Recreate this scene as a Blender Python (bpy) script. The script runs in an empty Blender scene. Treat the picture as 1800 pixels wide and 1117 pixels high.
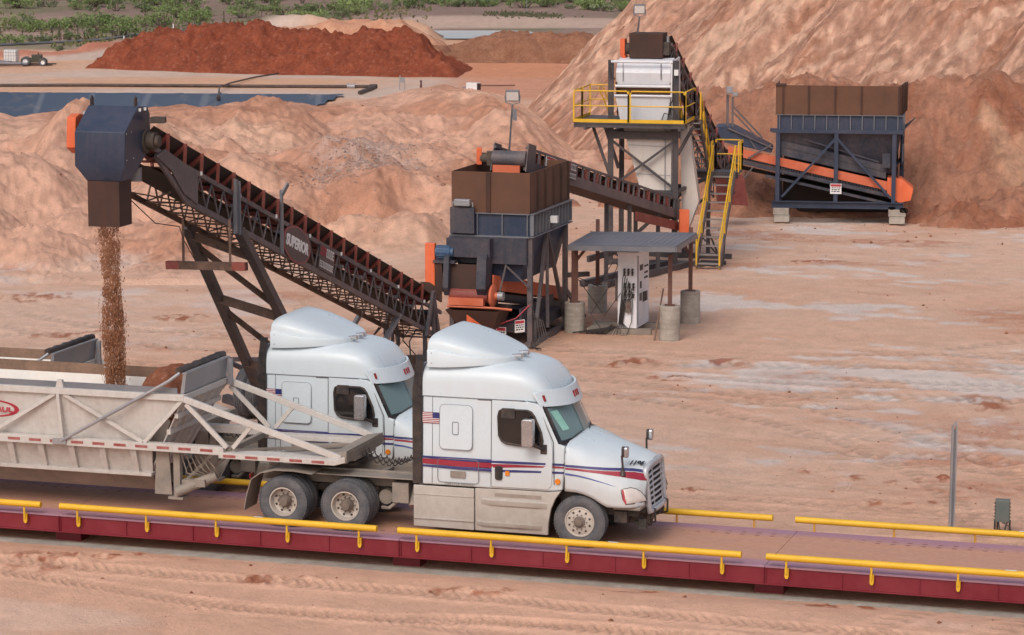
import bpy, math, random
import numpy as np
from mathutils import Vector, Matrix
rad = math.radians
random.seed(7)
SC = bpy.context.scene
COL = SC.collection

# ------------------------------------------------------------------ camera frame
FPX, CAMH = 5000.0, 13.2
PITCH = math.atan((558.5 + 205) / FPX)
_cp, _sp = math.cos(PITCH), math.sin(PITCH)
def at(px, py, Y):
    """world point seen at photo pixel (px,py) lying at distance Y"""
    x = (px - 900) / FPX; y = -(py - 558.5) / FPX
    k = Y / (_cp + y * _sp)
    return Vector((x * k, Y, CAMH + (-_sp + y * _cp) * k))
def gnd(px, py, z=0.0):
    x = (px - 900) / FPX; y = -(py - 558.5) / FPX
    k = (z - CAMH) / (-_sp + y * _cp)
    return Vector((x * k, (_cp + y * _sp) * k, z))

YAW = rad(17.4)
SO = Vector((-1.1075, 54.0785, 0))            # near deck edge of the weighbridge
SH = Vector((math.cos(YAW), -math.sin(YAW), 0)); SL = Vector((math.sin(YAW), math.cos(YAW), 0))
def lane(t, l, z=0): return SO + SH * t + SL * l + Vector((0, 0, z))

# ------------------------------------------------------------------ mesh builder
SPLIT = set('girder cross_brace extension_stiffener board_stiffener hanger_rod bumper_trim reflective_tape side_extender base_beam leg_brace diagonal_brace support_post base_frame splice_bolt red_marking warning_sticker lifting_lug knee_brace roof_beam skid_beam box_leg feeder_frame loading_skirt front_wall_rib bottom_bracing tail_skid base_skid hopper_wall screen_crossbar stair_support head_brace inner_rail_lining tail_frame_bar wiper skirt_clamp roof_seam gear_reducer rusty_side_board discharge_housing ladder_rail cable_loop axle_frame hood_bolt'.split())
class MB:
    def __init__(s): s.v = []; s.f = []; s.m = []; s.cur = 0; s.pc = []; s.np = 0; s.hold = False
    def add(s, vs, fs):
        b = len(s.v); s.v += [tuple(v) for v in vs]
        for f in fs: s.f.append([i + b for i in f]); s.m.append(s.cur); s.pc.append(s.np)
        if not s.hold: s.np += 1
        return s
    def hexa(s, p):   # 8 points: bottom ring 0-3, top ring 4-7
        return s.add(p, [(3,2,1,0),(4,5,6,7),(0,1,5,4),(1,2,6,5),(2,3,7,6),(3,0,4,7)])
    def box(s, c, d, R=None):
        c = Vector(c); hx, hy, hz = d[0]/2, d[1]/2, d[2]/2
        p = [Vector(q) for q in ((-hx,-hy,-hz),(hx,-hy,-hz),(hx,hy,-hz),(-hx,hy,-hz),(-hx,-hy,hz),(hx,-hy,hz),(hx,hy,hz),(-hx,hy,hz))]
        if R is not None: p = [R @ q for q in p]
        return s.hexa([c + q for q in p])
    def span(s, a, b): # axis aligned box from corner to corner
        return s.box([(a[i]+b[i])/2 for i in range(3)], [abs(b[i]-a[i]) for i in range(3)])
    def bar(s, p0, p1, w, h, up=(0,0,1)):
        p0, p1 = Vector(p0), Vector(p1); d = (p1-p0).normalized(); up = Vector(up)
        if abs(d.dot(up)) > .98: up = Vector((0,1,0)) if abs(d.y) < .9 else Vector((1,0,0))
        a = d.cross(up).normalized(); b = a.cross(d)
        q = lambda P, i, j: P + a*(w/2*i) + b*(h/2*j)
        return s.hexa([q(p0,-1,-1),q(p0,1,-1),q(p1,1,-1),q(p1,-1,-1),q(p0,-1,1),q(p0,1,1),q(p1,1,1),q(p1,-1,1)])
    def ibeam(s, p0, p1, w, h, t=.02, up=(0,0,1)):
        p0, p1 = Vector(p0), Vector(p1); d = (p1-p0).normalized(); up = Vector(up)
        if abs(d.dot(up)) > .98: up = Vector((0,1,0))
        a = d.cross(up).normalized(); b = a.cross(d); s.hold = True
        for k in (-1, 1): s.bar(p0+b*(k*(h/2-t/2)), p1+b*(k*(h/2-t/2)), w, t, up)
        s.bar(p0, p1, t, h-2*t, up); s.hold = False; s.np += 1; return s
    def ring(s, c, d, r, n, ph=0):
        d = Vector(d).normalized(); u = Vector((0,0,1)) if abs(d.z) < .9 else Vector((1,0,0))
        a = d.cross(u).normalized(); b = a.cross(d)
        return [Vector(c) + (a*math.cos(2*math.pi*i/n+ph) + b*math.sin(2*math.pi*i/n+ph))*r for i in range(n)]
    def tube(s, p0, p1, r, r2=None, n=12, cap=True):
        p0, p1 = Vector(p0), Vector(p1); r2 = r if r2 is None else r2
        A = s.ring(p0, p1-p0, r, n); B = s.ring(p1, p1-p0, r2, n)
        fs = [(i,(i+1)%n,n+(i+1)%n,n+i) for i in range(n)]
        if cap: fs += [tuple(range(n-1,-1,-1)), tuple(range(n,2*n))]
        return s.add(A+B, fs)
    def path(s, pts, r, n=8, closed=False):
        P = [Vector(p) for p in pts]; N = len(P); rings = []
        ref = None
        for i in range(N):
            d = (P[(i+1)%N]-P[i-1]) if closed else (P[min(i+1,N-1)]-P[max(i-1,0)])
            d.normalize()
            if ref is None: ref = Vector((0,0,1)) if abs(d.z) < .9 else Vector((1,0,0))
            a = d.cross(ref).normalized(); b = a.cross(d); ref = b
            rings.append([P[i] + (a*math.cos(2*math.pi*k/n)+b*math.sin(2*math.pi*k/n))*r for k in range(n)])
        return s.loft(rings, loop=closed)
    def loft(s, rings, caps=True, loop=False, close=True):
        n = len(rings[0]); vs = [p for R in rings for p in R]; fs = []; M = len(rings)
        for j in range(M if loop else M-1):
            a, b = j*n, ((j+1)%M)*n
            for i in range(n if close else n-1):
                k = (i+1) % n; fs.append((a+i, a+k, b+k, b+i))
        if caps and not loop and close: fs += [tuple(range(n-1,-1,-1)), tuple(range((M-1)*n, M*n))]
        return s.add(vs, fs)
    def prism(s, poly, vec):
        poly = [Vector(p) for p in poly]; vec = Vector(vec); n = len(poly)
        fs = [(i,(i+1)%n,n+(i+1)%n,n+i) for i in range(n)] + [tuple(range(n-1,-1,-1)), tuple(range(n,2*n))]
        return s.add(poly + [p+vec for p in poly], fs)
    def lathe(s, prof, c, axis, n=32, closed=False, caps=True):
        """prof: (radius, offset along axis)"""
        c = Vector(c); ax = Vector(axis).normalized()
        rings = [s.ring(c + ax*o, ax, max(r, 1e-4), n) for r, o in prof]
        return s.loft(rings, caps=caps and not closed, loop=closed)
    def sheet(s, fn, nu, nv):
        vs = [fn(i/(nu), j/(nv)) for j in range(nv+1) for i in range(nu+1)]
        fs = [(j*(nu+1)+i, j*(nu+1)+i+1, (j+1)*(nu+1)+i+1, (j+1)*(nu+1)+i) for j in range(nv) for i in range(nu)]
        return s.add(vs, fs)
    def blob(s, c, r, seed=0, n=10, m=6, sq=1.0):
        rnd = random.Random(seed); rings = []
        for j in range(1, m):
            th = math.pi*j/m
            rings.append([Vector(c)+Vector((math.sin(th)*math.cos(2*math.pi*i/n), math.sin(th)*math.sin(2*math.pi*i/n), math.cos(th)*sq))*r*rnd.uniform(.85,1.12) for i in range(n)])
        return s.loft(rings)
    def build(s, name, mats, parent=None, smooth=35, bevel=0, seg=2, world=False, fix=True):
        if name in SPLIT and s.np > 1:      # every primitive is a part of its own
            out = []
            for k in range(s.np):
                fi = [i for i, q in enumerate(s.pc) if q == k]
                if not fi: continue
                used = sorted({j for i in fi for j in s.f[i]}); re = {j: n for n, j in enumerate(used)}
                q = MB(); q.add([s.v[j] for j in used], [[re[j] for j in s.f[i]] for i in fi]); out.append(q.build(name, mats, parent, smooth, bevel, seg, world, fix))
            return out[0]
        me = bpy.data.meshes.new(name)
        vs = s.v
        if world and parent is not None:
            M = Matrix.Identity(4); q = parent
            while q is not None: M = Matrix.Translation(q.location) @ q.rotation_euler.to_matrix().to_4x4() @ M; q = q.parent
            M = M.inverted(); vs = [tuple(M @ Vector(v)) for v in vs]
        me.from_pydata(vs, [], s.f)
        if not isinstance(mats, (list, tuple)): mats = [mats]
        for m in mats: me.materials.append(m)
        me.polygons.foreach_set('material_index', s.m)
        if fix:
            import bmesh
            bm = bmesh.new(); bm.from_mesh(me); bmesh.ops.recalc_face_normals(bm, faces=bm.faces); bm.to_mesh(me); bm.free()
        if smooth:
            me.shade_smooth(); me.set_sharp_from_angle(angle=rad(smooth))
        me.update()
        o = bpy.data.objects.new(name, me); COL.objects.link(o)
        if parent is not None: o.parent = parent
        if bevel:
            b = o.modifiers.new('Bevel', 'BEVEL'); b.width = bevel; b.segments = seg; b.limit_method = 'ANGLE'; b.angle_limit = rad(40)
            b.harden_normals = True
        return o

def empty(name, loc, rotz=0):
    o = bpy.data.objects.new(name, None); COL.objects.link(o)
    o.location = loc; o.rotation_euler = (0, 0, rotz); o.empty_display_size = .3
    return o
def tag(o, label=None, cat=None, group=None, kind=None):
    if label: o['label'] = label
    if cat: o['category'] = cat
    if group: o['group'] = group
    if kind: o['kind'] = kind
    return o
def thing(name, label, cat, loc, rotz=0, group=None):
    return tag(empty(name, loc, rotz), label, cat, group)
def copy_tree(o, parent=None):
    c = o.copy(); COL.objects.link(c)
    if parent is not None: c.parent = parent
    for ch in [x for x in COL.objects if x.parent == o]: copy_tree(ch, c)
    return c
def text(name, body, mat, parent, M, size, depth=.004, bold=0, shear=0, align='CENTER', sx=1.0):
    cu = bpy.data.curves.new(name, 'FONT'); cu.body = body; cu.size = size; cu.extrude = depth
    cu.offset = bold; cu.shear = shear; cu.align_x = align; cu.align_y = 'CENTER'; cu.resolution_u = 3
    t = bpy.data.objects.new(name, cu)
    me = bpy.data.meshes.new_from_object(t); me.name = name
    bpy.data.objects.remove(t); bpy.data.curves.remove(cu)
    me.transform(M @ Matrix.Diagonal((sx, 1, 1, 1))); me.materials.clear(); me.materials.append(mat)
    o = bpy.data.objects.new(name, me); COL.objects.link(o); o.parent = parent
    return o
def frame_m(o, x, y):
    """4x4 with columns x, y, x cross y, origin o"""
    x = Vector(x).normalized(); y = Vector(y).normalized(); z = x.cross(y)
    return Matrix(((x.x,y.x,z.x,o[0]),(x.y,y.y,z.y,o[1]),(x.z,y.z,z.z,o[2]),(0,0,0,1)))

# ------------------------------------------------------------------ materials
def lin(r, g, b):
    f = lambda c: (c/255/12.92 if c/255 <= .04045 else ((c/255+.055)/1.055)**2.4)
    return (f(r), f(g), f(b), 1)
class N:
    def __init__(s, name):
        s.m = bpy.data.materials.new(name); s.m.use_nodes = True; s.t = s.m.node_tree
        s.p = s.t.nodes['Principled BSDF']
    def n(s, typ, **kw):
        x = s.t.nodes.new(typ)
        for k, v in kw.items():
            if isinstance(k, str) and hasattr(x, k): setattr(x, k, v)
        return x
    def l(s, a, b): s.t.links.new(a, b)
    def coord(s, kind='Object', scale=None):
        c = s.n('ShaderNodeTexCoord')
        if scale is None: return c.outputs[kind]
        mp = s.n('ShaderNodeMapping'); mp.inputs['Scale'].default_value = scale; s.l(c.outputs[kind], mp.inputs[0]); return mp.outputs[0]
    def noise(s, vec, scale, detail=4, rough=.6, dist=0):
        x = s.n('ShaderNodeTexNoise'); x.inputs['Scale'].default_value = scale; x.inputs['Detail'].default_value = detail
        x.inputs['Roughness'].default_value = rough; x.inputs['Distortion'].default_value = dist; s.l(vec, x.inputs['Vector']); return x.outputs['Fac']
    def ramp(s, fac, a, b, c0=(0,0,0,1), c1=(1,1,1,1)):
        x = s.n('ShaderNodeValToRGB'); e = x.color_ramp.elements; e[0].position = a; e[1].position = b; e[0].color = c0; e[1].color = c1
        s.l(fac, x.inputs[0]); return x.outputs[0]
    def mix(s, fac, a, b, typ='MIX'):
        x = s.n('ShaderNodeMix', data_type='RGBA', blend_type=typ)
        for sock, val in ((x.inputs[0], fac), (x.inputs[6], a), (x.inputs[7], b)):
            if hasattr(val, 'links'): s.l(val, sock)
            else: sock.default_value = val
        return x.outputs[2]
    def math(s, op, a, b=None, clamp=False):
        x = s.n('ShaderNodeMath', operation=op); x.use_clamp = clamp
        for i, val in enumerate((a, b)):
            if val is None: continue
            if hasattr(val, 'links'): s.l(val, x.inputs[i])
            else: x.inputs[i].default_value = val
        return x.outputs[0]
    def bump(s, h, st=.3, dist=.02):
        x = s.n('ShaderNodeBump'); x.inputs['Strength'].default_value = st; x.inputs['Distance'].default_value = dist
        s.l(h, x.inputs['Height']); s.l(x.outputs[0], s.p.inputs['Normal'])
    def sep(s, v):
        x = s.n('ShaderNodeSeparateXYZ'); s.l(v, x.inputs[0]); return x.outputs
DUST = lin(196, 156, 134)
def mat(name, col, rough=.5, metal=0, dust=.15, dcol=DUST, scale=1.2, var=.12, bump=.1, low=None, spec=.5, streak=0, up=0):
    """painted / steel surface: colour drift, patchy dust, optional heavier dirt low down"""
    g = N(name); c = g.coord()
    f1 = g.noise(c, scale, 6, .65); f2 = g.noise(c, scale*9, 4, .6)
    dk = tuple(x*(1-var) for x in col[:3]) + (1,); lt = tuple(min(1, x*(1+var)) for x in col[:3]) + (1,)
    base = g.mix(g.ramp(f1, .3, .7), dk, lt)
    m = g.math('ADD', g.math('MULTIPLY', f1, .65), g.math('MULTIPLY', f2, .35))
    msk = g.math('MULTIPLY', g.ramp(m, .38, .68), dust)
    if streak:
        cs = g.coord(scale=(1, 1, .06)); st = g.ramp(g.noise(cs, 7, 4, .6), .5, .8)
        msk = g.math('ADD', msk, g.math('MULTIPLY', st, streak))
    if low:
        z = g.sep(c)[2]; mr = g.n('ShaderNodeMapRange'); mr.inputs[1].default_value = low[0]; mr.inputs[2].default_value = low[1]
        mr.inputs[3].default_value = 0; mr.inputs[4].default_value = low[2]; g.l(z, mr.inputs[0])
        msk = g.math('ADD', msk, g.math('MULTIPLY', mr.outputs[0], g.math('ADD', g.math('MULTIPLY', f1, .8), .55)))
    if up:
        nz = g.sep(g.n('ShaderNodeNewGeometry').outputs['Normal'])[2]
        msk = g.math('ADD', msk, g.math('MULTIPLY', g.ramp(nz, .4, .95), g.math('MULTIPLY', g.ramp(m, .3, .6), up)))
    msk = g.math('MINIMUM', msk, .95)
    g.l(g.mix(msk, base, dcol), g.p.inputs['Base Color'])
    g.l(g.math('ADD', g.math('MULTIPLY', msk, .5), rough, True), g.p.inputs['Roughness'])
    g.p.inputs['Metallic'].default_value = metal; g.p.inputs['Specular IOR Level'].default_value = spec
    if bump: g.bump(f2, bump, .01)
    return g.m

M = {}
M['navy'] = mat('navy_steel_paint', lin(44, 58, 80), .45, 0, .06, scale=.9, var=.10, streak=.04, spec=.4)
M['navy2'] = mat('dark_navy_paint', lin(40, 50, 66), .5, 0, .14, scale=.9, streak=.08)
M['truss'] = mat('charcoal_truss_paint', lin(74, 74, 82), .5, 0, .25, scale=1.1)
M['trussb'] = mat('dusty_brown_truss', lin(70, 52, 44), .65, 0, .3, scale=1.5)
M['rust'] = mat('rusty_plate', lin(98, 68, 53), .8, 0, .14, lin(128, 78, 48), scale=.8, var=.25, streak=.18)
M['rustd'] = mat('dark_rusty_plate', lin(66, 46, 40), .8, 0, .12, lin(120, 68, 40), scale=.8, var=.25, streak=.15)
M['column'] = mat('dark_column_paint', lin(58, 58, 64), .5, 0, .15)
M['orange'] = mat('orange_guard_paint', lin(224, 100, 52), .5, 0, .2, scale=1.2, streak=.1)
M['oranged'] = mat('dusty_orange_paint', lin(205, 98, 62), .55, 0, .28, scale=1.6)
M['idler'] = mat('red_idler_paint', lin(126, 52, 46), .6, 0, .2)
M['belt'] = mat('black_rubber_belt', lin(32, 30, 31), .75, 0, .22, lin(120, 84, 66))
M['yellow'] = mat('safety_yellow_paint', lin(226, 178, 36), .48, 0, .16, lin(200, 150, 90), scale=2, streak=.05)
M['yellowd'] = mat('shaded_dirty_yellow', lin(205, 150, 50), .5, 0, .25, scale=2)  # darker, dirtier copy of the yellow, shade mixed into the colour
M['maroon'] = mat('maroon_beam_paint', lin(120, 23, 40), .45, 0, .16, lin(150, 90, 90), scale=1.0, streak=.05)
M['white'] = mat('white_truck_paint', lin(208, 219, 226), .26, 0, .22, lin(182, 174, 168), scale=.55, var=.02, bump=0, low=(1.9, .6, .7), streak=.06)
M['skirt'] = mat('dusty_side_fairing', lin(192, 187, 181), .4, 0, .55, lin(158, 146, 136), scale=.9, var=.05, bump=.03, low=(1.1, .2, .5), streak=.1)
M['trailer'] = mat('dusty_white_trailer', lin(206, 201, 196), .5, 0, .6, lin(166, 153, 145), scale=1.0, var=.05, streak=.25, low=(1.7, .6, .35))
M['trailin'] = mat('scoured_hopper_lining', lin(225, 222, 216), .55, 0, .3, lin(205, 170, 140), scale=.8, streak=.1)
M['galv'] = mat('grey_galvanised', lin(150, 152, 158), .4, .3, .2, scale=2)
M['grey'] = mat('grey_paint', lin(112, 116, 124), .45, .1, .15)
M['roofgrey'] = mat('blue_grey_sheet', lin(104, 110, 122), .45, .2, .2, scale=.8)
M['chrome'] = mat('dull_chrome', lin(188, 190, 194), .22, .75, .2, scale=3, bump=0)
M['grilleg'] = mat('light_grey_grille', lin(190, 193, 199), .32, .25, .15, lin(160, 150, 142), scale=3, bump=0)
M['black'] = mat('black_plastic', lin(34, 34, 37), .45, 0, .15)
M['blackd'] = mat('grimy_black_steel', lin(52, 48, 46), .7, 0, .45, lin(140, 116, 100), scale=3, bump=.3)
M['tyre'] = mat('dusty_tyre_rubber', lin(78, 80, 86), .85, 0, .65, lin(126, 120, 118), scale=4, bump=.2)
M['rim'] = mat('dusty_rim', lin(196, 188, 180), .45, .2, .5, lin(172, 154, 140), scale=4)
M['hub'] = mat('grimy_hub', lin(110, 100, 94), .6, .2, .5, lin(150, 130, 116), scale=6)
M['frame'] = mat('dusty_chassis', lin(132, 124, 116), .6, 0, .6, lin(172, 154, 140), scale=2.5, bump=.2)
def tinted(name, col, clear):
    g = N(name); t = g.t; out = t.nodes['Material Output']; tr = g.n('ShaderNodeBsdfTransparent'); tr.inputs[0].default_value = col
    g.p.inputs['Base Color'].default_value = tuple(x*.8 for x in col[:3])+(1,); g.p.inputs['Roughness'].default_value = .05  # paler base colour puts some of the reflection into the glass
    fr = g.n('ShaderNodeFresnel'); fr.inputs[0].default_value = 1.6
    mx = g.n('ShaderNodeMixShader'); g.l(g.math('ADD', g.math('MULTIPLY', fr.outputs[0], 1.2), 1-clear, True), mx.inputs[0]); g.l(tr.outputs[0], mx.inputs[1]); g.l(g.p.outputs[0], mx.inputs[2]); g.l(mx.outputs[0], out.inputs[0]); return g.m
M['wsglass'] = tinted('teal_windshield_glass', lin(170, 200, 202), .55)
M['seat'] = mat('grey_cab_interior', lin(70, 70, 74), .7, 0, .05)
M['glass'] = mat('dark_cab_glass', lin(22, 24, 27), .06, 0, .03, scale=2, bump=0, spec=.8)
M['screen'] = mat('teal_tinted_windshield', lin(74, 96, 100), .07, 0, .05, lin(150,150,150), scale=1.2, var=.25, bump=0, spec=.8)
M['paper'] = mat('mint_window_sticker', lin(150, 205, 190), .5, 0, .1, lin(220,225,215), scale=6, var=.2, bump=0)
M['tail'] = mat('amber_marker_lens', lin(228, 130, 30), .25, 0, .05, bump=0)
M['redlens'] = mat('dark_red_marker_lens', lin(140, 30, 30), .25, 0, .05, bump=0)
M['lens'] = mat('clear_lamp_lens', lin(214, 205, 200), .15, 0, .12, scale=5, bump=0)
M['blue'] = mat('blue_stripe_vinyl', lin(46, 52, 112), .35, 0, .08, bump=0, low=(1.4, .6, .3))
M['lblue'] = mat('light_blue_stripe_vinyl', lin(70, 86, 150), .35, 0, .1, bump=0)
M['red'] = mat('red_stripe_vinyl', lin(150, 36, 58), .35, 0, .08, bump=0)
M['wvinyl'] = mat('white_vinyl', lin(232, 232, 232), .35, 0, .06, bump=0)
M['tape'] = mat('red_reflective_tape', lin(150, 62, 62), .4, 0, .4, lin(184, 160, 150), scale=5, bump=0)
M['motor'] = mat('blue_motor_paint', lin(38, 80, 116), .45, 0, .15, scale=3)
M['plant'] = mat('white_plant_panel', lin(218, 220, 226), .45, 0, .2, scale=1.5, streak=.15)
M['chute'] = mat('worn_white_chute', lin(214, 206, 200), .5, 0, .4, lin(186, 162, 146), scale=1.1, streak=.3)
M['tread'] = mat('galvanised_stair_tread', lin(140, 136, 136), .5, .3, .3)
M['cab'] = mat('white_cabinet_paint', lin(236, 237, 244), .4, 0, .04, lin(215, 180, 170), scale=1.2, low=(.5, 0, .2))
M['post'] = mat('brown_post_paint', lin(98, 62, 54), .6, 0, .15)
M['cable'] = mat('black_cable', lin(38, 38, 40), .6, 0, .1)
M['ink'] = mat('black_lettering', lin(40, 42, 50), .5, 0, .02, bump=0)
M['inkred'] = mat('red_lettering', lin(172, 44, 62), .5, 0, .05, bump=0)
M['sign'] = mat('white_sign_plate', lin(224, 224, 224), .45, 0, .1)
M['jbox'] = mat('grey_green_box', lin(88, 100, 98), .5, 0, .15)
M['signd'] = mat('dark_sign_plate', lin(62, 56, 62), .45, 0, .1)
M['pipe'] = mat('black_hdpe_pipe', lin(44, 34, 34), .5, 0, .2)
M['wood'] = mat('weathered_post', lin(78, 68, 62), .8, 0, .1)
M['vest'] = mat('hi_vis_vest', lin(130, 200, 40), .6, 0, .05)
M['lumber'] = mat('dusty_timber', lin(120, 96, 80), .8, 0, .4)

def concrete():
    g = N('concrete'); c = g.coord()
    f = g.noise(c, 3, 6, .7); f2 = g.noise(c, 30, 3, .6)
    z = g.coord(scale=(.3, .3, 9)); st = g.noise(z, 1.0, 2, .5)
    b = g.mix(g.ramp(f, .3, .7), lin(146, 136, 126), lin(186, 178, 168)); b = g.mix(g.math('MULTIPLY', g.ramp(st, .45, .62), .35), b, lin(132, 122, 114))
    g.l(b, g.p.inputs['Base Color']); g.p.inputs['Roughness'].default_value = .9; g.bump(f2, .4, .01); return g.m
M['concrete'] = concrete()

# ------------------------------------------------------------------ light, world, camera
w = bpy.data.worlds.new('World'); SC.world = w; w.use_nodes = True
nt = w.node_tree; bg = nt.nodes['Background']
sky = nt.nodes.new('ShaderNodeTexSky'); sky.sky_type = 'NISHITA'; sky.sun_disc = False
SUN_EL, SUN_AZ = rad(46), rad(200)      # azimuth from +Y towards +X
sky.sun_elevation = SUN_EL; sky.sun_rotation = SUN_AZ; sky.air_density = 1.0; sky.dust_density = 5; sky.ozone_density = 1.0
hs = nt.nodes.new('ShaderNodeHueSaturation'); hs.inputs['Saturation'].default_value = .75
nt.links.new(sky.outputs[0], hs.inputs['Color']); nt.links.new(hs.outputs[0], bg.inputs[0]); bg.inputs[1].default_value = .15
sd = bpy.data.lights.new('sun', 'SUN'); sd.energy = .8; sd.angle = rad(32); sd.color = (1, .965, .92)
so = bpy.data.objects.new('sun', sd); COL.objects.link(so)
sdir = Vector((math.cos(SUN_EL)*math.sin(SUN_AZ), math.cos(SUN_EL)*math.cos(SUN_AZ), math.sin(SUN_EL)))
so.rotation_euler = sdir.to_track_quat('Z', 'Y').to_euler(); so.location = sdir*100
cd = bpy.data.cameras.new('camera'); cd.lens = 36*FPX/1800; cd.sensor_width = 36; cd.clip_end = 5000; cd.clip_start = 1
co = bpy.data.objects.new('camera', cd); COL.objects.link(co); co.location = (0, 0, CAMH); co.rotation_euler = (rad(90)-PITCH, 0, 0)
SC.camera = co
SC.view_settings.view_transform = 'Standard'; SC.view_settings.look = 'None'; SC.view_settings.gamma = 1; SC.view_settings.exposure = -0.13
# ------------------------------------------------------------------ numpy noise
def _hash(ix, iy, seed):
    n = (ix.astype(np.int64)*374761393 + iy.astype(np.int64)*668265263 + seed*1274126177) & 0xffffffff
    n = ((n ^ (n >> 13)) * 1274126177) & 0xffffffff
    return ((n ^ (n >> 16)) & 0xffff) / 65535.0
def vnoise(x, y, seed=0):
    x = np.asarray(x, float); y = np.asarray(y, float)
    ix = np.floor(x); iy = np.floor(y); fx = x-ix; fy = y-iy
    fx = fx*fx*fx*(fx*(fx*6-15)+10); fy = fy*fy*fy*(fy*(fy*6-15)+10)
    a = _hash(ix, iy, seed); b = _hash(ix+1, iy, seed); c = _hash(ix, iy+1, seed); d = _hash(ix+1, iy+1, seed)
    return (a*(1-fx)+b*fx)*(1-fy) + (c*(1-fx)+d*fx)*fy
def fbm(x, y, oc=5, seed=0, g=.5):
    t = 0; a = 1; s = 0
    for i in range(oc):
        t = t + a*(vnoise(x, y, seed+i*17)-.5); s += a; a *= g; x = x*2.03+11.3; y = y*2.03+5.7
    return t/s*2
def ridged(x, y, oc=4, seed=0):
    t = 0; a = 1; s = 0
    for i in range(oc):
        t = t + a*(1-abs(2*vnoise(x, y, seed+i*13)-1)); s += a; a *= .5; x = x*2.1+3.1; y = y*2.1+7.7
    return t/s
sstep = lambda a, b, x: (lambda t: t*t*(3-2*t))(np.clip((x-a)/(b-a), 0, 1))

# ------------------------------------------------------------------ ground heights
CX = np.array([-60, -40, -24, -20, -16, -13, -10, -7.5, -5, -2.5, 0, 2, 4, 8])       # crest of the rough mounds, by bearing
def px_of(x, y): return 900 + FPX*x/np.maximum(y, 1)
_hr = random.Random(17)
HEAPS = []
for _i in range(75):
    _px = _hr.uniform(-250, 900); _y = _hr.uniform(97, 140); _q = _hr.uniform(1.4, 4.2); HEAPS.append(((_px-900)/FPX*_y, _y, _q, _q*_hr.uniform(.32, .5)))
def mound(x, y):
    x = np.asarray(x, float); y = np.asarray(y, float); out = np.zeros(x.shape); k = (y > 94) & (y < 162)
    if k.any(): out[k] = _mound(x[k], y[k])
    return out
def _mound(x, y):
    px = px_of(x, y)
    yc = np.interp(px, [-900, 0, 300, 550, 700, 820, 900, 1000], [126, 128, 133, 143, 148, 150, 146, 142])
    crest_y = np.interp(px, [-900, 0, 25, 80, 130, 175, 250, 325, 376, 450, 550, 640, 700, 775, 830, 870, 905, 960, 1010],
                        [200, 197, 205, 201, 196, 190, 190, 180, 183, 177, 176, 170, 164, 150, 152, 160, 172, 215, 270])
    zc = 13.2 - (crest_y+205)/5000*yc
    foot = np.interp(px, [0, 450, 750, 900, 1000], [90, 92, 99, 108, 120])
    f = np.clip((y-foot)/(yc-foot), 0, 1.0)
    front = f**1.25*(.85+.15*f)
    back = np.clip(1-(y-yc)/7.0, 0, 1)
    m = np.where(y < yc, front, sstep(0, 1, back))
    m = m*(1-sstep(940, 1080, px))
    amp = sstep(0.0, .10, m)
    wx = fbm(x*.13, y*.13, 3, 5)*3
    bumps = (ridged((x+wx)*.13, y*.085, 2, 21)-.6)*1.7 + (ridged((x+wx*.5)*.42, y*.3, 4, 23)-.6)*.32 + fbm(x*.5, y*.42, 4, 9)*.3 + fbm(x*1.9, y*1.6, 5, 12, .62)*.11 + fbm(x*5, y*4, 3, 13)*.10
    hp = np.zeros_like(x)
    for hx, hy, hr, hh in HEAPS:
        sel = (abs(x-hx) < hr*1.3) & (abs(y-hy) < hr*1.3)
        if not sel.any(): continue
        xx, yy = x[sel], y[sel]; d = np.hypot(xx-hx, (yy-hy)*.9)*(1+.25*fbm(xx*.5+hx, yy*.5, 2, 91))
        hp[sel] = np.maximum(hp[sel], np.clip(hh*(1-d/hr), 0, hh*.86))
    bumps = bumps + hp
    gul = (ridged((x*.8+y*.35)*.35, (y*.25-x*.1)*.35, 3, 44)-.6)*.9*sstep(520, 700, px)
    bumps = bumps + gul
    fade = np.where(y < yc, 1, back)*(1-.75*np.exp(-((y-yc)/5.0)**2))
    return np.maximum(m*zc + amp*bumps*fade, -.02*amp)
def pond(x, y):
    dx = -10.8 + (y-178)*.1 - x
    far = 181.0 + (x+40)*(-.09) - y
    near = y - 150
    d = np.minimum(np.minimum(dx*.5, far*.5), near*.5)
    return -np.clip(d, 0, 3.6)
ARCS = [(14, 95, 22, .36, 301), (16, 92, 19, .4, 311), (-6, 60, 17, .34, 321), (30, 88, 30, .4, 331), (6, 108, 30, .38, 341), (22, 70, 13, .36, 351), (-16, 108, 26, .4, 361), (4, 40, 27, .4, 371), (12, 120, 44, .4, 381), (-30, 80, 26, .4, 391)]
def tracks(x, y):
    x = np.asarray(x, float); out = np.zeros(x.shape); k = np.asarray(y) < 125
    if k.any(): out[k] = _tracks(x[k], np.asarray(y, float)[k])
    return out
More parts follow.
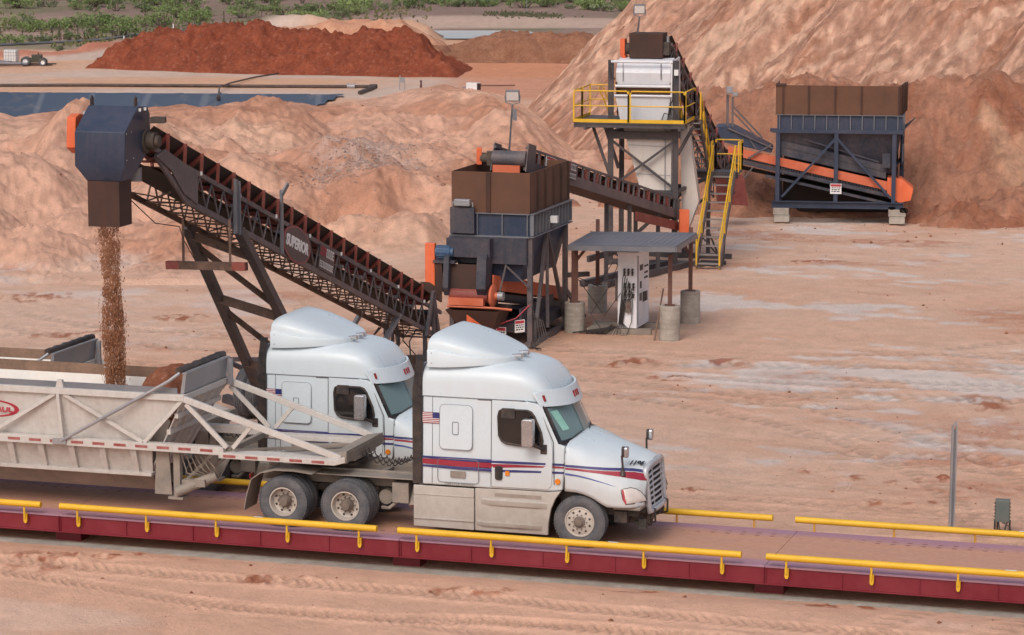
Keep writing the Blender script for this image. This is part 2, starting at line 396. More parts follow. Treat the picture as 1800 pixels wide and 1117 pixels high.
def _tracks(x, y):
    t = (x-SO.x)*SH.x + (y-SO.y)*SH.y; l = (x-SO.x)*SL.x + (y-SO.y)*SL.y
    out = np.zeros_like(x)
    for c, wd, ph, fr, k, w in ((-2.1, .32, 0, 4.6, 2.2, .03), (-2.95, .30, 1, 4.2, -2.4, .08), (-4.5, .34, 2, 5.0, 2.0, .05), (-5.2, .3, .4, 4.4, -2.0, .1), (-6.6, .3, 1, 4.8, 2.2, .08), (-8.4, .36, .2, 4.2, 2.2, .05),
                             (5.2, .35, 0, 4.2, 2, .05), (6.2, .3, 0, 4.4, 2, .13), (9.3, .34, 0, 4, -2, .16), (10.6, .3, 0, 4, 2, .02), (17, .36, 0, 3.4, 2, .14), (25.5, .4, 0, 3, 2, .1), (28, .4, 2, 3, -2, .12), (7.4, .35, 0, 4.4, -2, .06), (12, .4, 1, 3.4, 2.2, .09), (14.2, .4, 2, 3.2, -2, .12), (20, .4, 0, 3.2, 2, .1), (22.3, .4, 1, 3, -2, .08)):
        lc = l - c - fbm(t*w, np.zeros_like(t)+c, 2, 60)*1.6
        band = np.exp(-(lc/wd)**4)
        on = sstep(-.25, .25, fbm(t*.09+c, l*.05, 2, int(70+c*3)))
        if -3.2 < c < 0: on = np.maximum(on, sstep(-.5, .1, fbm(t*.12+c, l*.05, 2, int(170+c*3))))
        lug = np.sin(t*(27 if c < 0 else fr*3) + abs(lc)*k*8 + ph + 6*lc)
        out += band*on*(-.016 + .017*np.clip(lug*1.6, -1, 1)*(.5+vnoise(t*1.3, l*2+c, 66))) + on*.025*np.exp(-((abs(lc)-wd*1.15)/.1)**2)
    for cx, cy, R, w, sd in ARCS:      # sweeping turns of the loader and trucks
        lc = np.hypot(x-cx, y-cy)-R+fbm(x*.06, y*.06, 2, sd)*1.0
        for off in (-1.0, 1.0):
            q = lc-off; band = np.exp(-(q/w)**4)
            if not (band > .01).any(): continue
            on = sstep(-.1, .3, fbm(x*.07+sd, y*.07, 2, sd+1))
            lug = np.sin(np.arctan2(y-cy, x-cx)*R*14 + abs(q)*9)
            out += band*on*(-.016+.014*np.clip(lug*1.5, -1, 1)) + on*.012*np.exp(-((abs(q)-w*1.2)/.12)**2)
    # a tracked machine's print at the right
    a = np.array([.46, -.89]); t2 = (x-12.3)*a[0]+(y-62.5)*a[1]; l2 = (x-12.3)*(-a[1])+(y-62.5)*a[0]
    on = np.exp(-((l2)/.42)**6)*np.exp(-(t2/4.8)**6)
    out += on*.035*np.sin(t2*18)
    return out
PATCH = [(1735, 712, 70, 17), (1440, 832, 42, 8), (1508, 846, 34, 7), (1600, 858, 60, 6), (1660, 850, 40, 5), (1552, 893, 24, 6), (1640, 897, 40, 6), (1235, 872, 26, 6), (480, 1040, 95, 15), (70, 1005, 75, 22), (200, 992, 190, 8), (830, 1062, 90, 9), (1120, 1050, 70, 6), (1500, 1078, 120, 9), (330, 560, 60, 8), (120, 590, 90, 7), (60, 520, 70, 9), (1100, 640, 70, 10), (1180, 668, 80, 6), (1300, 640, 50, 6), (1440, 460, 60, 4), (240, 985, 60, 8)]
def patch(x, y):
    px = px_of(x, y); py = FPX*CAMH/np.maximum(y, 1)-205; out = np.zeros(np.shape(x))
    w = fbm(x*.9, y*.5, 4, 95)
    for a, b, rx, ry in PATCH:
        d = ((px-a)/rx)**2+((py-b)/ry)**2
        out = np.maximum(out, np.clip(1.15-d+w*1.1, 0, 1)*(d < 2.5))
    return out
def hgt(x, y):
    x = np.asarray(x, float); y = np.asarray(y, float)
    t = (x-SO.x)*SH.x + (y-SO.y)*SH.y; l = (x-SO.x)*SL.x + (y-SO.y)*SL.y
    yard = fbm(x*.12, y*.12, 3, 1)*.07 + fbm(x*.9, y*.9, 4, 3)*.022 + fbm(t*.6, l*1.6, 4, 31)*.012 + fbm(x*3.5, y*3.5, 3, 33)*.016
    cl = np.clip(fbm(t*.16, l*.3, 4, 51)*3-.75, 0, 1)         # churned strips
    yard = yard + cl*(ridged(x*2.6, y*2.6, 3, 53)-.5)*.10
    yard = yard + tracks(x, y)
    near_scale = np.exp(-((l-1.5)/2.3)**6)*(t < 40)
    yard = yard + patch(x, y)*(ridged(x*3.1, y*3.1, 3, 57)-.45)*.14
    yard = yard*(1-near_scale) - .13*near_scale
    z = yard*(1-sstep(150, 200, y)) + mound(x, y) + pond(x, y)
    far = sstep(225, 250, y)
    z = z + far*fbm(x*.02, y*.02, 4, 80)*.8 + (1-far)*sstep(185, 200, y)*fbm(x*.1, y*.1, 4, 81)*.18
    # low spoil along the back of the pit
    z = z + np.clip(1.0-abs(y-np.interp(x, [-60, -39, -34.5, -32, -28], [216, 217, 220, 228, 234]))/4.5, 0, 1)*(x < -16)*(x > -60)*(.6+.8*fbm(x*.2, y*.2, 4, 83))*.9
    z = z + 1.9*np.clip(1-abs(y-243-(x+12)*-.2)/9, 0, 1)*sstep(-29, -20, x)*(1-sstep(-7.5, -5.5, x))*(.8+.6*fbm(x*.17, y*.2, 4, 84))
    # pale bank behind the settling pond
    z = z + .62*sstep(260, 267, y)*(1-sstep(300, 330, y))*sstep(-18, -8, x)
    return z
def h1(x, y): return float(hgt(np.array([x]), np.array([y]))[0])

def color_field(x, y, z):
    """true colour of the soil: pale crust, clay, raw red clods, scrubland loam"""
    t = (x-SO.x)*SH.x + (y-SO.y)*SH.y; l = (x-SO.x)*SL.x + (y-SO.y)*SL.y
    c = lambda *a: np.array(lin(*a)[:3])
    n1 = fbm(x*.07, y*.07, 4, 101); n2 = fbm(x*.5, y*.5, 5, 102); n3 = fbm(t*.3, l*.5, 5, 103); n4 = fbm(x*2.5, y*2.5, 3, 104)
    def mixc(a, b, m): return a*(1-m[:, None]) + b*m[:, None]
    col = mixc(np.tile(c(214, 170, 145), (len(x), 1)), c(219, 184, 164), np.clip(.5+n1*.9+n3*.5, 0, 1))
    col = mixc(col, c(202, 156, 132), np.clip(.02+n2*.5-n3*.45, 0, .45))
    px = px_of(x, y)
    # white crust in the yard, pulled along the traffic
    reg = sstep(1000, 1300, px)*sstep(66, 74, y)*(1-sstep(108, 116, y)) + .75*sstep(950, 1200, px)*sstep(58, 62, y)*(1-sstep(70, 76, y))+ .45*(1-sstep(500, 700, px))*sstep(64, 72, y)*(1-sstep(100, 110, y))
    cr = sstep(.12, .50, fbm(t*.17, l*.25, 6, 111, .62)*1.1 + fbm(t*.9, l*1.4, 3, 112)*.4)
    col = mixc(col, c(218, 209, 206), np.clip(cr*reg, 0, .72))
    # foreground road
    fr = 1-sstep(-1.0, -.2, l)
    col = mixc(col, c(223, 177, 152), .85*fr)
    col = mixc(col, c(228, 196, 178), fr*np.clip(sstep(.0, .5, fbm(t*.12, l*.5, 3, 113)), 0, .6))
    # raw red churned patches
    cl = np.clip(fbm(t*.16, l*.3, 4, 51)*3-.75, 0, 1)*(y < 110)
    col = mixc(col, c(176, 116, 90), np.clip(cl*(.5+n4), 0, .6))
    pt = patch(x, y)
    col = mixc(col, c(160, 92, 64), np.clip(pt*sstep(-.12, .3, fbm(x*3.2, y*2.2, 3, 96)), 0, .85))
    # rough mounds: orange sand with darker damp cuts, a grey stony patch
    mz = sstep(.02, .35, mound(x, y))
    ms = mixc(np.tile(c(208, 164, 142), (len(x), 1)), c(188, 138, 114), sstep(-.1, .5, fbm(x*.16, y*.12, 5, 121)+n2*.3))
    ms = mixc(ms, c(216, 174, 150), sstep(.15, .55, fbm(x*.11+4, y*.16, 4, 122)))
    dist = ((px-640)/110)**2 + ((y-122)/11)**2
    ms = mixc(ms, c(178, 152, 142), .8*np.clip(1.25-dist, 0, 1)*sstep(-.3, .3, n4+n2))
    col = mixc(col, ms, mz)
    # terrace behind the pond and pit floor
    te = sstep(172, 178, y)
    col = mixc(col, mixc(np.tile(c(212, 168, 140), (len(x), 1)), c(206, 182, 168), sstep(-.2, .4, fbm(x*.05, y*.1, 4, 131))), te)
    right = sstep(-6, -2, x)*te
    col = mixc(col, c(206, 132, 96), right*.7)
    sp = sstep(.15, .5, np.clip(1.0-abs(y-np.interp(x, [-60, -39, -34.5, -32, -28], [216, 217, 220, 228, 234]))/4.5, 0, 1))*(x < -16)
    col = mixc(col, c(190, 112, 84), sp*.8)
    # scrubland
    sc = sstep(0, 5, y - np.interp(x, [-40, -30, -24, -16], [222, 226, 238, 242]) + fbm(x*.15, y*.1, 3, 141)*4 + (x+12)*.12)
    loam = mixc(np.tile(c(140, 118, 108), (len(x), 1)), c(168, 142, 130), sstep(-.2, .4, fbm(x*.06, y*.03, 4, 142)))
    loam = mixc(loam, c(112, 116, 84), .55*sstep(.0, .45, fbm(x*.12, y*.05, 4, 143)))
    col = mixc(col, loam, sc)
    bk = sstep(258, 261, y)*(1-sstep(267, 271, y))*sstep(-18, -9, x)
    col = mixc(col, c(190, 164, 150), bk*.9)
    tr = tracks(x, y)*(y < 92); return np.clip(col*(1+(.11+.22*mz)[:, None]*n4[:, None]+.06*n2[:, None]+np.clip(tr*6.5, -.18, .12)[:, None]), 0, 1)

def soil_material(name, attr=True, base=(196,140,112), alt=(170,108,80), clod=14, bmp=.5, streak=None, tone=1.0, bd=.06, spk=1.0):
    g = N(name); c = g.coord()
    f = g.noise(c, .9, 8, .7); f2 = g.noise(c, clod, 5, .7); f3 = g.noise(c, 60, 3, .7)
    if attr:
        a = g.n('ShaderNodeAttribute'); a.attribute_name = 'soil'; b = a.outputs['Color']
    else:
        b = g.mix(g.ramp(f, .35, .68), lin(*base), lin(*alt))
    b = g.mix(g.math('MULTIPLY', g.ramp(f2, .5, .70), .42*spk), b, (.55,.5,.48,1), 'MULTIPLY')
    b = g.mix(g.math('MULTIPLY', g.ramp(f3, .5, .72), .32*spk), b, (.6,.55,.5,1), 'MULTIPLY')
    b = g.mix(g.math('MULTIPLY', g.ramp(f2, .28, .45, (1,1,1,1), (0,0,0,1)), .22), b, lin(236, 208, 190))
    b = g.mix(1.0, b, (tone, tone*.99, tone*.975, 1), 'MULTIPLY')
    g.l(b, g.p.inputs['Base Color']); g.p.inputs['Roughness'].default_value = .95; g.p.inputs['Specular IOR Level'].default_value = .15
    g.bump(g.math('ADD', f2, g.math('MULTIPLY', f3, .4)), bmp, bd); return g.m

def grid_object(name, X, Y, Z, material, col=None, mask=None, smooth=True):
    nr, nc = X.shape
    me = bpy.data.meshes.new(name)
    idx = np.arange(nr*nc).reshape(nr, nc)
    q = np.stack([idx[:-1,:-1], idx[:-1,1:], idx[1:,1:], idx[1:,:-1]], -1).reshape(-1, 4)
    V = np.stack([X.ravel(), Y.ravel(), Z.ravel()], 1)
    if mask is not None:
        mk = mask.ravel()[q].any(1); q = q[mk]
        used = np.unique(q); re = np.zeros(len(V), int); re[used] = np.arange(len(used)); V = V[used]; q = re[q]
        if col is not None: col = col[used]
    me.vertices.add(len(V)); me.vertices.foreach_set('co', V.ravel())
    me.loops.add(len(q)*4); me.loops.foreach_set('vertex_index', q.ravel().astype(np.int32))
    me.polygons.add(len(q)); me.polygons.foreach_set('loop_start', np.arange(0, len(q)*4, 4, dtype=np.int32))
    me.update(calc_edges=True)
    if smooth: me.polygons.foreach_set('use_smooth', np.ones(len(q), bool))
    if col is not None:
        at_ = me.attributes.new('soil', 'FLOAT_COLOR', 'POINT')
        at_.data.foreach_set('color', np.concatenate([col, np.ones((len(col), 1))], 1).ravel())
    me.materials.append(material); me.update()
    o = bpy.data.objects.new(name, me); COL.objects.link(o); return o

def rows():
    ys = [12, 20, 28, 34, 38, 41, 43]
    y = 44.5
    while y < 92: ys.append(y); y += 1.9*y*y/(FPX*CAMH)
    while y < 152: ys.append(y); y += .17
    while y < 200: ys.append(y); y += .34
    while y < 330: ys.append(y); y += .8
    while y < 4000: ys.append(y); y *= 1.06
    return np.array(ys)
_ys = rows(); _th = np.concatenate([-.25-np.geomspace(1.6, .004, 46), np.linspace(-.245, .245, 860), .25+np.geomspace(.004, 1.6, 46)])
GX = _ys[:, None]*_th[None, :]; GY = np.repeat(_ys[:, None], len(_th), 1)
GZ = hgt(GX.ravel(), GY.ravel()).reshape(GX.shape)
soil = soil_material('pit_soil', clod=11, bmp=.8, bd=.07, tone=1.06, spk=.65)
tag(grid_object('ground', GX, GY, GZ, soil, color_field(GX.ravel(), GY.ravel(), GZ.ravel())), kind='structure')

# ------------------------------------------------------------------ stockpiles
def heap(name, label, cat, x0, x1, y0, y1, st, fn, material, sink=.4, group=None, cf=None):
    xs = np.arange(x0, x1, st); ys = np.arange(y0, y1, st)
    X, Y = np.meshgrid(xs, ys); G = hgt(X.ravel(), Y.ravel()).reshape(X.shape); Z = fn(X, Y)
    o = grid_object(name, X, Y, np.where(Z > G-sink, Z, G-sink), material, None if cf is None else cf(X.ravel(), Y.ravel(), Z.ravel()), Z > G-sink*.8)
    return tag(o, label, cat, group)

AP = (43.0, 157.0)
def hill(X, Y):
    dx = X-AP[0]; dy = Y-AP[1]; r = np.hypot(dx, dy); a = np.arctan2(dy, dx)
    w = fbm(a*9, r*.03, 3, 201)*1.6
    z = .93*(42.5 + w - r)
    dx = X-78; dy = Y-146; r = np.hypot(dx, dy); a = np.arctan2(dy, dx)*1.75
    st = fbm(a*40+fbm(X*.2,Y*.2,2,209)*1.5, r*.09, 5, 202)*.16 + (ridged(a*95+fbm(X*.3, Y*.3, 2, 219)*2, r*.22, 4, 203)-.6)*.42 + (ridged(a*26+fbm(X*.15,Y*.15,2,208)*2, r*.07, 3, 207)-.6)*.08
    lum = fbm(X*.55, Y*.55, 5, 204)*.4 + fbm(X*1.6, Y*1.6, 6, 205, .66)*.30 + (ridged(X*1.1, Y*1.1, 3, 206)-.6)*.18
    cone = z + (st + lum)*sstep(0, 4, z)
    # loader bench in front of it
    crest = np.interp(X, [5, 8, 10, 13, 16, 19, 22, 30], [117.5, 118, 118.5, 118, 117.6, 117.5, 117.6, 118]) + fbm(X*.3, X*0, 3, 210)*.8
    top = np.interp(X, [3.5, 6, 8.5, 11, 16, 22, 32], [.0, 2.2, 4.3, 5.0, 5.0, 5.0, 5.2]) + fbm(X*.6, Y*.1, 4, 211)*.35
    face = top - np.maximum(crest-Y, 0)*(1.05+.25*fbm(X*.25, Y*.1, 2, 212)) - np.maximum(Y-crest-2, 0)*.55
    toe = np.interp(X, [5, 9, 15, 17, 20, 26], [0, 0, .2, .9, 1.3, 1.2])*np.clip(1-abs(Y-112.0-fbm(X*.4, Y*.0, 2, 219))/3.2, 0, 1)
    face = np.maximum(face, toe*1.6-.7) + (fbm(X*.8, Y*.8, 5, 213)*.42 + (ridged(X*.5, Y*.5, 3, 214)-.6)*.35 + fbm(X*2.6, Y*2.6, 4, 215, .65)*.42)*sstep(0, .6, np.maximum(face, toe))
    return np.maximum(cone, face)
def hill_color(X, Y, Z):
    dx = X-78; dy = Y-146; r = np.hypot(dx, dy); a = np.arctan2(dy, dx)*1.75
    c = lambda *q: np.array(lin(*q)[:3])
    f = fbm(a*85+fbm(X*.35, Y*.35, 3, 231)*2.6, r*.22, 6, 232, .62); g = fbm(X*.5, Y*.5, 5, 233); k = fbm(X*2.6, Y*2.6, 3, 234)
    def mixc(p, q, m): return p*(1-m[:, None]) + q*m[:, None]
    col = mixc(np.tile(c(206, 158, 136), (len(X), 1)), c(226, 186, 162), sstep(.02, .42, f+k*.45))
    col = mixc(col, c(184, 132, 108), sstep(.05, .55, -f+g*.7))
    bench = 1-sstep(118.5, 120, Y+fbm(X*.4, Y*.4, 3, 235)*1.5)
    bc = mixc(np.tile(c(194, 140, 116), (len(X), 1)), c(170, 114, 90), sstep(-.15, .4, g+k*.5))
    bc = mixc(bc, c(214, 166, 138), sstep(.2, .5, fbm(X*.35+3, Y*.35, 4, 236)))
    return np.clip(mixc(col, bc, bench)*(1+.42*k[:, None]+.12*g[:, None]), 0, 1)
sandm = soil_material('stockpile_sand', True, clod=5, bmp=1.0, tone=1.18, bd=.18)
heap('sand_stockpile', 'huge streaked tan sand hill rising behind the tower and feeder', 'sand pile', -1, 48, 108, 170, .12, hill, sandm, cf=hill_color)

def redpile(X, Y):
    A = np.array([-30.4, 204.5]); B = np.array([-3.1, 195.0]); d = B-A; L = np.hypot(*d); d = d/L; n = np.array([-d[1], d[0]])
    s = (X-A[0])*d[0]+(Y-A[1])*d[1]; q = (X-A[0])*n[0]+(Y-A[1])*n[1]; s = s+np.where(s > 14, .24, .0)*np.clip(q, 0, 9)*sstep(14, 22, s)
    hc = np.interp(s, [-2.5, -.2, 1.9, 3.4, 5, 7, 9, 12, 15, 17.5, 19.0, 20.5, 22, 23.7, 24.5, 26, 28.6, 31], [-3, 0, 2.1, 2.5, 2.3, 2.9, 3.1, 3.0, 2.75, 2.5, 2.4, 3.1, 2.75, 3.7, 2.8, 1.4, 0, -3]) + fbm(s*.9, s*0+3, 4, 301)*.42
    foot = np.minimum(np.minimum(q, (9.5-q))*.74, 9)
    z = np.minimum(hc, foot+.0) 
    z = z + (fbm(X*.7, Y*.7, 5, 302)*.38 + (ridged(s*.7, q*.25, 4, 303)-.6)*.85 + fbm(X*2.4, Y*2.4, 3, 304)*.30)*sstep(0, .8, z)
    return z
redm = soil_material('red_clay', False, (178, 98, 72), (136, 72, 54), 4, 1.0, tone=1.0, bd=.2)
heap('red_earth_stockpile', 'long dark red earth stockpile behind the lined pond', 'dirt pile', -34, 0, 192, 218, .13, redpile, redm)
def brownpile(X, Y):
    c = 213.5+fbm(X*.15, X*0, 3, 401)*1.0
    top = np.interp(X, [-9, -6.5, -4.5, -2, 1, 3.5, 6, 9], [0.3, 1.0, .75, 1.9, 2.0, 1.7, 1.6, 0]) + fbm(X*.5, Y*.1, 4, 402)*.3
    z = top - np.maximum(c-1.5-Y, 0)*.75 - np.maximum(Y-c-3, 0)*.5
    return z + (fbm(X*.6, Y*.6, 6, 403, .62)*.55+(ridged(X*.5, Y*.3, 4, 404)-.6)*.8)*sstep(0, .6, z)
brownm = soil_material('brown_spoil', False, (182, 132, 106), (150, 102, 80), 6, 1.0, bd=.15)
heap('spoil_berm', 'low brown spoil berm between the red stockpile and the sand hill', 'dirt pile', -12, 14, 206, 224, .15, brownpile, brownm)
def palepile(X, Y):
    c = 232+fbm(X*.12, X*0, 3, 411)*1.6
    top = np.interp(X, [-26, -22, -17, -12, -9, -6.5, -5], [.2, 1.0, 1.5, 1.7, 1.6, .7, 0])*1.1 + fbm(X*.35, Y*.15, 4, 412)*.5
    z = top - np.maximum(c-1.5-Y, 0)*.7 - np.maximum(Y-c-3, 0)*.5
    return z + (fbm(X*.6, Y*.6, 5, 413)*.3+(ridged(X*.4, Y*.3, 3, 414)-.6)*.6)*sstep(0, .6, z)
palem = soil_material('pale_spoil', False, (212, 164, 136), (196, 136, 108), 7, .9)
heap('pale_spoil_mound', 'pale pinkish spoil heap showing just above the red stockpile crest', 'dirt pile', -30, -3, 224, 242, .2, palepile, palem)

# ------------------------------------------------------------------ pond liner, settling water
def liner_mat():
    g = N('pond_liner_sheet'); c = g.coord()
    cs = g.coord(scale=(1, .55, .2)); f = g.noise(c, .12, 4, .6); wv = g.n('ShaderNodeTexWave'); wv.wave_type = 'BANDS'; wv.inputs['Scale'].default_value = .09; wv.inputs['Distortion'].default_value = 2.5; wv.inputs['Detail'].default_value = 3
    g.l(cs, wv.inputs['Vector'])
    b = g.mix(f, lin(64, 75, 93), lin(80, 91, 107)); b = g.mix(g.math('MULTIPLY', g.ramp(wv.outputs['Fac'], .95, .995), .22), b, lin(150, 150, 156))
    b = g.mix(g.math('MULTIPLY', g.ramp(g.noise(c, .9, 5, .6), .55, .8), .3), b, lin(170, 150, 140))
    g.l(b, g.p.inputs['Base Color']); g.p.inputs['Roughness'].default_value = .6; g.p.inputs['Specular IOR Level'].default_value = .25; g.bump(wv.outputs['Fac'], .3, .15); return g.m
xs = np.arange(-62, -9.5, .35); yy = np.arange(149, 182.5, .25); PX, PY = np.meshgrid(xs, yy)
PZ = pond(PX, PY) + .06 + .05 + fbm(PX*.5+PY*.25, PY*.08-PX*.1, 3, 500)*.035
tag(grid_object('pond_liner', PX, PY, PZ, liner_mat(), None, pond(PX, PY) < -.02), 'blue-grey plastic liner sheet lining the bank of the pond', 'pond liner')
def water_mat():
    g = N('sky_bright_water'); c = g.coord(); f = g.noise(c, .2, 3, .5)
    g.l(g.mix(f, lin(196, 200, 204), lin(214, 216, 220)), g.p.inputs['Base Color']); g.p.inputs['Roughness'].default_value = .15; return g.m  # near-white base colour carries the sky's reflection on the water
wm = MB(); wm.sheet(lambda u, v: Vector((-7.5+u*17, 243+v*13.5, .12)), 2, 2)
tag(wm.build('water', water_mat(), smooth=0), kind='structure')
# ------------------------------------------------------------------ weighbridge
def deck_mat():
    g = N('lilac_deck_with_sand'); c = g.coord()
    y = g.sep(c)[1]
    n = g.noise(g.coord(scale=(.35, 1.6, 1)), 1.3, 6, .65); n2 = g.noise(c, 9, 4, .6)
    paint = g.mix(n2, lin(148, 108, 130), lin(172, 134, 150))
    sandc = g.mix(n2, lin(178, 128, 102), lin(204, 156, 130))
    d = g.math('ABSOLUTE', g.math('SUBTRACT', y, 1.52))
    band = g.n('ShaderNodeMapRange'); band.inputs[1].default_value = 1.28; band.inputs[2].default_value = .86; g.l(g.math('ADD', d, g.math('MULTIPLY', g.math('SUBTRACT', n, .5), 1.1)), band.inputs[0])
    m = g.math('ADD', g.math('MULTIPLY', band.outputs[0], .9), g.math('MULTIPLY', g.ramp(n, .5, .75), .35), True)
    xw = g.math('SINE', g.math('MULTIPLY', g.sep(c)[0], 21.0)); dash = None
    for yc in (.62, 2.42, 2.62):
        q = g.ramp(g.math('ABSOLUTE', g.math('SUBTRACT', y, yc)), .03, .055, (1,1,1,1), (0,0,0,1)); dash = q if dash is None else g.math('MAXIMUM', dash, q)
    dash = g.math('MULTIPLY', g.math('MULTIPLY', dash, g.ramp(xw, .45, .6)), g.ramp(n, .40, .55))
    g.l(g.mix(g.math('MULTIPLY', dash, .7), g.mix(m, paint, sandc), lin(122, 76, 66)), g.p.inputs['Base Color']); g.p.inputs['Roughness'].default_value = .7; g.bump(g.math('ADD', n2, g.math('MULTIPLY', m, 2)), .25, .02); return g.m
M['deck'] = deck_mat()
wb = thing('weighbridge', 'long maroon and lilac truck scale carrying the nearer white truck', 'truck scale', SO, -YAW)
joints = [-15.8, -8.5, -1.15, 6.15, 13.45, 20.8]   # module joints along the deck
for i in range(len(joints)-1):
    a, b = joints[i]+.004, joints[i+1]-.004
    m = MB(); m.span((a, 0, .46), (b, 3.05, .5)); m.build('deck_plate', M['deck'], wb, bevel=.006)
    for y in (0.0, 3.05):
        sg = 1 if y == 0 else -1
        m = MB(); m.span((a, y+.03*sg, .15), (b, y+.05*sg, .458)); m.span((a, y-.0*sg, .13), (b, y+.16*sg, .155))
        k = int((b-a)/1.4)
        for j in range(k+1):
            x = a+.02+(b-a-.04)*j/k; m.span((x-.006, y+.004*sg, .156), (x+.006, y+.029*sg, .457))
        m.build('side_beam', M['maroon'], wb)
for x in joints:
    for y in (.6, 2.5):
        m = MB(); m.span((x-.28, y-.2, -.15), (x+.28, y+.2, .03)); m.tube((x-.12, y, .03), (x-.12, y, .13), .06); m.tube((x+.12, y, .03), (x+.12, y, .13), .06)
        m.build('load_cell_foot', M['maroon'], wb)
m = MB(); m.span((-18, -.45, -.3), (23, .25, -.11)); m.span((-18, 2.8, -.3), (23, 3.3, -.11))
tag(m.build('concrete_footing', M['concrete'], None), kind='structure'); bpy.data.objects['concrete_footing'].location = SO; bpy.data.objects['concrete_footing'].rotation_euler = (0, 0, -YAW)

def guide_rail(x0, x1, near):
    y = -.10 if near else 3.15
    sg = 1 if near else -1
    m = MB(); m.tube((x0, y, .70), (x1, y, .70), .065, n=14)
    r = m.build('guide_rail', M['yellow'], wb)
    n = max(2, round((x1-x0)/1.35)); 
    for j in range(n):
        x = x0+.38+(x1-x0-.76)*j/(n-1)
        p = MB(); p.tube((x, y+.0*sg, .645), (x, y, .40), .022, n=8)
        p.prism([(x-.035, y+.02*sg, .49), (x+.04, y+.02*sg, .49), (x+.04, y+.02*sg, .33), (x+.02, y+.02*sg, .29), (x-.015, y+.02*sg, .29), (x-.035, y+.02*sg, .33)], (0, .055*sg, 0))
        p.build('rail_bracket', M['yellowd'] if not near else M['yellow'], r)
    k = MB(); k.span((x0+(x1-x0)*.62, y-.03, .765), (x0+(x1-x0)*.62+.2, y+.03, .768)); k.build('rail_sticker', M['sign'], r)
for a, b in ((-17.4, -10.9+2.05), (-8.42, -1.58), (-1.14, 5.72), (6.2, 13.4), (13.9, 21)): guide_rail(a, b, True)
for a, b in ((-17.4, -9.6), (-9.0, -2.0), (-1.5, 5.62), (6.08, 13.2), (13.7, 21)): guide_rail(a, b, False)

# ------------------------------------------------------------------ wheels
def wheel(kind, x, y, parent, side):
    """side -1: outer face towards -y. kind steer / dual"""
    R = .51
    def tyre(yc, w):
        m = MB(); h = w/2; pr = [(.292, -h*.78), (.33, -h*.96), (.40, -h*1.04), (.46, -h*.98), (.492, -h*.84)]
        for k in range(5):
            a = -h*.78+2*h*.78*k/5; b = -h*.78+2*h*.78*(k+1)/5
            pr += [(R, a+.004), (R, b-.012), (R-.014, b-.008), (R-.014, b-.001)]
        pr += [(.492, h*.84), (.46, h*.98), (.40, h*1.04), (.33, h*.96), (.292, h*.78)]
        m.lathe(pr, (x, yc, R), (0, 1, 0), 48, caps=False)
        n = 56
        for i in range(n):   # shoulder lugs
            for sg in (-1, 1):
                a = 2*math.pi*(i+(.5 if sg > 0 else 0))/n
                c = Vector((x+math.cos(a)*(R-.006), yc+sg*h*.72, R+math.sin(a)*(R-.006)))
                m.box(c, (.026, h*.42, .034), Matrix.Rotation(-a, 3, 'Y'))
        return m.build('tyre', M['tyre'], None, smooth=30)
    e = MB()
    if kind == 'steer':
        e.lathe([(.285, .05*side), (.297, .125*side), (.278, .13*side), (.262, .105*side), (.25, .11*side), (.16, .122*side), (.10, .125*side)], (x, y, R), (0, 1, 0), 40, caps=False)
        rim = e.build('wheel', M['rim'], parent, smooth=40)
        hb = MB(); hb.lathe([(.115, .11*side), (.115, .15*side), (.085, .16*side), (.07, .19*side), (.0, .2*side)], (x, y, R), (0, 1, 0), 20)
        for i in range(10):
            a = 2*math.pi*i/10; hb.tube((x+math.cos(a)*.145, y+.12*side, R+math.sin(a)*.145), (x+math.cos(a)*.145, y+.15*side, R+math.sin(a)*.145), .012, n=6)
        hb.build('hub', M['hub'], rim)
        hl = MB()
        for i in range(10):
            a = 2*math.pi*(i+.5)/10; c = Vector((x+math.cos(a)*.212, y+.108*side, R+math.sin(a)*.212)); hl.tube(c, c+Vector((0, .014*side, 0)), .023, n=10)
        hl.build('hand_hole', M['black'], rim)
        t = tyre(y, .27); t.parent = rim
    else:
        yo, yi = y, y-side*.34
        e.lathe([(.285, .10*side), (.295, .12*side), (.272, .122*side), (.262, .06*side), (.25, -.02*side), (.2, -.035*side), (.13, -.03*side)], (x, yo, R), (0, 1, 0), 40, caps=False)
        rim = e.build('wheel', M['rim'], parent, smooth=40)
        hb = MB(); hb.lathe([(.135, -.035*side), (.13, .03*side), (.10, .07*side), (.085, .12*side), (.0, .125*side)], (x, yo, R), (0, 1, 0), 20)
        for i in range(10):
            a = 2*math.pi*i/10; hb.tube((x+math.cos(a)*.155, yo-.03*side, R+math.sin(a)*.155), (x+math.cos(a)*.155, yo+.01*side, R+math.sin(a)*.155), .015, n=6)
        hb.build('hub', M['hub'], rim)
        hl = MB()
        for i in range(8):
            a = 2*math.pi*(i+.5)/8; c = Vector((x+math.cos(a)*.218, yo-.036*side, R+math.sin(a)*.218)); hl.tube(c, c+Vector((0, .012*side, 0)), .027, n=10)
        hl.build('hand_hole', M['black'], rim)
        for yy in (yo, yi): t = tyre(yy, .27); t.parent = rim
    return rim

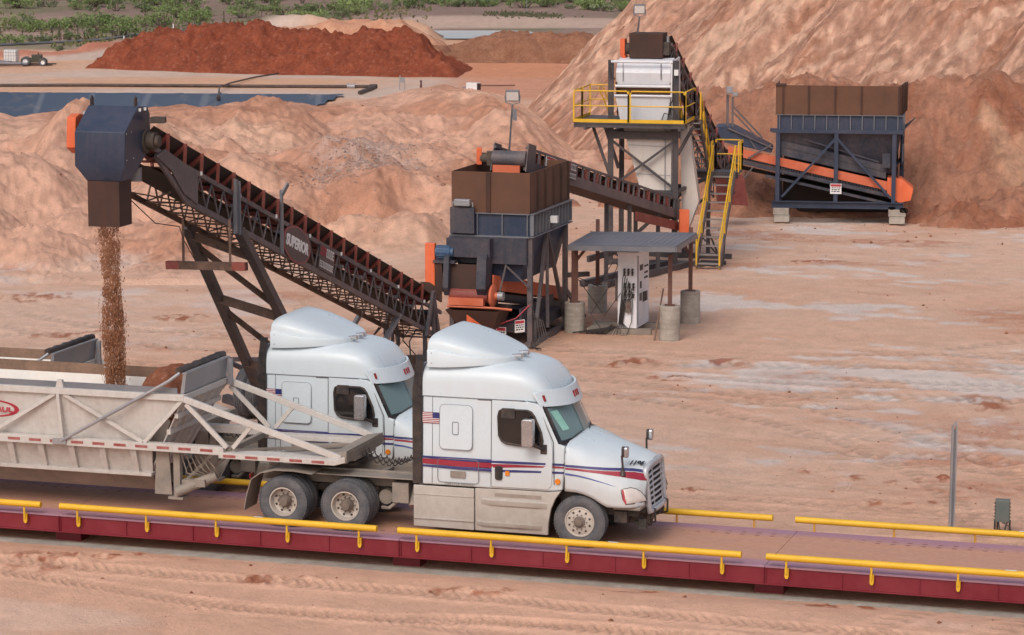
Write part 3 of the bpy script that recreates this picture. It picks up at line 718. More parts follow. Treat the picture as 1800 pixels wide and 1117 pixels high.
# ------------------------------------------------------------------ the tractor unit (x forward, -y the near side, z up from the road)
def lerp_prof(x, tab): return float(np.interp(x, [a for a, _ in tab], [b for _, b in tab]))
def make_truck():
    T = empty('semi_truck', (0, 0, 0))
    tag(T, 'x', 'truck', 'white sleeper trucks')
    W = 1.2
    # cab and sleeper shell -------------------------------------------------
    m = MB()
    out = [(-.78, 1.06), (.55, 1.06), (1.78, 1.06), (2.06, 1.09), (2.10, 1.5), (2.10, 1.96), (1.98, 2.0), (1.63, 2.74), (1.2, 2.815), (.4, 2.815), (-.78, 2.815)]
    def ww(x, z):
        w = W
        if x > 1.1: w -= (x-1.1)*.075
        if z > 2.0: w -= (z-2.0)*.06
        return w
    ysub = 9; rings = []
    for j in range(ysub):
        f = -1+2*j/(ysub-1)
        ring = []
        for x, z in out:
            bx = 0
            if x > 1.55 and z > 1.3: bx = .20*(1-f*f)
            ring.append(Vector((x+bx, f*ww(x, z), z)))
        rings.append(ring)
    m.loft(rings)
    no = len(out); drop = {tuple(sorted((j*no+6, j*no+7, (j+1)*no+7, (j+1)*no+6))) for j in range(ysub-1)}      # windshield opening
    keep = [i for i, f in enumerate(m.f) if tuple(sorted(f)) not in drop]
    m.f = [m.f[i] for i in keep]; m.m = [m.m[i] for i in keep]; m.pc = [m.pc[i] for i in keep]
    m.build('cab', M['white'], T, bevel=.035, seg=3)
    # roof cap -----------------------------------------------------------------
    m = MB(); rings = []
    for x, top, hw, zb in ((-.78, 3.46, 1.16, 2.818), (-.2, 3.48, 1.16, 2.818), (.5, 3.50, 1.155, 2.818), (.95, 3.47, 1.13, 2.818), (1.2, 3.42, 1.10, 2.818), (1.4, 3.34, 1.06, 2.80), (1.56, 3.21, 1.00, 2.78), (1.68, 3.06, .9, 2.76), (1.76, 2.9, .74, 2.75), (1.80, 2.8, .6, 2.74)):
        r = []; n = 12; H = top-zb
        for i in range(-n, n+1):
            a = i/n; s_ = math.copysign(abs(a)**.62, a)
            ang = a*math.pi/2
            yy = hw*math.copysign(abs(math.sin(ang))**.45, a); zz = zb+H*abs(math.cos(ang))**.42
            if abs(a) == 1: zz = zb
            r.append(Vector((x, yy, zz)))
        rings.append(r)
    m.loft(rings); m.build('roof_cap', M['white'], T, smooth=60)
    m = MB()
    for sg in (-1, 1): m.bar((-.775, sg*1.158, 2.815), (1.3, sg*1.150, 2.815), .02, .012)
    m.build('roof_seam', M['grey'], T)
    # roof deflector -------------------------------------------------------------
    m = MB(); rings = []
    for x, zb, zs, zt, hw in ((-.69, 3.38, 3.72, 3.97, 1.14), (-.55, 3.38, 3.72, 4.03, 1.14), (-.3, 3.39, 3.68, 3.985, 1.14), (0, 3.41, 3.63, 3.90, 1.11), (.3, 3.43, 3.60, 3.79, 1.03), (.55, 3.44, 3.585, 3.68, .91), (.76, 3.45, 3.57, 3.60, .72), (.92, 3.46, 3.545, 3.55, .42)):
        r = []; n = 8
        r.append((-hw, zb)); r.append((-hw*1.005, zs-.015)); r.append((-hw*.995, zs)); 
        for i in range(-n, n+1):
            a = i/n; ang = a*math.pi/2
            r.append((hw*.955*math.copysign(abs(math.sin(ang))**.55, a), zs+.012+(zt-zs)*abs(math.cos(ang))**.6 if abs(a) < 1 else zs+.012))
        r += [(hw*.995, zs), (hw*1.005, zs-.015), (hw, zb)]
        rings.append([Vector((x, y, z)) for y, z in r])
    m.loft(rings); fr = m.build('roof_deflector', M['white'], T, smooth=40)
    m = MB(); rnd = random.Random(3)
    for sg in (-1, 1):
        for x, z in ((-.6, 3.66), (-.6, 3.46), (-.35, 3.45), (-.05, 3.58), (-.05, 3.47), (-.02, 3.44), (.3, 3.5)):
            hw = float(np.interp(x, [-.69, -.3, 0, .3, .55], [1.14, 1.13, 1.08, .98, .84]))
            m.tube((x, sg*(hw-.01), z), (x, sg*(hw+.008), z), .012, n=6)
    m.build('rivet', M['grey'], fr)
    for y in (-.42, .02):
        m = MB(); m.tube((.78, y, 3.56), (1.02, y, 3.57), .028, .055, n=12); m.tube((.86, y, 3.48), (.86, y, 3.56), .02); m.build('air_horn', M['chrome'], T)
    # sun visor --------------------------------------------------------------------
    m = MB(); A, B = [], []
    ny = 20; rings = []
    for i in range(ny+1):
        y = -1.13+2.26*i/ny; u = abs(y)/1.13
        xb = 2.06-.43*u**2.4; zb = 2.66+.05*u**2; xt = xb-.14; zt = zb+.33-.06*u**6
        th = .035
        rings.append([Vector((xb, y, zb)), Vector((xt, y, zt)), Vector((xt-th*1.5, y, zt-.01)), Vector((xb-th, y, zb+.012))])
    m.loft(rings); vis = m.build('sun_visor', M['white'], T, bevel=.01)
    for y in (-1.02, -.12, 0, .12, 1.02):
        u = abs(y)/1.13; xb = 2.06-.43*u**2.4; zb = 2.66+.05*u**2
        nrm = Vector((1, (1 if y > 0 else -1)*(.95 if abs(y) > .5 else 0), .3)).normalized()
        c = Vector((xb-.066, y, zb+.165))
        mm = MB(); mm.bar(c+Vector((.012, 0, -.06)), c+Vector((-.03, -.0, .055)), .045, .05, nrm); mm.build('marker_lamp', M['redlens'], vis)
    # windshield ---------------------------------------------------------------------
    def wsp(u, v, o=0.0):
        y = (-1+2*u); x0 = 1.63+.20*(1-y*y); x1 = 1.985+.20*(1-y*y)
        w0, w1 = ww(1.63, 2.74), ww(1.98, 2.0)
        return Vector((x0+(x1-x0)*v+o, y*(w0+(w1-w0)*v)*.985, 2.74+(2.0-2.74)*v+o*.5))
    m = MB(); m.sheet(lambda u, v: wsp(.035+.93*u, .10+.88*v, .012), 16, 6); m.build('windshield', M['wsglass'], T, smooth=60)
    m = MB(); m.span((.9, -1.0, 1.3), (1.0, 1.0, 2.75)); m.span((.95, -1.0, 1.2), (1.7, 1.0, 1.3)); m.build('cab_lining', M['seat'], T)
    for y in (-.55, .55):
        m = MB(); m.span((1.02, y-.26, 1.9), (1.14, y+.26, 2.35)); m.span((1.04, y-.13, 2.36), (1.13, y+.13, 2.56)); m.span((1.02, y-.26, 1.78), (1.5, y+.26, 1.9)); m.build('cab_seat', M['black'], T, bevel=.02)
    m = MB(); m.prism([(1.62, -1.0, 1.7), (1.62, -1.0, 2.02), (1.75, -1.0, 2.06), (2.1, -1.0, 1.99), (2.1, -1.0, 1.7)], (0, 2.0, 0)); m.build('dashboard', M['seat'], T, bevel=.02)
    m = MB(); m.path([Vector((1.52+.08*math.sin(a), .55+.21*math.cos(a), 2.1+.19*math.sin(a))) for a in [i*math.pi/10 for i in range(20)]], .018, 6, closed=True); m.bar((1.52, .55, 2.1), (1.68, .55, 1.95), .05, .05); m.build('steering_wheel', M['black'], T)
    m = MB()
    for a, b, c_, d in ((0, .04, .02, 1.0), (.96, 1, .02, 1.0), (.495, .505, .05, 1.0)): m.sheet(lambda u, v: wsp(a+(b-a)*u, c_+(d-c_)*v, .016), 2, 6)
    m.sheet(lambda u, v: wsp(u, .94+.07*v, .018), 16, 1); m.build('windshield_gasket', M['black'], T, smooth=60)
    m = MB(); m.sheet(lambda u, v: wsp(.06+.11*u+.06*v, .2+.52*v, .017), 3, 4); m.build('window_sticker', M['paper'], T)
    m = MB()
    for u0 in (.14, .56): m.path([wsp(u0, .99, .04), wsp(u0+.12, .93, .035), wsp(u0+.30, .88, .03)], .012, 6)
    m.build('wiper', M['black'], T)
    # cowl at the foot of the glass
    m = MB(); m.sheet(lambda u, v: Vector((1.99+.2*(1-(2*u-1)**2)+.10*v, (2*u-1)*1.1, 2.0-.015*v)), 14, 2); m.build('cowl', M['black'], T)
    # hood ---------------------------------------------------------------------------------
    hd = [(2.115, [(1.165, 1.10), (1.17, 1.55), (1.125, 1.86), (1.03, 1.965), (.55, 2.04), (0, 2.06)]),
          (2.36, [(1.17, 1.09), (1.16, 1.48), (1.08, 1.78), (.93, 1.91), (.48, 1.985), (0, 2.01)]),
          (2.67, [(1.18, 1.01), (1.16, 1.36), (1.0, 1.66), (.83, 1.80), (.43, 1.90), (0, 1.93)]),
          (2.97, [(1.18, .84), (1.14, 1.24), (.93, 1.55), (.745, 1.70), (.40, 1.81), (0, 1.84)]),
          (3.3, [(1.15, .83), (1.07, 1.17), (.83, 1.44), (.645, 1.60), (.36, 1.71), (0, 1.745)]),
          (3.5, [(1.05, .83), (.95, 1.12), (.72, 1.36), (.585, 1.52), (.33, 1.645), (0, 1.69)]),
          (3.62, [(.86, .83), (.74, 1.08), (.60, 1.32), (.535, 1.46), (.30, 1.59), (0, 1.63)])]
    m = MB(); rings = []
    def smoothring(pts):
        # Catmull-Rom through the half section, mirrored
        P = [Vector((0, a, b)) for a, b in pts]; Q = []
        full = P + [Vector((0, -p.y, p.z)) for p in reversed(P[:-1])]
        for i in range(len(full)-1):
            p0, p1, p2, p3 = full[max(i-1, 0)], full[i], full[i+1], full[min(i+2, len(full)-1)]
            for k in range(4):
                t = k/4; Q.append(.5*((2*p1)+(p2-p0)*t+(2*p0-5*p1+4*p2-p3)*t*t+(3*p1-p0-3*p2+p3)*t**3))
        Q.append(full[-1]); return Q
    secs = [smoothring(p) for _, p in hd]; xs = [x for x, _ in hd]
    for j in range(len(xs)-1):
        for k in range(4):
            t = k/4; i0, i1, i2, i3 = max(j-1, 0), j, j+1, min(j+2, len(xs)-1)
            r = []
            for q in range(len(secs[0])):
                p0, p1, p2, p3 = secs[i0][q], secs[i1][q], secs[i2][q], secs[i3][q]
                v = p1+(p2-p1)*t if j in (0, len(xs)-2) else .5*((2*p1)+(p2-p0)*t+(2*p0-5*p1+4*p2-p3)*t*t+(3*p1-p0-3*p2+p3)*t**3)
                r.append(Vector((xs[j]+(xs[j+1]-xs[j])*t, v.y, v.z)))
            rings.append(r)
    rings.append([Vector((xs[-1], p.y, p.z)) for p in secs[-1]])
    # arch cut: lift the lower rim around the wheel
    for r in rings:
        x = r[0].x
        zmin = lerp_prof(x, [(2.1, 1.10), (2.36, 1.09), (2.55, 1.05), (2.7, .99), (2.85, .90), (2.97, .84), (3.7, .83)])
        for e in (0, -1): r[e].z = zmin
    m.loft(rings, caps=False, close=False)
    hood = m.build('hood', M['white'], T, smooth=50, fix=False)
    sol = hood.modifiers.new('Solidify', 'SOLIDIFY'); sol.thickness = .02; sol.offset = 1
    HR = rings
    def hoodpt(x, i, off=.0):   # i: index along the section (0..1 from the near lower rim to the far lower rim)
        b = min(range(len(HR)-1), key=lambda k: abs(HR[k][0].x-x)) ; 
        if HR[b][0].x > x and b > 0: b -= 1
        t = (x-HR[b][0].x)/max(1e-6, HR[b+1][0].x-HR[b][0].x)
        n = len(HR[0])-1; f = i*n; k = min(int(f), n-1); s = f-k
        P = lambda r: r[n-k]*(1-s)+r[n-k-1]*s
        p = P(HR[b])*(1-t)+P(HR[b+1])*t
        if off:
            q = P(HR[b]); c = Vector((x, 0, 1.0)); p = p + (p-c).normalized()*off
        return p
    def hoodz(x, z, off=.012, side=-1):   # point of the hood's near side at height z
        lo, hi = 0.0, .5
        for _ in range(24):
            mid = (lo+hi)/2
            if hoodpt(x, mid).z < z: lo = mid
            else: hi = mid
        p = hoodpt(x, lo); e = .012
        du = hoodpt(min(x+.03, 3.615), lo)-hoodpt(max(x-.03, 2.12), lo); dv = hoodpt(x, min(lo+e, .5))-hoodpt(x, max(lo-e, 0))
        d = du.cross(dv).normalized()
        if d.y > 0: d = -d
        p = p + d*off
        if side > 0: p.y = -p.y
        return p
    for sg in (-1, 1):
        m = MB(); m.path([hoodpt(2.118, .0 if sg < 0 else 1.0, .01)]+[hoodpt(2.118, q if sg < 0 else 1-q, .012) for q in (.05, .12, .2, .28, .36)], .014, 5); m.build('hood_gap', M['black'], T)
    # dark boxes added inside the hood, standing in for shade in the arches
    m = MB(); m.span((1.95, -.86, .62), (3.5, .86, 1.02)); m.span((2.0, -.62, .9), (3.45, .62, 1.42)); m.build('bay_dark_fill', M['blackd'], T)
    # grille -----------------------------------------------------------------------------------
    m = MB()
    def gp(u, v, o=0):  # u -1..1 across, v 0 bottom..1 top
        hw = .56+.05*v; top = 1.58-.10*abs(u)**4; z = .67+(top-.67)*v
        return Vector((3.70-.075*v-.05*u*u+o, u*hw, z))
    edge = [gp(-1+2*i/10, 0) for i in range(11)] + [gp(1, j/8) for j in range(1, 8)] + [gp(1-2*i/12, 1) for i in range(13)] + [gp(-1, 1-j/8) for j in range(1, 8)]
    m.path(edge, .06, 8, closed=True)
    m.sheet(lambda u, v: gp(-.96+1.92*u, .97+.10*v, .005-.06*v), 10, 2)
    gr = m.build('grille', M['grilleg'], T, smooth=50)
    m = MB(); m.sheet(lambda u, v: gp(-1+2*u, v, -.05), 8, 6); m.build('grille_mesh', M['black'], gr)
    m = MB()
    for k in range(8):
        v = .08+.118*k
        m.path([gp(-.97+1.94*i/10, v+.012*(1-(i/5-1)**2), .0) for i in range(11)], .024, 6)
    for u in (-.52, .52): m.path([gp(u, v/8, .006) for v in range(9)], .014, 6)
    m.build('grille_bar', M['grilleg'], gr)
    # headlights -------------------------------------------------------------------------------
    for sg in (-1, 1):
        prof = [(3.22, 1.17), (3.27, 1.185), (3.38, 1.20), (3.47, 1.17), (3.55, 1.10), (3.61, 1.00), (3.63, .92), (3.45, .915), (3.33, .905), (3.27, 1.0)]
        c = Vector((3.44, 0, 1.04))
        m = MB(); ring = [hoodz(x, z, .03, sg) for x, z in prof]; ring2 = [hoodz(3.44+(x-3.44)*.85, 1.04+(z-1.04)*.85, .045, sg) for x, z in prof]; ring0 = [hoodz(x, z, -.03, sg) for x, z in prof]
        r3 = [hoodz(3.44+(x-3.44)*.45, 1.04+(z-1.04)*.45, .05, sg) for x, z in prof]; m.loft([ring0, ring, ring2, r3]); hl = m.build('headlight', M['lens'], T, smooth=50)
        m = MB(); m.path([hoodz(x, z, .028, sg) for x, z in prof], .010, 6, closed=True); m.build('lamp_bezel', M['black'], hl)
        m = MB(); q = [(3.235, 1.165), (3.262, 1.168), (3.335, .915), (3.318, .905), (3.27, 1.0)]; m.loft([[hoodz(x, z, .02, sg) for x, z in q], [hoodz(x, z, .052, sg) for x, z in q]]); m.build('lamp_reflector', M['inkred'], hl)
    # stripes on hood and cab ---------------------------------------------------------------------
    def hood_strip(name, top, bot, m_):
        mm = MB(); xs2 = np.linspace(top[0][0], top[-1][0], 60)
        zt = np.interp(xs2, [p[0] for p in top], [p[1] for p in top]); zb = np.interp(xs2, [p[0] for p in bot], [p[1] for p in bot])
        rows_ = [[hoodz(float(x), float(a+(b-a)*k/4), .026) for x, a, b in zip(xs2, zt, zb)] for k in range(5)]
        mm.loft(rows_, caps=False, close=False); return mm.build(name, m_, hood, smooth=40, fix=False)
    xs_ = [2.13, 2.35, 2.6, 2.85, 3.05, 3.2, 3.35, 3.5, 3.6]
    f1 = [1.62, 1.61, 1.585, 1.56, 1.545, 1.535, 1.52, 1.49, 1.465]
    hood_strip('hood_stripe', list(zip(xs_, f1)), [(x, z-.045) for x, z in zip(xs_, f1)], M['blue'])
    wd = [.035, .04, .045, .055, .075, .09, .11, .12, .12]
    hood_strip('hood_stripe', [(x, z-.058) for x, z in zip(xs_, f1)], [(x, z-.058-w_) for x, z, w_ in zip(xs_, f1, wd)], M['red'])
    lb = [(2.13, 1.46), (2.35, 1.435), (2.6, 1.385), (2.85, 1.315), (3.05, 1.25), (3.13, 1.225)]
    hood_strip('hood_stripe', lb, [(x, z-.04+.008*i) for i, (x, z) in enumerate(lb)], M['lblue'])
    def side_strip(name, top, bot, m_):
        mm = MB()
        P = lambda x, z: Vector((x, -ww(x, z)-.004, z))
        A = [P(x, z) for x, z in top]; B = [P(x, z) for x, z in bot]
        mm.loft([A, B, [b+Vector((0, .003, 0)) for b in B], [a+Vector((0, .003, 0)) for a in A]]); return mm.build(name, m_, T, smooth=0)
    sx = [-.775, 0, .6, 1.0, 1.4, 1.8, 2.09]
    side_strip('side_stripe', [(x, z) for x, z in zip(sx, [1.63, 1.605, 1.61, 1.615, 1.62, 1.622, 1.622])], [(x, z) for x, z in zip(sx, [1.59, 1.565, 1.57, 1.575, 1.578, 1.58, 1.58])], M['blue'])
    side_strip('side_stripe', [(x, z) for x, z in zip(sx, [1.575, 1.548, 1.55, 1.552, 1.555, 1.56, 1.562])], [(x, z) for x, z in zip(sx, [1.475, 1.455, 1.47, 1.50, 1.52, 1.528, 1.53])], M['red'])
    side_strip('side_stripe', [(x, z) for x, z in zip(sx, [1.455, 1.435, 1.435, 1.445, 1.455, 1.462, 1.462])], [(x, z) for x, z in zip(sx, [1.415, 1.395, 1.395, 1.405, 1.415, 1.422, 1.422])], M['blue'])
    # flag
    m = MB(); mw = MB(); x0, x1, z0, z1 = -.775, -.43, 2.28, 2.50
    yv = -ww(0, 2.4)-.004
    mw.span((x0, yv, z0), (x1, yv+.002, z1)); fl = mw.build('flag_decal', M['wvinyl'], T)
    for k in range(7):
        za = z0+(z1-z0)*(2*k)/13; m.span((x0, yv-.003, za), (x1, yv-.001, za+(z1-z0)/13))
    m.build('flag_stripe', M['red'], fl); m = MB(); m.span((x1-.14, yv-.005, z0+(z1-z0)*6/13), (x1, yv-.0032, z1)); m.build('flag_canton', M['blue'], fl)
    # sleeper panels, door lines
    def line(pts, r=.006, y=None, name='panel_seam', m_='grey', parent=T, closed=False):
        mm = MB(); mm.path([Vector((x, (-ww(x, z)-.002) if y is None else y, z)) for x, z in pts], r, 6, closed); return mm.build(name, M[m_], parent)
    def rrect(x0, x1, z0, z1, r):
        p = []
        for cx, cz, a0 in ((x1-r, z1-r, 0), (x0+r, z1-r, 90), (x0+r, z0+r, 180), (x1-r, z0+r, 270)):
            for k in range(5): a = rad(a0+k*22.5); p.append((cx+math.cos(a)*r, cz+math.sin(a)*r))
        return p
    def plate(poly, th, name, m_, parent=T, bev=.008):
        mm = MB(); a = [Vector((x, -ww(x, z)+.01, z)) for x, z in poly]; b = [Vector((x, -ww(x, z)-th, z)) for x, z in poly]; mm.loft([a, b]); return mm.build(name, M[m_], parent, bevel=bev)
    line([(-.575, 2.81), (-.578, 1.08)]); line([(.63, 2.80), (.63, 1.10)])
    pl = plate(rrect(-.42, .25, 1.79, 2.67, .09), .014, 'sleeper_panel', 'white', bev=.006)
    mm = MB(); mm.path([Vector((x, -ww(x, z)-.014, z)) for x, z in rrect(-.42, .25, 1.79, 2.67, .09)], .005, 5, True); mm.build('panel_edge', M['grey'], pl)
    mm = MB(); mm.path([Vector((x, -ww(x, z)-.016, z)) for x, z in rrect(-.155, -.035, 2.09, 2.33, .02)], .006, 5, True); mm.build('vent_slot', M['grey'], pl)
    lo = line(rrect(-.46, .38, 1.13, 1.60, .07), .007, closed=True, name='locker_door')
    mm = MB(); mm.span((-.2, -1.213, 1.235), (.11, -1.199, 1.36)); mm.build('locker_plate', M['frame'], T)
    text('fleet_lettering', 'DAKOTA VIENNA', M['frame'], T, frame_m((-.02, -1.204, 1.10), (1, 0, 0), (0, 0, 1)), .075, .002)
    door = plate([(.645, 1.10), (1.78, 1.10), (1.85, 1.2), (1.865, 1.85), (1.845, 2.05), (1.60, 2.70), (1.5, 2.775), (1.35, 2.80), (.645, 2.80)], .016, 'door', 'white', bev=.010)
    wp = [(.80, 2.60), (.775, 2.5), (.80, 2.12), (.86, 2.02), (.95, 1.975), (1.2, 1.95), (1.6, 1.945), (1.655, 1.975), (1.67, 2.05), (1.635, 2.22), (1.5, 2.52), (1.44, 2.60), (1.36, 2.63), (.86, 2.63)]
    win = plate(wp, .022, 'window', 'glass', door, .003)
    mm = MB(); mm.path([Vector((x, -ww(x, z)-.02, z)) for x, z in wp], .022, 6, True); mm.build('window_gasket', M['black'], win)
    mm = MB(); mm.prism([Vector((x, -ww(x, z)-.05, z)) for x, z in rrect(.84, 1.12, 2.47, 2.66, .03)], (0, .06, 0)); mm.build('window_shade', M['black'], win)
    hx = MB(); hx.prism([Vector((x, -1.235, z)) for x, z in rrect(.72, .87, 1.24, 1.52, .05)], (0, .05, 0)); hx.build('door_handle', M['black'], door, bevel=.01)
    mm = MB(); mm.span((.93, -1.224, 1.34), (1.01, -1.215, 1.43)); mm.build('door_sticker', M['tail'], door)
    mm = MB(); mm.tube((1.97, -1.14, 1.27), (1.97, -1.165, 1.27), .055, n=14); mm.build('turn_lamp', M['tail'], T)
    line([(.35, 2.79), (1.25, 2.805), (1.45, 2.78), (1.58, 2.70), (1.88, 2.03), (1.895, 1.2)], .008, name='drip_rail', m_='black')
    # dark rear edge fairing
    m = MB()
    for sg in (-1, 1): m.prism([(-.80, sg*1.19, 1.07), (-.80, sg*1.19, 3.1), (-.74, sg*1.165, 3.60), (-.90, sg*1.165, 3.60), (-.985, sg*1.19, 2.9), (-.985, sg*1.19, 1.07)], (0, -sg*.03, 0))
    m.build('side_extender', M['black'], T)
    m = MB(); m.span((-.86, -1.15, .95), (-.79, 1.15, 3.42)); m.build('rear_wall', M['grey'], T)
    # lower side fairings with steps
    for sg in (-1, 1):
        m = MB(); pr = [(-.97, .21), (-.97, 1.03), (.28, 1.03), (.28, .20)]
        m.prism([(x, sg*1.19, z) for x, z in pr], (0, -sg*.06, 0))
        f = m.build('side_fairing', M['skirt'], T, bevel=.012)
        mm = MB(); mm.bar((-.96, sg*1.196, .86), (.27, sg*1.196, .86), .012, .025); mm.bar((-.96, sg*1.20, .38), (.27, sg*1.20, .38), .03, .03); mm.build('fairing_rib', M['skirt'], f, bevel=.006)
        m = MB(); q = [(.295, .20), (.295, 1.04), (.6, 1.05), (1.78, 1.05), (2.04, 1.08), (1.93, .93), (1.84, .72), (1.79, .44), (1.78, .20)]
        m.prism([(x, sg*1.175, z) for x, z in q], (0, -sg*.08, 0)); s2 = m.build('step_fairing', M['skirt'], T, bevel=.015)
        mm = MB(); rings = []
        for x, d in ((.42, .0), (.6, .05), (1.0, .055), (1.5, .055), (1.66, .045), (1.76, 0)):
            rings.append([Vector((x, sg*1.17, .86)), Vector((x, sg*(1.178+d), .83)), Vector((x, sg*(1.178+d*.6), .74)), Vector((x, sg*1.17, .70))])
        mm.loft(rings)
        rings = []
        for x, d in ((.33, .0), (.45, .05), (1.0, .06), (1.5, .055), (1.66, .0)):
            rings.append([Vector((x, sg*1.17, .40)), Vector((x, sg*(1.178+d), .385)), Vector((x, sg*(1.178+d*.8), .32)), Vector((x, sg*1.17, .27))])
        mm.loft(rings); mm.build('step', M['skirt'], s2, smooth=30)
        mm = MB(); mm.span((.7, sg*1.18, .90), (1.65, sg*1.17, .97)); mm.build('step_recess', M['frame'], s2)
    m = MB(); m.span((-.9, -1.1, .3), (1.7, 1.1, .9)); m.build('fuel_tank', M['blackd'], T)
    # mirrors
    for sg in (-1, 1):
        m = MB(); m.path([(1.72, sg*1.12, 1.88), (1.66, sg*1.2, 1.90), (1.56, sg*1.34, 1.98), (1.5, sg*1.40, 2.05)], .03, 8); m.box((1.69, sg*1.15, 1.89), (.13, .05, .19)); arm = m.build('mirror', M['black'], T, bevel=.01)
        m = MB(); m.prism([Vector((1.46+(x-1.46), sg*1.36, z)) for x, z in rrect(1.345, 1.575, 1.99, 2.52, .04)], (0, sg*.17, 0)); m.build('mirror_head', M['chrome'], arm, bevel=.02, seg=3)
        m = MB(); m.span((1.335, sg*1.375, 2.02), (1.346, sg*1.515, 2.49)); m.build('mirror_glass', M['glass'], arm)
        m = MB(); x0 = 3.2
        b = Vector((x0, sg*.905, 1.47)); m.path([b, b+Vector((.0, sg*.0, .16)), b+Vector((-.01, sg*.03, .34))], .022, 8); m.tube(b+Vector((0, 0, -.05)), b+Vector((0, 0, .06)), .075, .03, n=10)
        arm = m.build('hood_mirror', M['black'], T)
        m = MB(); m.prism([(x0+.05, sg*.935+y, z) for y, z in [(q[0]*1.0, q[1]) for q in rrect(-.075, .075, 1.78, 2.0, .05)]], (.07, 0, 0)); m.build('mirror_head', M['chrome'], arm, bevel=.015)
        m = MB(); m.prism([(x0+.0, sg*.935+y, z) for y, z in rrect(-.07, .07, 1.785, 1.995, .05)], (.048, 0, 0)); m.build('mirror_glass', M['black'], arm)
    # number on the hood shoulder
    nb = hoodz(3.40, 1.548, .03); n1_ = hoodz(3.52, 1.525, .03)
    text('fleet_number', '1196', M['ink'], hood, frame_m(hoodz(3.37, 1.58, .062), (hoodz(3.45, 1.558, .03)-hoodz(3.29, 1.58, .03)), hoodz(3.37, 1.61, .03)-hoodz(3.37, 1.54, .03)), .15, .004, bold=.007, shear=.3)
    # chassis ------------------------------------------------------------------------------------
    m = MB()
    for sg in (-1, 1): m.span((-4.55, sg*.42-.045, .80), (3.35, sg*.42+.045, 1.05))
    for x in (-4.4, -3.2, -2.0, -1.2): m.span((x-.06, -.38, .82), (x+.06, .38, 1.03))
    m.build('chassis_frame', M['frame'], T, bevel=.008)
    m = MB()
    for x in (-2.40, -3.72):
        m.tube((x, -1.1, .51), (x, 1.1, .51), .10, n=12); m.blob((x, 0, .52), .24, int(-x*10)); m.box((x, -.45, .72), (.5, .1, .18)); m.box((x, .45, .72), (.5, .1, .18))
        for sg in (-1, 1): m.tube((x+.35, sg*.5, .45), (x+.35, sg*.5, .8), .13, n=12); m.bar((x+.05, sg*.42, .62), (x+.75, sg*.42, .75), .08, .12)
    m.tube((2.42, -1.0, .5), (2.42, 1.0, .5), .07, n=10); m.bar((-2.3, 0, .55), (1.0, 0, .75), .12, .12)
    m.build('drive_axle', M['blackd'], T)
    m = MB(); m.box((-1.35, -.72, .78), (.34, .34, .4)); m.tube((-1.75, -.62, .62), (-1.75, -.2, .62), .15, n=14); m.tube((-1.12, -.8, .5), (-1.12, -.5, .95), .10, n=10); m.path([(-1.0, -.5, .9), (-1.3, -.75, .7), (-1.6, -.85, .45), (-1.8, -.7, .42)], .035, 6)
    m.build('air_tank', M['frame'], T)
    m = MB(); m.prism([(-3.75, -.48, 1.10), (-2.45, -.48, 1.18), (-2.45, .48, 1.18), (-3.75, .48, 1.10)], (0, 0, .06)); m.build('fifth_wheel', M['blackd'], T, bevel=.01)
    for k in range(3):
        m = MB(); m.path([(-.85, -.25+.2*k+.04*math.sin(t*1.6), 1.9-.04*t+.0-.7*math.sin(math.pi*t/24)+.045*math.cos(t*1.9)) if True else 0 for t in range(0)] or [Vector((-.86-1.6*t/60, -.2+.2*k+.05*math.sin(t*1.3), 1.75-.35*t/60-.35*math.sin(math.pi*t/60)+.05*math.cos(t*1.3))) for t in range(61)], .012, 5)
        m.build('air_line', M['cable'], T)
    for sg in (-1, 1):
        # quarter fender and flap behind the tandem
        m = MB(); outp = [(-4.56, .30), (-4.50, .62), (-4.40, .94), (-4.2, 1.08), (-3.9, 1.15), (-3.5, 1.16), (-3.1, 1.12)]
        rings = [[Vector((x, sg*1.23, z)), Vector((x, sg*.56, z)), Vector((x+.012, sg*.56, z-.014)), Vector((x+.012, sg*1.23, z-.014))] for x, z in outp]
        m.loft(rings); m.build('mudguard', M['frame'], T, smooth=40)
        m = MB(); m.span((-4.3, sg*.5, 1.0), (-1.0, sg*.42, 1.12)); m.span((-3.2, sg*.95, 1.06), (-1.0, sg*.5, 1.085)); m.build('deck_rail', M['frame'], T, bevel=.01)
        m = MB(); m.tube((-4.2, sg*.7, 1.17), (-4.0, sg*.7, 1.17), .05, n=8); m.build('work_lamp', M['frame'], T)
        m = MB(); m.box((-4.6, sg*.7, .9), (.03, .18, .1)); m.build('tail_lamp', M['redlens'], T)
    # front end without its bumper cover
    m = MB(); m.span((3.05, -1.06, .77), (3.6, -.55, .835)); m.span((3.05, .55, .77), (3.6, 1.06, .835)); m.build('bumper_trim', M['frame'], T, bevel=.02)
    rnd = random.Random(11); m = MB()
    m.span((3.2, -.62, .42), (3.52, .62, .70)); m.span((3.05, -.95, .5), (3.3, .95, .72))
    for i in range(34): m.box((rnd.uniform(3.25, 3.62), rnd.uniform(-.7, .7), rnd.uniform(.38, .72)), (rnd.uniform(.05, .16), rnd.uniform(.04, .2), rnd.uniform(.05, .2)), Matrix.Rotation(rnd.uniform(-.4, .4), 3, 'X'))
    for i in range(14): m.box((3.64+rnd.uniform(-.04, .04), -.5+i*.075, .62-rnd.uniform(0, .1)), (.05, .045, .16))
    m.build('bare_bumper_frame', M['blackd'], T)
    for y in (-.45, .5):
        m = MB(); m.path([(3.6, y, .72), (3.74, y, .70), (3.74, y, .45), (3.62, y, .42)], .022, 8); m.build('tow_hook', M['black'], T)
    for sg in (-1, 1):
        wheel('steer', 2.42, sg*1.06, T, sg)
        for x in (-2.40, -3.72): wheel('dual', x, sg*1.09, T, sg)
    return T
truck = make_truck()
truck.location = lane(0, 1.52, .5); truck.rotation_euler = (0, 0, -YAW)
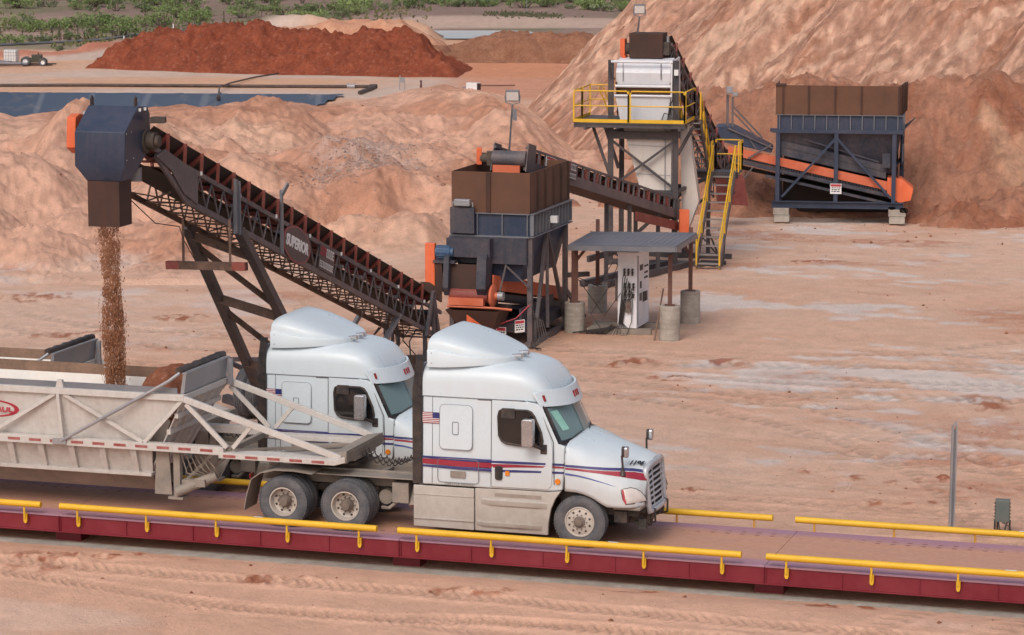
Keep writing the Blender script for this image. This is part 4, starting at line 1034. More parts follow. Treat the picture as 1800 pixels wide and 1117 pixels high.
truck['label'] = 'white sleeper truck on the scale, mint sticker in its windshield'
truck2 = copy_tree(truck)
truck2.location = lane(-4.97, 5.62, 0.0)
truck2['label'] = 'white sleeper truck standing on bare ground behind the scale'
for ch in list(COL.objects):        # the rear truck carries no number or window sticker in view
    if ch.parent == truck2 and (ch.name.startswith('window_sticker')): bpy.data.objects.remove(ch)
for ch in list(COL.objects):
    if ch.name.startswith('fleet_number') and ch.parent and ch.parent.parent == truck2: bpy.data.objects.remove(ch)
# ------------------------------------------------------------------ bottom-dump trailers (same lane frame as their truck)
def make_trailer():
    T = empty('bottom_dump_trailer', (0, 0, 0)); tag(T, 'x', 'trailer', 'white bottom dump trailers')
    X0, X1 = -15.2, -6.0
    # hopper side walls, slightly sloped; end wall slopes forward
    def wall(sg):
        m = MB()
        o = [Vector((X0-.2, sg*1.13, 2.42)), Vector((-5.92, sg*1.13, 2.42)), Vector((-6.72, sg*.98, 1.52)), Vector((X0+.6, sg*.98, 1.52))]
        i = [v+Vector((0, -sg*.03, 0)) for v in o]
        m.loft([o, i]); return m
    body = MB()
    for sg in (-1, 1): body.v, body.f, body.m = body.v, body.f, body.m; w_ = wall(sg); body.add(w_.v, w_.f)
    # lower tub
    for sg in (-1, 1):
        o = [Vector((X0+.4, sg*1.06, 1.38)), Vector((-6.62, sg*1.06, 1.38)), Vector((-6.70, sg*.86, .82)), Vector((X0+.5, sg*.86, .82))]
        body.loft([o, [v+Vector((0, -sg*.03, 0)) for v in o]])
    # end walls
    for a, b in (((-5.9, 2.42), (-6.75, .84)), ((X0-.2, 2.42), (X0+.5, .84))):
        o = [Vector((a[0], -1.12, a[1])), Vector((a[0], 1.12, a[1])), Vector((b[0], .84, b[1])), Vector((b[0], -.84, b[1]))]
        body.loft([o, [v+Vector((.03 if a[0] < -10 else -.03, 0, 0)) for v in o]])
    hop = body.build('hopper_wall', M['trailer'], T)
    # inner lining
    m = MB()
    for sg in (-1, 1):
        o = [Vector((X0, sg*1.09, 2.52)), Vector((-5.98, sg*1.09, 2.52)), Vector((-6.8, sg*.45, 1.0)), Vector((X0+.6, sg*.45, 1.0))]; m.loft([o, [v+Vector((0, -sg*.012, 0)) for v in o]])
    m.build('hopper_lining', M['trailin'], hop)
    m = MB()
    for i in range(5):   # ribs under the sloped front wall
        y = -.9+.45*i; m.bar((-5.93, y, 2.36), (-6.72, y*.78, .9), .06, .07)
    m.bar((-6.25, -1.05, 1.75), (-6.25, 1.05, 1.75), .08, .1); m.bar((-6.05, -1.1, 2.1), (-6.05, 1.1, 2.1), .08, .1); m.build('front_wall_rib', M['trailer'], hop)
    for sg in (-1, 1):
        m = MB(); m.span((X0-.2, sg*1.20, 2.42), (-5.84, sg*1.06, 2.55)); m.build('top_rail', M['trailer'], T, bevel=.012)
        m = MB(); m.span((X0-.2, sg*1.10, 2.553), (-6.02, sg*1.075, 2.67)); m.build('side_board', M['grey'] if sg < 0 else M['lumber'], T)
        if sg > 0:
            m = MB(); m.span((X0-.2, 1.05, 2.44), (-6.02, 1.085, 2.60)); m.build('inner_rail_lining', M['lumber'], T)
        m = MB(); m.span((X0-.2, sg*1.20, 1.37), (-5.0, sg*1.0, 1.53)); belt = m.build('belt_rail', M['trailer'], T, bevel=.008)
        t_ = MB(); x = -15.0
        while x < -5.2:
            t_.span((x, sg*1.2035, 1.425), (x+.27, sg*1.2, 1.48)); x += .475
        t_.build('reflective_tape', M['tape'], belt)
        for x in (-8.6, -11.6, -14.3):
            m = MB(); m.bar((x-.03, sg*1.17, 2.42), (x+.04, sg*1.15, 1.53), .07, .09); m.prism([(x-.09, sg*1.17, 2.55), (x+.09, sg*1.17, 2.55), (x+.05, sg*1.17, 2.72), (x-.05, sg*1.17, 2.72)], (0, -sg*.1, 0))
            m.build('side_post', M['trailer'], T, bevel=.01)
        m = MB()
        for a, b in (((-8.52, 2.43), (-6.78, 1.53)), ((-6.74, 1.53), (-5.90, 2.43)), ((-8.70, 2.43), (-10.15, 1.55)), ((-10.2, 1.55), (-11.55, 2.43)), ((-11.7, 2.43), (-13.0, 1.55))):
            m.bar((a[0], sg*1.15, a[1]), (b[0], sg*1.15, b[1]), .06, .075)
        m.build('diagonal_brace', M['trailer'], T, bevel=.006)
        m = MB(); x = X0+.6
        m.span((X0+.4, sg*1.02, .80), (-6.66, sg*.82, .87))
        while x < -6.6:
            m.prism([(x-.07, sg*1.03, 1.37), (x+.07, sg*1.03, 1.37), (x+.06, sg*.84, .86), (x-.06, sg*.84, .86)], (0, sg*.12, 0))
            x += .69
        m.build('tub_rib', M['trailer'], hop, bevel=.006)
        m = MB(); o = [(X0+.8, sg*.80, .82), (-6.72, sg*.80, .82), (-6.82, sg*.42, .40), (X0+.9, sg*.42, .40)]
        m.loft([[Vector(p) for p in o], [Vector(p)+Vector((0, -sg*.04, 0)) for p in o]]); m.build('dump_gate', M['frame'], T)
        # gooseneck
        m = MB(); m.bar((-5.88, sg*1.14, 2.47), (-2.52, sg*1.10, 1.44), .095, .125); m.build('gooseneck_beam', M['trailer'], T, bevel=.012)
        m = MB(); m.bar((-5.82, sg*1.13, 2.36), (-4.94, sg*1.12, 1.52), .075, .09); m.bar((-4.82, sg*1.12, 1.52), (-4.42, sg*1.12, 1.98), .07, .085); m.build('knee_brace', M['trailer'], T, bevel=.008)
        m = MB(); m.prism([(-5.10, sg*1.21, 1.42), (-2.62, sg*1.21, 1.42), (-2.42, sg*1.12, 1.47), (-2.75, sg*.82, 1.47), (-4.4, sg*.86, 1.44), (-5.10, sg*1.0, 1.44)], (0, 0, -.11)); m.build('nose_plate', M['trailer'], T, bevel=.008)
        t_ = MB(); x = -5.0
        while x < -2.8: t_.span((x, sg*1.213, 1.335), (x+.27, sg*1.209, 1.39)); x += .475
        t_.build('reflective_tape', M['tape'], T)
    m = MB(); m.span((-5.98, -1.08, 2.42), (-5.84, 1.08, 2.54)); m.build('front_top_beam', M['trailer'], T, bevel=.012)
    m = MB(); m.bar((-2.48, -1.08, 1.44), (-2.48, 1.08, 1.44), .14, .2); m.prism([(-2.4, -.6, 1.36), (-2.9, -.95, 1.36), (-4.1, -.6, 1.33), (-4.1, .6, 1.33), (-2.9, .95, 1.36), (-2.4, .6, 1.36)], (0, 0, -.06))
    m.prism([(-2.42, -1.05, 1.34), (-2.42, -1.05, 1.58), (-2.75, -1.05, 1.52), (-3.0, -1.05, 1.36)], (0, 2.1, 0)); m.bar((-4.9, -1.0, 1.44), (-2.6, .6, 1.40), .06, .06); m.bar((-4.9, 1.0, 1.44), (-3.0, -.4, 1.40), .06, .06); m.bar((-4.95, -1.05, 1.44), (-4.95, 1.05, 1.44), .1, .12)
    m.build('kingpin_frame', M['frame'], T, bevel=.008)
    # headboard with rolled tarp
    m = MB(); m.prism([(-5.96, -1.08, 2.56), (-5.90, -1.08, 2.96), (-5.83, -1.08, 2.96), (-5.88, -1.08, 2.56)], (0, 2.16, 0)); hb = m.build('headboard', M['galv'], T)
    m = MB(); m.bar((-5.86, -1.1, 2.975), (-5.86, 1.1, 2.975), .1, .03); m.span((-5.82, .98, 2.4), (-5.72, 1.06, 2.95)); m.build('headboard_cap', M['galv'], hb)
    m = MB(); m.path([Vector((-5.98+.012*math.sin(i*1.7), -1.12+2.26*i/16, 3.02+.012*math.sin(i*2.3))) for i in range(17)], .075, 10); m.build('tarp_roll', M['black'], T)
    m = MB(); m.path([(-8.55, -1.23, 1.47), (-7.3, -1.25, 2.17), (-6.15, -1.24, 2.82), (-5.95, -1.12, 2.98)], .035, 8); m.box((-8.6, -1.22, 1.46), (.3, .05, .12)); m.build('tarp_arm', M['galv'], T)
    # landing leg, winch, hoses between hopper and tractor
    for sg in (-1, 1):
        m = MB(); m.span((-6.18, sg*1.0, .42), (-6.04, sg*.86, 1.4)); m.box((-6.11, sg*.93, .40), (.32, .3, .05)); m.build('landing_leg', M['frame'], T)
        m = MB(); m.bar((-6.1, sg*.9, .6), (-5.4, sg*.6, 1.35), .06, .06); m.build('leg_stay', M['frame'], T)
        m = MB(); m.prism([(-6.55, sg*1.0, 1.38), (-6.28, sg*1.0, 1.38), (-6.22, sg*1.0, .45), (-6.6, sg*1.0, .45)], (0, -sg*.03, 0)); m.build('leg_guard', M['frame'], T)
    m = MB(); m.tube((-6.1, -1.05, .52), (-5.35, -.75, .85), .11, n=12); m.bar((-6.0, -.9, .7), (-5.5, -.9, .72), .2, .14); m.build('air_cylinder', M['frame'], T)
    m = MB()
    for k in range(6): m.path([(-6.0+.1*k, -1.0, 1.3), (-5.9+.12*k, -.95, .9+.03*k), (-5.6+.06*k, -.7, .8), (-5.2, -.3, 1.2)], .014, 5)
    m.build('air_hose', M['frame'], T)
    # rear axles
    m = MB(); m.span((-16.6, -.9, .95), (-12.8, -.7, 1.3)); m.span((-16.6, .7, .95), (-12.8, .9, 1.3)); m.span((-16.6, -1.2, 1.2), (-16.4, 1.2, 1.5)); m.tube((-14.7, -1.1, .51), (-14.7, 1.1, .51), .08); m.tube((-16.0, -1.1, .51), (-16.0, 1.1, .51), .08); m.build('rear_frame', M['trailer'], T)
    for sg in (-1, 1):
        for x in (-14.7, -16.0): wheel('dual', x, sg*1.09, T, sg)
    # logo oval on the side
    cx, cz, a, b = -10.22, 2.03, .60, .175
    def ell(k, s_, yy): return Vector((cx+math.cos(k)*a*s_, yy(cz+math.sin(k)*b*s_), cz+math.sin(k)*b*s_))
    yy = lambda z: -(.98+(z-1.52)*(.15/.9))-.006
    m = MB(); n = 40; o = [ell(2*math.pi*i/n, 1.08, yy) for i in range(n)]; q = [ell(2*math.pi*i/n, .90, yy) for i in range(n)]
    m.loft([[p+Vector((0, .004, 0)) for p in o], o, q, [p+Vector((0, .004, 0)) for p in q]], caps=False); lg = m.build('logo_oval', M['inkred'], T)
    text('logo_lettering', 'AUL', M['inkred'], lg, frame_m((cx+.31, yy(cz)-.004, cz), (1, 0, 0), (0, .16, 1)), .205, .002, bold=.008)
    # load of sand against the front wall
    m = MB()
    def pile(u, v):
        x = X0+.9+(8.2)*u; y = -1.0+2.0*v
        hgt_ = 1.42+1.62*math.exp(-((x+6.62)/.72)**2)*(1-.4*abs(y)) + .85*math.exp(-((x+7.98)/.6)**2) + .10*math.sin(x*5+y*7)+.06*math.sin(x*13-y*11)
        wdt = min(1.06, .45+(hgt_-1.0)*.42)
        return Vector((x, y*wdt, hgt_-.12*abs(y)+.16*float(fbm(np.array([x*2.2]), np.array([y*2.2]), 4, 77)[0])))
    m.sheet(pile, 90, 26); m.build('sand_load', M['redsand'], T, smooth=60)
    return T
M['grain'] = soil_material('falling_grain', False, (206, 150, 116), (160, 104, 74), 3, .2, tone=.74)
M['redsand'] = soil_material('damp_red_sand', False, (152, 98, 76), (128, 78, 58), 10, .8)
trl = make_trailer(); trl.location = lane(0, 1.52, .5); trl.rotation_euler = (0, 0, -YAW)
trl['label'] = 'dusty white bottom dump trailer on the scale, being filled with sand'
trl2 = copy_tree(trl); trl2.location = lane(-4.97, 5.62, 0)
for ch in list(COL.objects):
    if ch.parent == trl2 and ch.name.startswith('sand_load'): bpy.data.objects.remove(ch)
trl2['label'] = 'bottom dump trailer beyond the one being loaded, only its rim and headboard showing'

# falling sand
def stream():
    rnd = np.random.RandomState(5)
    gy, gx = np.mgrid[0:120, 0:24]; dens = .5+1.1*fbm(gx*.45, gy*.16, 4, 700)
    head = lane(-7.98, 1.52); top, bot = 6.5, 2.1
    m = MB(); n = 19000
    for i in range(n):
        f = rnd.rand()**.9; z = top-(top-bot)*f
        wd = .20+.04*f+.02*math.sin(f*14)
        r = wd*math.sqrt(rnd.rand()); a = rnd.rand()*6.283
        if rnd.rand() < .08: r *= 1.4
        ln = .010+.045*rnd.rand()*(f+.3); s_ = .004+.010*rnd.rand()**2
        if dens[int(f*119.99), int(a/6.2832*23.99)] < rnd.rand()*.75-.12: continue
        x = head.x+math.cos(a)*r+.10*f; y = head.y+math.sin(a)*r
        p = [(x-s_, y, z), (x, y-s_, z), (x+s_, y, z), (x, y+s_, z)]
        m.add([(x, y, z+ln)]+p+[(x, y, z-ln*.8)], [(0,1,2),(0,2,3),(0,3,4),(0,4,1),(5,2,1),(5,3,2),(5,4,3),(5,1,4)])
    o = m.build('falling_sand', M['grain'], None, smooth=0, fix=False)
    tag(o, 'stream of red-brown sand pouring from the chute into the trailer', 'sand', kind='stuff')
stream()
# ------------------------------------------------------------------ stacking conveyor over the trailer
Z = Vector((0, 0, 1))
def fr(o, a):      # local frame builder: origin, heading; returns f(u along, v to the left of heading, z)
    a = Vector((a[0], a[1], 0)).normalized(); b = Vector((-a.y, a.x, 0))
    return lambda u, v, z: Vector(o) + a*u + b*v + Z*z
T0 = Vector((-2.31, 77.4, 1.0)); adir = Vector((-.261, -.965, 0)).normalized(); SLP = .311
def make_stacker():
    # s: horizontal run from the tail point, v: + is towards the far (left) side, w: height above bottom chord
    side = Vector((-adir.y, adir.x, 0)); side = side if side.x < 0 else -side       # far side
    cv = lambda s, v, w=0: T0 + adir*s + side*v + Z*(SLP*s + w)
    root = thing('stacking_conveyor', 'long charcoal truss conveyor rising to the chute over the trailer', 'conveyor', (T0.x, T0.y, 0))
    B = lambda m, n, k, p=root, **q: m.build(n, M[k], p, world=True, **q)
    S0, S1, WD, DP = -1.2, 19.6, 1.08, .72
    for v, k in ((0, 'truss'), (WD, 'trussb')):
        m = MB(); m.bar(cv(S0, v, 0), cv(S1-(1.8 if v == 0 else .2), v, 0), .06, .12)
        if v == 0: m.bar(cv(S1-1.8, v, 0), cv(S1-.2, v, .60), .06, .12)
        B(m, 'bottom_chord', k)
        m = MB(); m.bar(cv(S0, v, DP), cv(S1, v, DP), .07, .10); B(m, 'top_chord', k)
        m = MB(); n = 26
        for i in range(n):
            a = S0+(S1-2.3-S0)*i/n; b = S0+(S1-2.3-S0)*(i+1)/n; c = (a+b)/2
            m.tube(cv(a, v, .04), cv(c, v, DP-.04), .022, n=6); m.tube(cv(c, v, DP-.04), cv(b, v, .04), .022, n=6)
        B(m, 'truss_web', k)
    m = MB(); n = 17
    for i in range(n):
        a = S0+(S1-1.0-S0)*i/n; b = S0+(S1-1.0-S0)*(i+1)/n
        m.bar(cv(a, 0, 0), cv(a, WD, 0), .04, .04); m.bar(cv(a, 0, 0), cv(b, WD, 0), .03, .03); m.bar(cv(a, WD, 0), cv(b, 0, 0), .03, .03)
    B(m, 'bottom_bracing', 'trussb')
    m = MB(); m.loft([[cv(s, .1, .42), cv(s, WD-.1, .42), cv(s, WD-.1, .45), cv(s, .1, .45)] for s in (S0+.3, S1-.6)]); B(m, 'return_pan', 'trussb')
    # belt: troughed carrying side
    m = MB()
    def belt(u, v):
        s = S0+.4+(S1-S0-.5)*u; y = -.02+(WD+.04)*v; c = abs(2*v-1); lift = max(0, c-.42)*.52
        return cv(s, y, DP+.17+lift)
    m.sheet(belt, 30, 10); m.sheet(lambda u, v: cv(S0+.4+(S1-S0-.5)*u, .12+(WD-.24)*v, .36), 30, 1); bl = B(m, 'belt', 'belt')
    m = MB()
    def load(u, v):
        s = S0+1+(S1-S0-1.3)*u; y = .3+(WD-.6)*v; return cv(s, y, DP+.2+.10*math.sin(math.pi*v)+.02*math.sin(s*9))
    m.sheet(load, 60, 5); B(m, 'conveyed_sand', 'redsand', bl)
    n = 21
    for i in range(n):
        s = S0+.9+(S1-S0-1.7)*i/(n-1)
        m = MB()
        m.bar(cv(s, -.02, DP+.02), cv(s, -.05, DP+.47), .055, .075, adir); m.bar(cv(s, WD+.02, DP+.02), cv(s, WD+.05, DP+.47), .055, .075, adir); m.bar(cv(s, -.02, DP+.07), cv(s, WD+.02, DP+.07), .07, .05)
        m.tube(cv(s, -.03, DP+.42), cv(s, .30, DP+.13), .06, n=10); m.tube(cv(s, WD+.03, DP+.42), cv(s, WD-.30, DP+.13), .06, n=10); m.tube(cv(s, .32, DP+.12), cv(s, WD-.32, DP+.12), .06, n=10)
        B(m, 'idler', 'idler')
    # white lugs and pale return idlers seen through the truss
    m = MB()
    for s in np.arange(.5, 17, 2.35): m.box(cv(s, -.045, DP+.03), (.05, .05, .08))
    B(m, 'splice_bolt', 'sign')
    for s in np.arange(1.0, 15.8, 1.5):
        m = MB(); m.tube(cv(s, .1, .52), cv(s, WD-.1, .52), .05, n=10); B(m, 'return_idler', 'galv')
    # splice plates mid-way, and the belt scale posts
    m = MB(); s = 14.9
    m.bar(cv(s, -.05, -.16), cv(s, -.05, DP+.32), .22, .05, side); m.bar(cv(s-.13, -.09, -.16), cv(s-.13, -.09, DP+.32), .03, .06, side); m.bar(cv(s+.13, -.09, -.16), cv(s+.13, -.09, DP+.32), .03, .06, side); B(m, 'splice_plate', 'grey')
    m = MB(); s = 11.9; m.bar(cv(s, -.05, -.05), cv(s, -.05, DP+.72), .1, .06, side); m.bar(cv(s, -.07, DP+.62), cv(s-.15, -.16, DP+.9), .14, .04, side); B(m, 'hold_down_post', 'grey')
    # gusset near the head
    m = MB(); m.prism([cv(S1-2.4, -.03, .02), cv(S1-2.4, -.03, DP), cv(S1-.6, -.03, DP+.1), cv(S1-.1, -.03, DP-.15), cv(S1-.9, -.03, .45), cv(S1-1.6, -.03, .10)], side*-.03); B(m, 'head_gusset', 'truss')
    # signs
    nrm = -side
    xdir = -(adir + Z*SLP).normalized()       # reads down the slope, left to right
    def sgn(s, w): return cv(s, -.05, w)
    c = sgn(10.9, .34); up = nrm.cross(xdir).normalized(); 
    m = MB(); n = 36; ring = lambda r, o: [c + xdir*(math.cos(2*math.pi*i/n)*1.0*r) + up*(math.sin(2*math.pi*i/n)*.43*r) + nrm*o for i in range(n)]
    m.loft([ring(1, 0), ring(1, .02), ring(.9, .022)]); sg = B(m, 'oval_sign', 'inkred2')
    m = MB(); m.loft([ring(.9, .018), ring(.9, .026)]); B(m, 'sign_face', 'signd', sg)
    Mx = frame_m(c + nrm*.03 - root.location, xdir, up); text('sign_lettering', 'SUPERIOR', M['sign'], sg, Mx, .36, .004, bold=.014, sx=1.0)
    # second plate: illegible red and white lettering, built as glyph-like strokes
    c = sgn(8.75, .38)
    rnd = random.Random(4); m1, m2 = MB(), MB()
    def stroke(mb, x, y, w, h_): mb.add([c+xdir*x+up*y+nrm*.02, c+xdir*(x+w)+up*y+nrm*.02, c+xdir*(x+w)+up*(y+h_)+nrm*.02, c+xdir*x+up*(y+h_)+nrm*.02], [(0,1,2,3)])
    m = MB(); m.loft([[c+xdir*a+up*b+nrm*o for a, b in ((-.55, -.30), (.6, -.30), (.6, .30), (-.55, .30))] for o in (0, .015)]); sp = B(m, 'name_plate', 'signd')
    for r, (y, hh, cnt) in enumerate(((.05, .22, 7), (-.24, .16, 9))):
        for k in range(cnt):
            x = -.5+1.05*k/cnt; w_ = 1.05/cnt*.78; mb = m1 if (r == 0 and k < 3) else m2
            stroke(mb, x, y, w_*.3, hh); stroke(mb, x, y+hh*.8, w_, hh*.2); stroke(mb, x, y, w_, hh*.2)
            if rnd.random() < .6: stroke(mb, x+w_*.7, y, w_*.3, hh)
            else: stroke(mb, x, y+hh*.42, w_*.8, hh*.18)
    B(m1, 'plate_lettering', 'inkred', sp, smooth=0); B(m2, 'plate_lettering', 'sign', sp, smooth=0)
    # head pulley, motor, chute ------------------------------------------------
    hp = cv(S1+.1, WD/2, DP+.1)
    m = MB(); m.tube(hp-side*.5, hp+side*.5, .24, n=20); B(m, 'head_pulley', 'blackd')
    m = MB(); m.tube(cv(S1+.05, -.12, DP+.12), cv(S1+.05, .05, DP+.12), .19, n=16); m.tube(cv(S1+.05, -.2, DP+.12), cv(S1+.05, -.1, DP+.12), .12, n=12); m.box(cv(S1+.1, -.2, DP+.55), (.3, .3, .12)); B(m, 'pulley_bearing', 'blackd')
    # chute hood: built around the stream
    H = lane(-7.98, 1.52); fx = adir; fs = -side      # fx towards the camera, fs to the near/right side
    P = lambda a, b, z: Vector((H.x, H.y, 0)) + fx*a + fs*b + Z*z
    m = MB()
    prof = [(.42, 8.22), (.46, 7.52), (.27, 7.2), (-.33, 7.2), (-.75, 7.75), (-.92, 7.95), (-.92, 8.5), (-.78, 8.66), (-.3, 8.70)]
    m.prism([P(a, .58, z) for a, z in prof], fs*-1.10)
    # taper the lower part sideways
    for i, v in enumerate(m.v):
        v = Vector(v); z = v.z
        if z < 7.4:
            d = (v-P(0, .03, z)).dot(fs); k = .66; v = v - fs*d*(1-k); m.v[i] = tuple(v)
    ch = B(m, 'discharge_hood', 'navy', bevel=.015)
    m = MB()
    for b in (-.46, .5): m.path([P(-.3, b, 8.66), P(-.3, b, 8.84), P(-.35, b, 8.89), P(-.4, b, 8.84), P(-.4, b, 8.66)], .02, 8)
    B(m, 'lifting_lug', 'black', ch)
    m = MB(); m.box(P(-.35, .59, 8.62), (.05, .06, .06)); m.box(P(-.62, .59, 8.62), (.06, .06, .06)); B(m, 'warning_sticker', 'sign', ch)
    m = MB(); m.box(P(-.66, .585, 7.93), (.1, .1, .1)); 
    B(m, 'shaft_bearing', 'inkred', ch)
    m = MB(); rnd = random.Random(2)
    for a, z in ((.36, 8.18), (.1, 8.2), (.36, 7.65), (0, 7.66), (-.5, 8.05), (-.5, 7.8), (-.7, 8.1), (-.8, 7.85), (-.6, 7.72)): m.tube(P(a, .575, z), P(a, .592, z), .014, n=6)
    B(m, 'hood_bolt', 'galv', ch)
    m = MB(); q = [(.29, .37), (.29, -.32), (-.35, -.32), (-.35, .37)]
    m.loft([[P(a, b, 7.205) for a, b in q], [P(a, b, 6.27) for a, b in q], [P(a*.93, b*.93, 6.27) for a, b in q], [P(a*.93, b*.93, 7.2) for a, b in q]], caps=False); B(m, 'drop_chute', 'rustd')
    m = MB(); m.prism([P(.12, -.62, 8.48), P(.18, -.62, 7.86), P(-.08, -.62, 7.72), P(-.4, -.62, 7.95), P(-.36, -.62, 8.5), P(-.1, -.62, 8.54)], fs*-.2); B(m, 'drive_guard', 'orange', bevel=.02)
    m = MB(); m.tube(P(-.3, -.62, 8.52), P(-.3, -.4, 8.52), .06, n=10); m.box(P(-.3, -.55, 8.4), (.2, .2, .1)); m.box(P(-.75, .3, 7.25), (.24, .24, .28)); B(m, 'gear_reducer', 'galv')
    kA0, fA0 = cv(14.9, WD+.2, -.02), at(456, 700, 68.7)
    m = MB(); m.path([cv(S1-1, WD+.05, .0), cv(S1-3, WD+.1, -.3), cv(S1-4.4, WD+.1, -.1), cv(14.9, WD+.15, -.3), kA0.lerp(fA0, .25), kA0.lerp(fA0, .5)], .012, 6); B(m, 'hanging_cable', 'cable')
    # undercarriage legs ---------------------------------------------------------
    g = lambda px, py, Y: at(px, py, Y)
    kA, kB = cv(14.9, WD+.05, -.02), cv(14.7, -.05, -.05)      # far and near hangers
    fA = Vector((-6.05, 68.4, .55)); fB = Vector((-4.5, 68.0, .55))
    fA = at(462, 700, 68.6); fB = at(580, 726, 68.2)
    for a, b in ((kA, fA), (kB, fB)):
        m = MB(); m.bar(a, b, .2, .2); B(m, 'support_leg', 'column')
    pA = lambda t: kA.lerp(fA, t); pB = lambda t: kB.lerp(fB, t)
    m = MB(); m.bar(pA(.05), pB(.14), .16, .18); m.bar(pA(.40), pB(.46), .16, .2); m.bar(pA(.78), pB(.83), .16, .18); m.bar(pA(.1), pB(.40), .1, .12); m.bar(pA(.46), pB(.80), .1, .12); B(m, 'cross_brace', 'trussb')
    # counterweight beam hung below
    m = MB(); ba, bb = at(294, 466, 60.5), at(433, 469, 59.4); m.bar(ba, bb, .12, .17); cwb = B(m, 'hung_beam', 'trussb')
    m = MB(); m.bar(ba.lerp(bb, .0), ba.lerp(bb, .17), .125, .175); m.bar(ba.lerp(bb, .84), bb, .125, .175); B(m, 'red_marking', 'idler', cwb)
    m = MB()
    for px, t in ((324, .21), (407, .80)):
        b = ba.lerp(bb, t); m.bar(b, Vector((b.x, b.y, b.z+1.0)), .05, .05)
    B(m, 'hanger_rod', 'trussb')
    # travel axle with tyres
    m = MB(); ax = at(372, 632, 70.5); bx = at(505, 632, 69.0); m.bar(ax, bx, .14, .1); m.bar(ax+Vector((.12, 0, 0)), Vector((ax.x+.12, ax.y, .8)), .36, .2); m.bar(Vector((ax.x+.5, ax.y, ax.z-.1)), at(470, 668, 69.4), .1, .1); m.bar(at(395, 700, 70.2), at(500, 735, 69), .2, .2); B(m, 'axle_frame', 'column')
    for px in (437, 458):
        c = at(px, 738, 70.0); c.z = .62; dv = Vector((.93, -.36, 0))
        m = MB(); pr = [(.3, -.13), (.40, -.16), (.54, -.15), (.6, -.12)]
        for k in range(4): a = -.12+.06*k; pr += [(.62, a+.004), (.62, a+.05), (.60, a+.053), (.60, a+.058)]
        pr += [(.54, .15), (.40, .16), (.3, .13)]
        m.lathe(pr, c, dv, 32); B(m, 'tyre', 'tyre')
    # tail section: take-up, wheels of cable, strut feet
    m = MB(); m.tube(cv(S0+.3, .05, .5), cv(S0+.3, WD-.05, .5), .24, n=16); B(m, 'tail_pulley', 'blackd')
    for v in (-.06, WD+.06):
        m = MB(); e = cv(-.2, v, 0); m.bar(cv(.35, v, -.2), cv(-.3, v, 1.15), .16, .08, side); m.bar(cv(-.9, v, -.3), cv(-.3, v, 1.15), .16, .08, side); m.bar(cv(-.35, v, -.3), cv(-.3, v, .9), .1, .08, side); B(m, 'tail_frame', 'truss')
    for v in (0, WD):
        m = MB(); a = cv(2.6, v, .05); m.bar(a, Vector((a.x-1.1, a.y-1.6, .05)), .11, .11); B(m, 'tail_strut', 'grey')
        m = MB(); a = cv(.3, v, 0); m.bar(a, Vector((a.x, a.y, 0)), .12, .12); B(m, 'tail_leg', 'column')
    m = MB(); a = Vector((T0.x-.6, T0.y-.9, .12)); m.bar(a+Vector((-1.8, -.5, 0)), a+Vector((2.2, .4, 0)), .2, .2); m.bar(a+Vector((-1.2, 1.2, 0)), a+Vector((1.8, 1.9, 0)), .2, .2); B(m, 'tail_skid', 'trussb')
    m = MB(); rnd = random.Random(8)
    for k in range(9):
        q = cv(1.2+rnd.uniform(-.6, 1.2), WD*rnd.random(), -.1); m.path([q, q+Vector((rnd.uniform(-.4, .4), -.3, -.3)), Vector((q.x+rnd.uniform(-.6, .6), q.y-.5, .12)), Vector((q.x+rnd.uniform(-1.2, 1.2), q.y-1.2, .05))], .022, 5)
    B(m, 'cable_bundle', 'cable')
    # loading skirt
    m = MB()
    for v in (-.02, WD-.04): m.prism([cv(.6, v, DP+.4), cv(-1.3, v, DP+.3), cv(-1.3, v, DP+.62), cv(-.1, v, DP+.66), cv(.6, v, DP+.55)], side*.06)
    B(m, 'loading_skirt', 'trussb')
    return root
M['inkred2'] = mat('dull_red_sign_rim', lin(128, 58, 66), .5, 0, .2)
stacker = make_stacker()
# ------------------------------------------------------------------ process plant
class Loc:
    """local frame on the ground: u to the right and towards the camera, v away"""
    def __init__(s, x, y, yaw): s.o = Vector((x, y, 0)); a = rad(yaw); s.u = Vector((math.cos(a), -math.sin(a), 0)); s.v = Vector((math.sin(a), math.cos(a), 0)); s.yaw = -a
    def __call__(s, u, v, z=0): return s.o + s.u*u + s.v*v + Z*z
    def R(s): return Matrix.Rotation(s.yaw, 3, 'Z')
def BLD(root): return lambda m, n, k, p=root, **q: m.build(n, M[k] if isinstance(k, str) else k, p, world=True, **q)
def lbox(m, L, a, b):
    p = [L(*q) for q in ((a[0],a[1],a[2]),(b[0],a[1],a[2]),(b[0],b[1],a[2]),(a[0],b[1],a[2]),(a[0],a[1],b[2]),(b[0],a[1],b[2]),(b[0],b[1],b[2]),(a[0],b[1],b[2]))]
    return m.hexa(p)
def shell(m, bot, top, th=.03):
    """open box: outer rings bot/top with inner faces"""
    def inn(r):
        c = sum(r, Vector())/len(r); return [p+(c-p).normalized()*th*1.4 for p in r]
    return m.loft([bot, top, inn(top), inn(bot)], caps=False, loop=True)
def rect(L, u0, u1, v0, v1, z): return [L(u0, v0, z), L(u1, v0, z), L(u1, v1, z), L(u0, v1, z)]
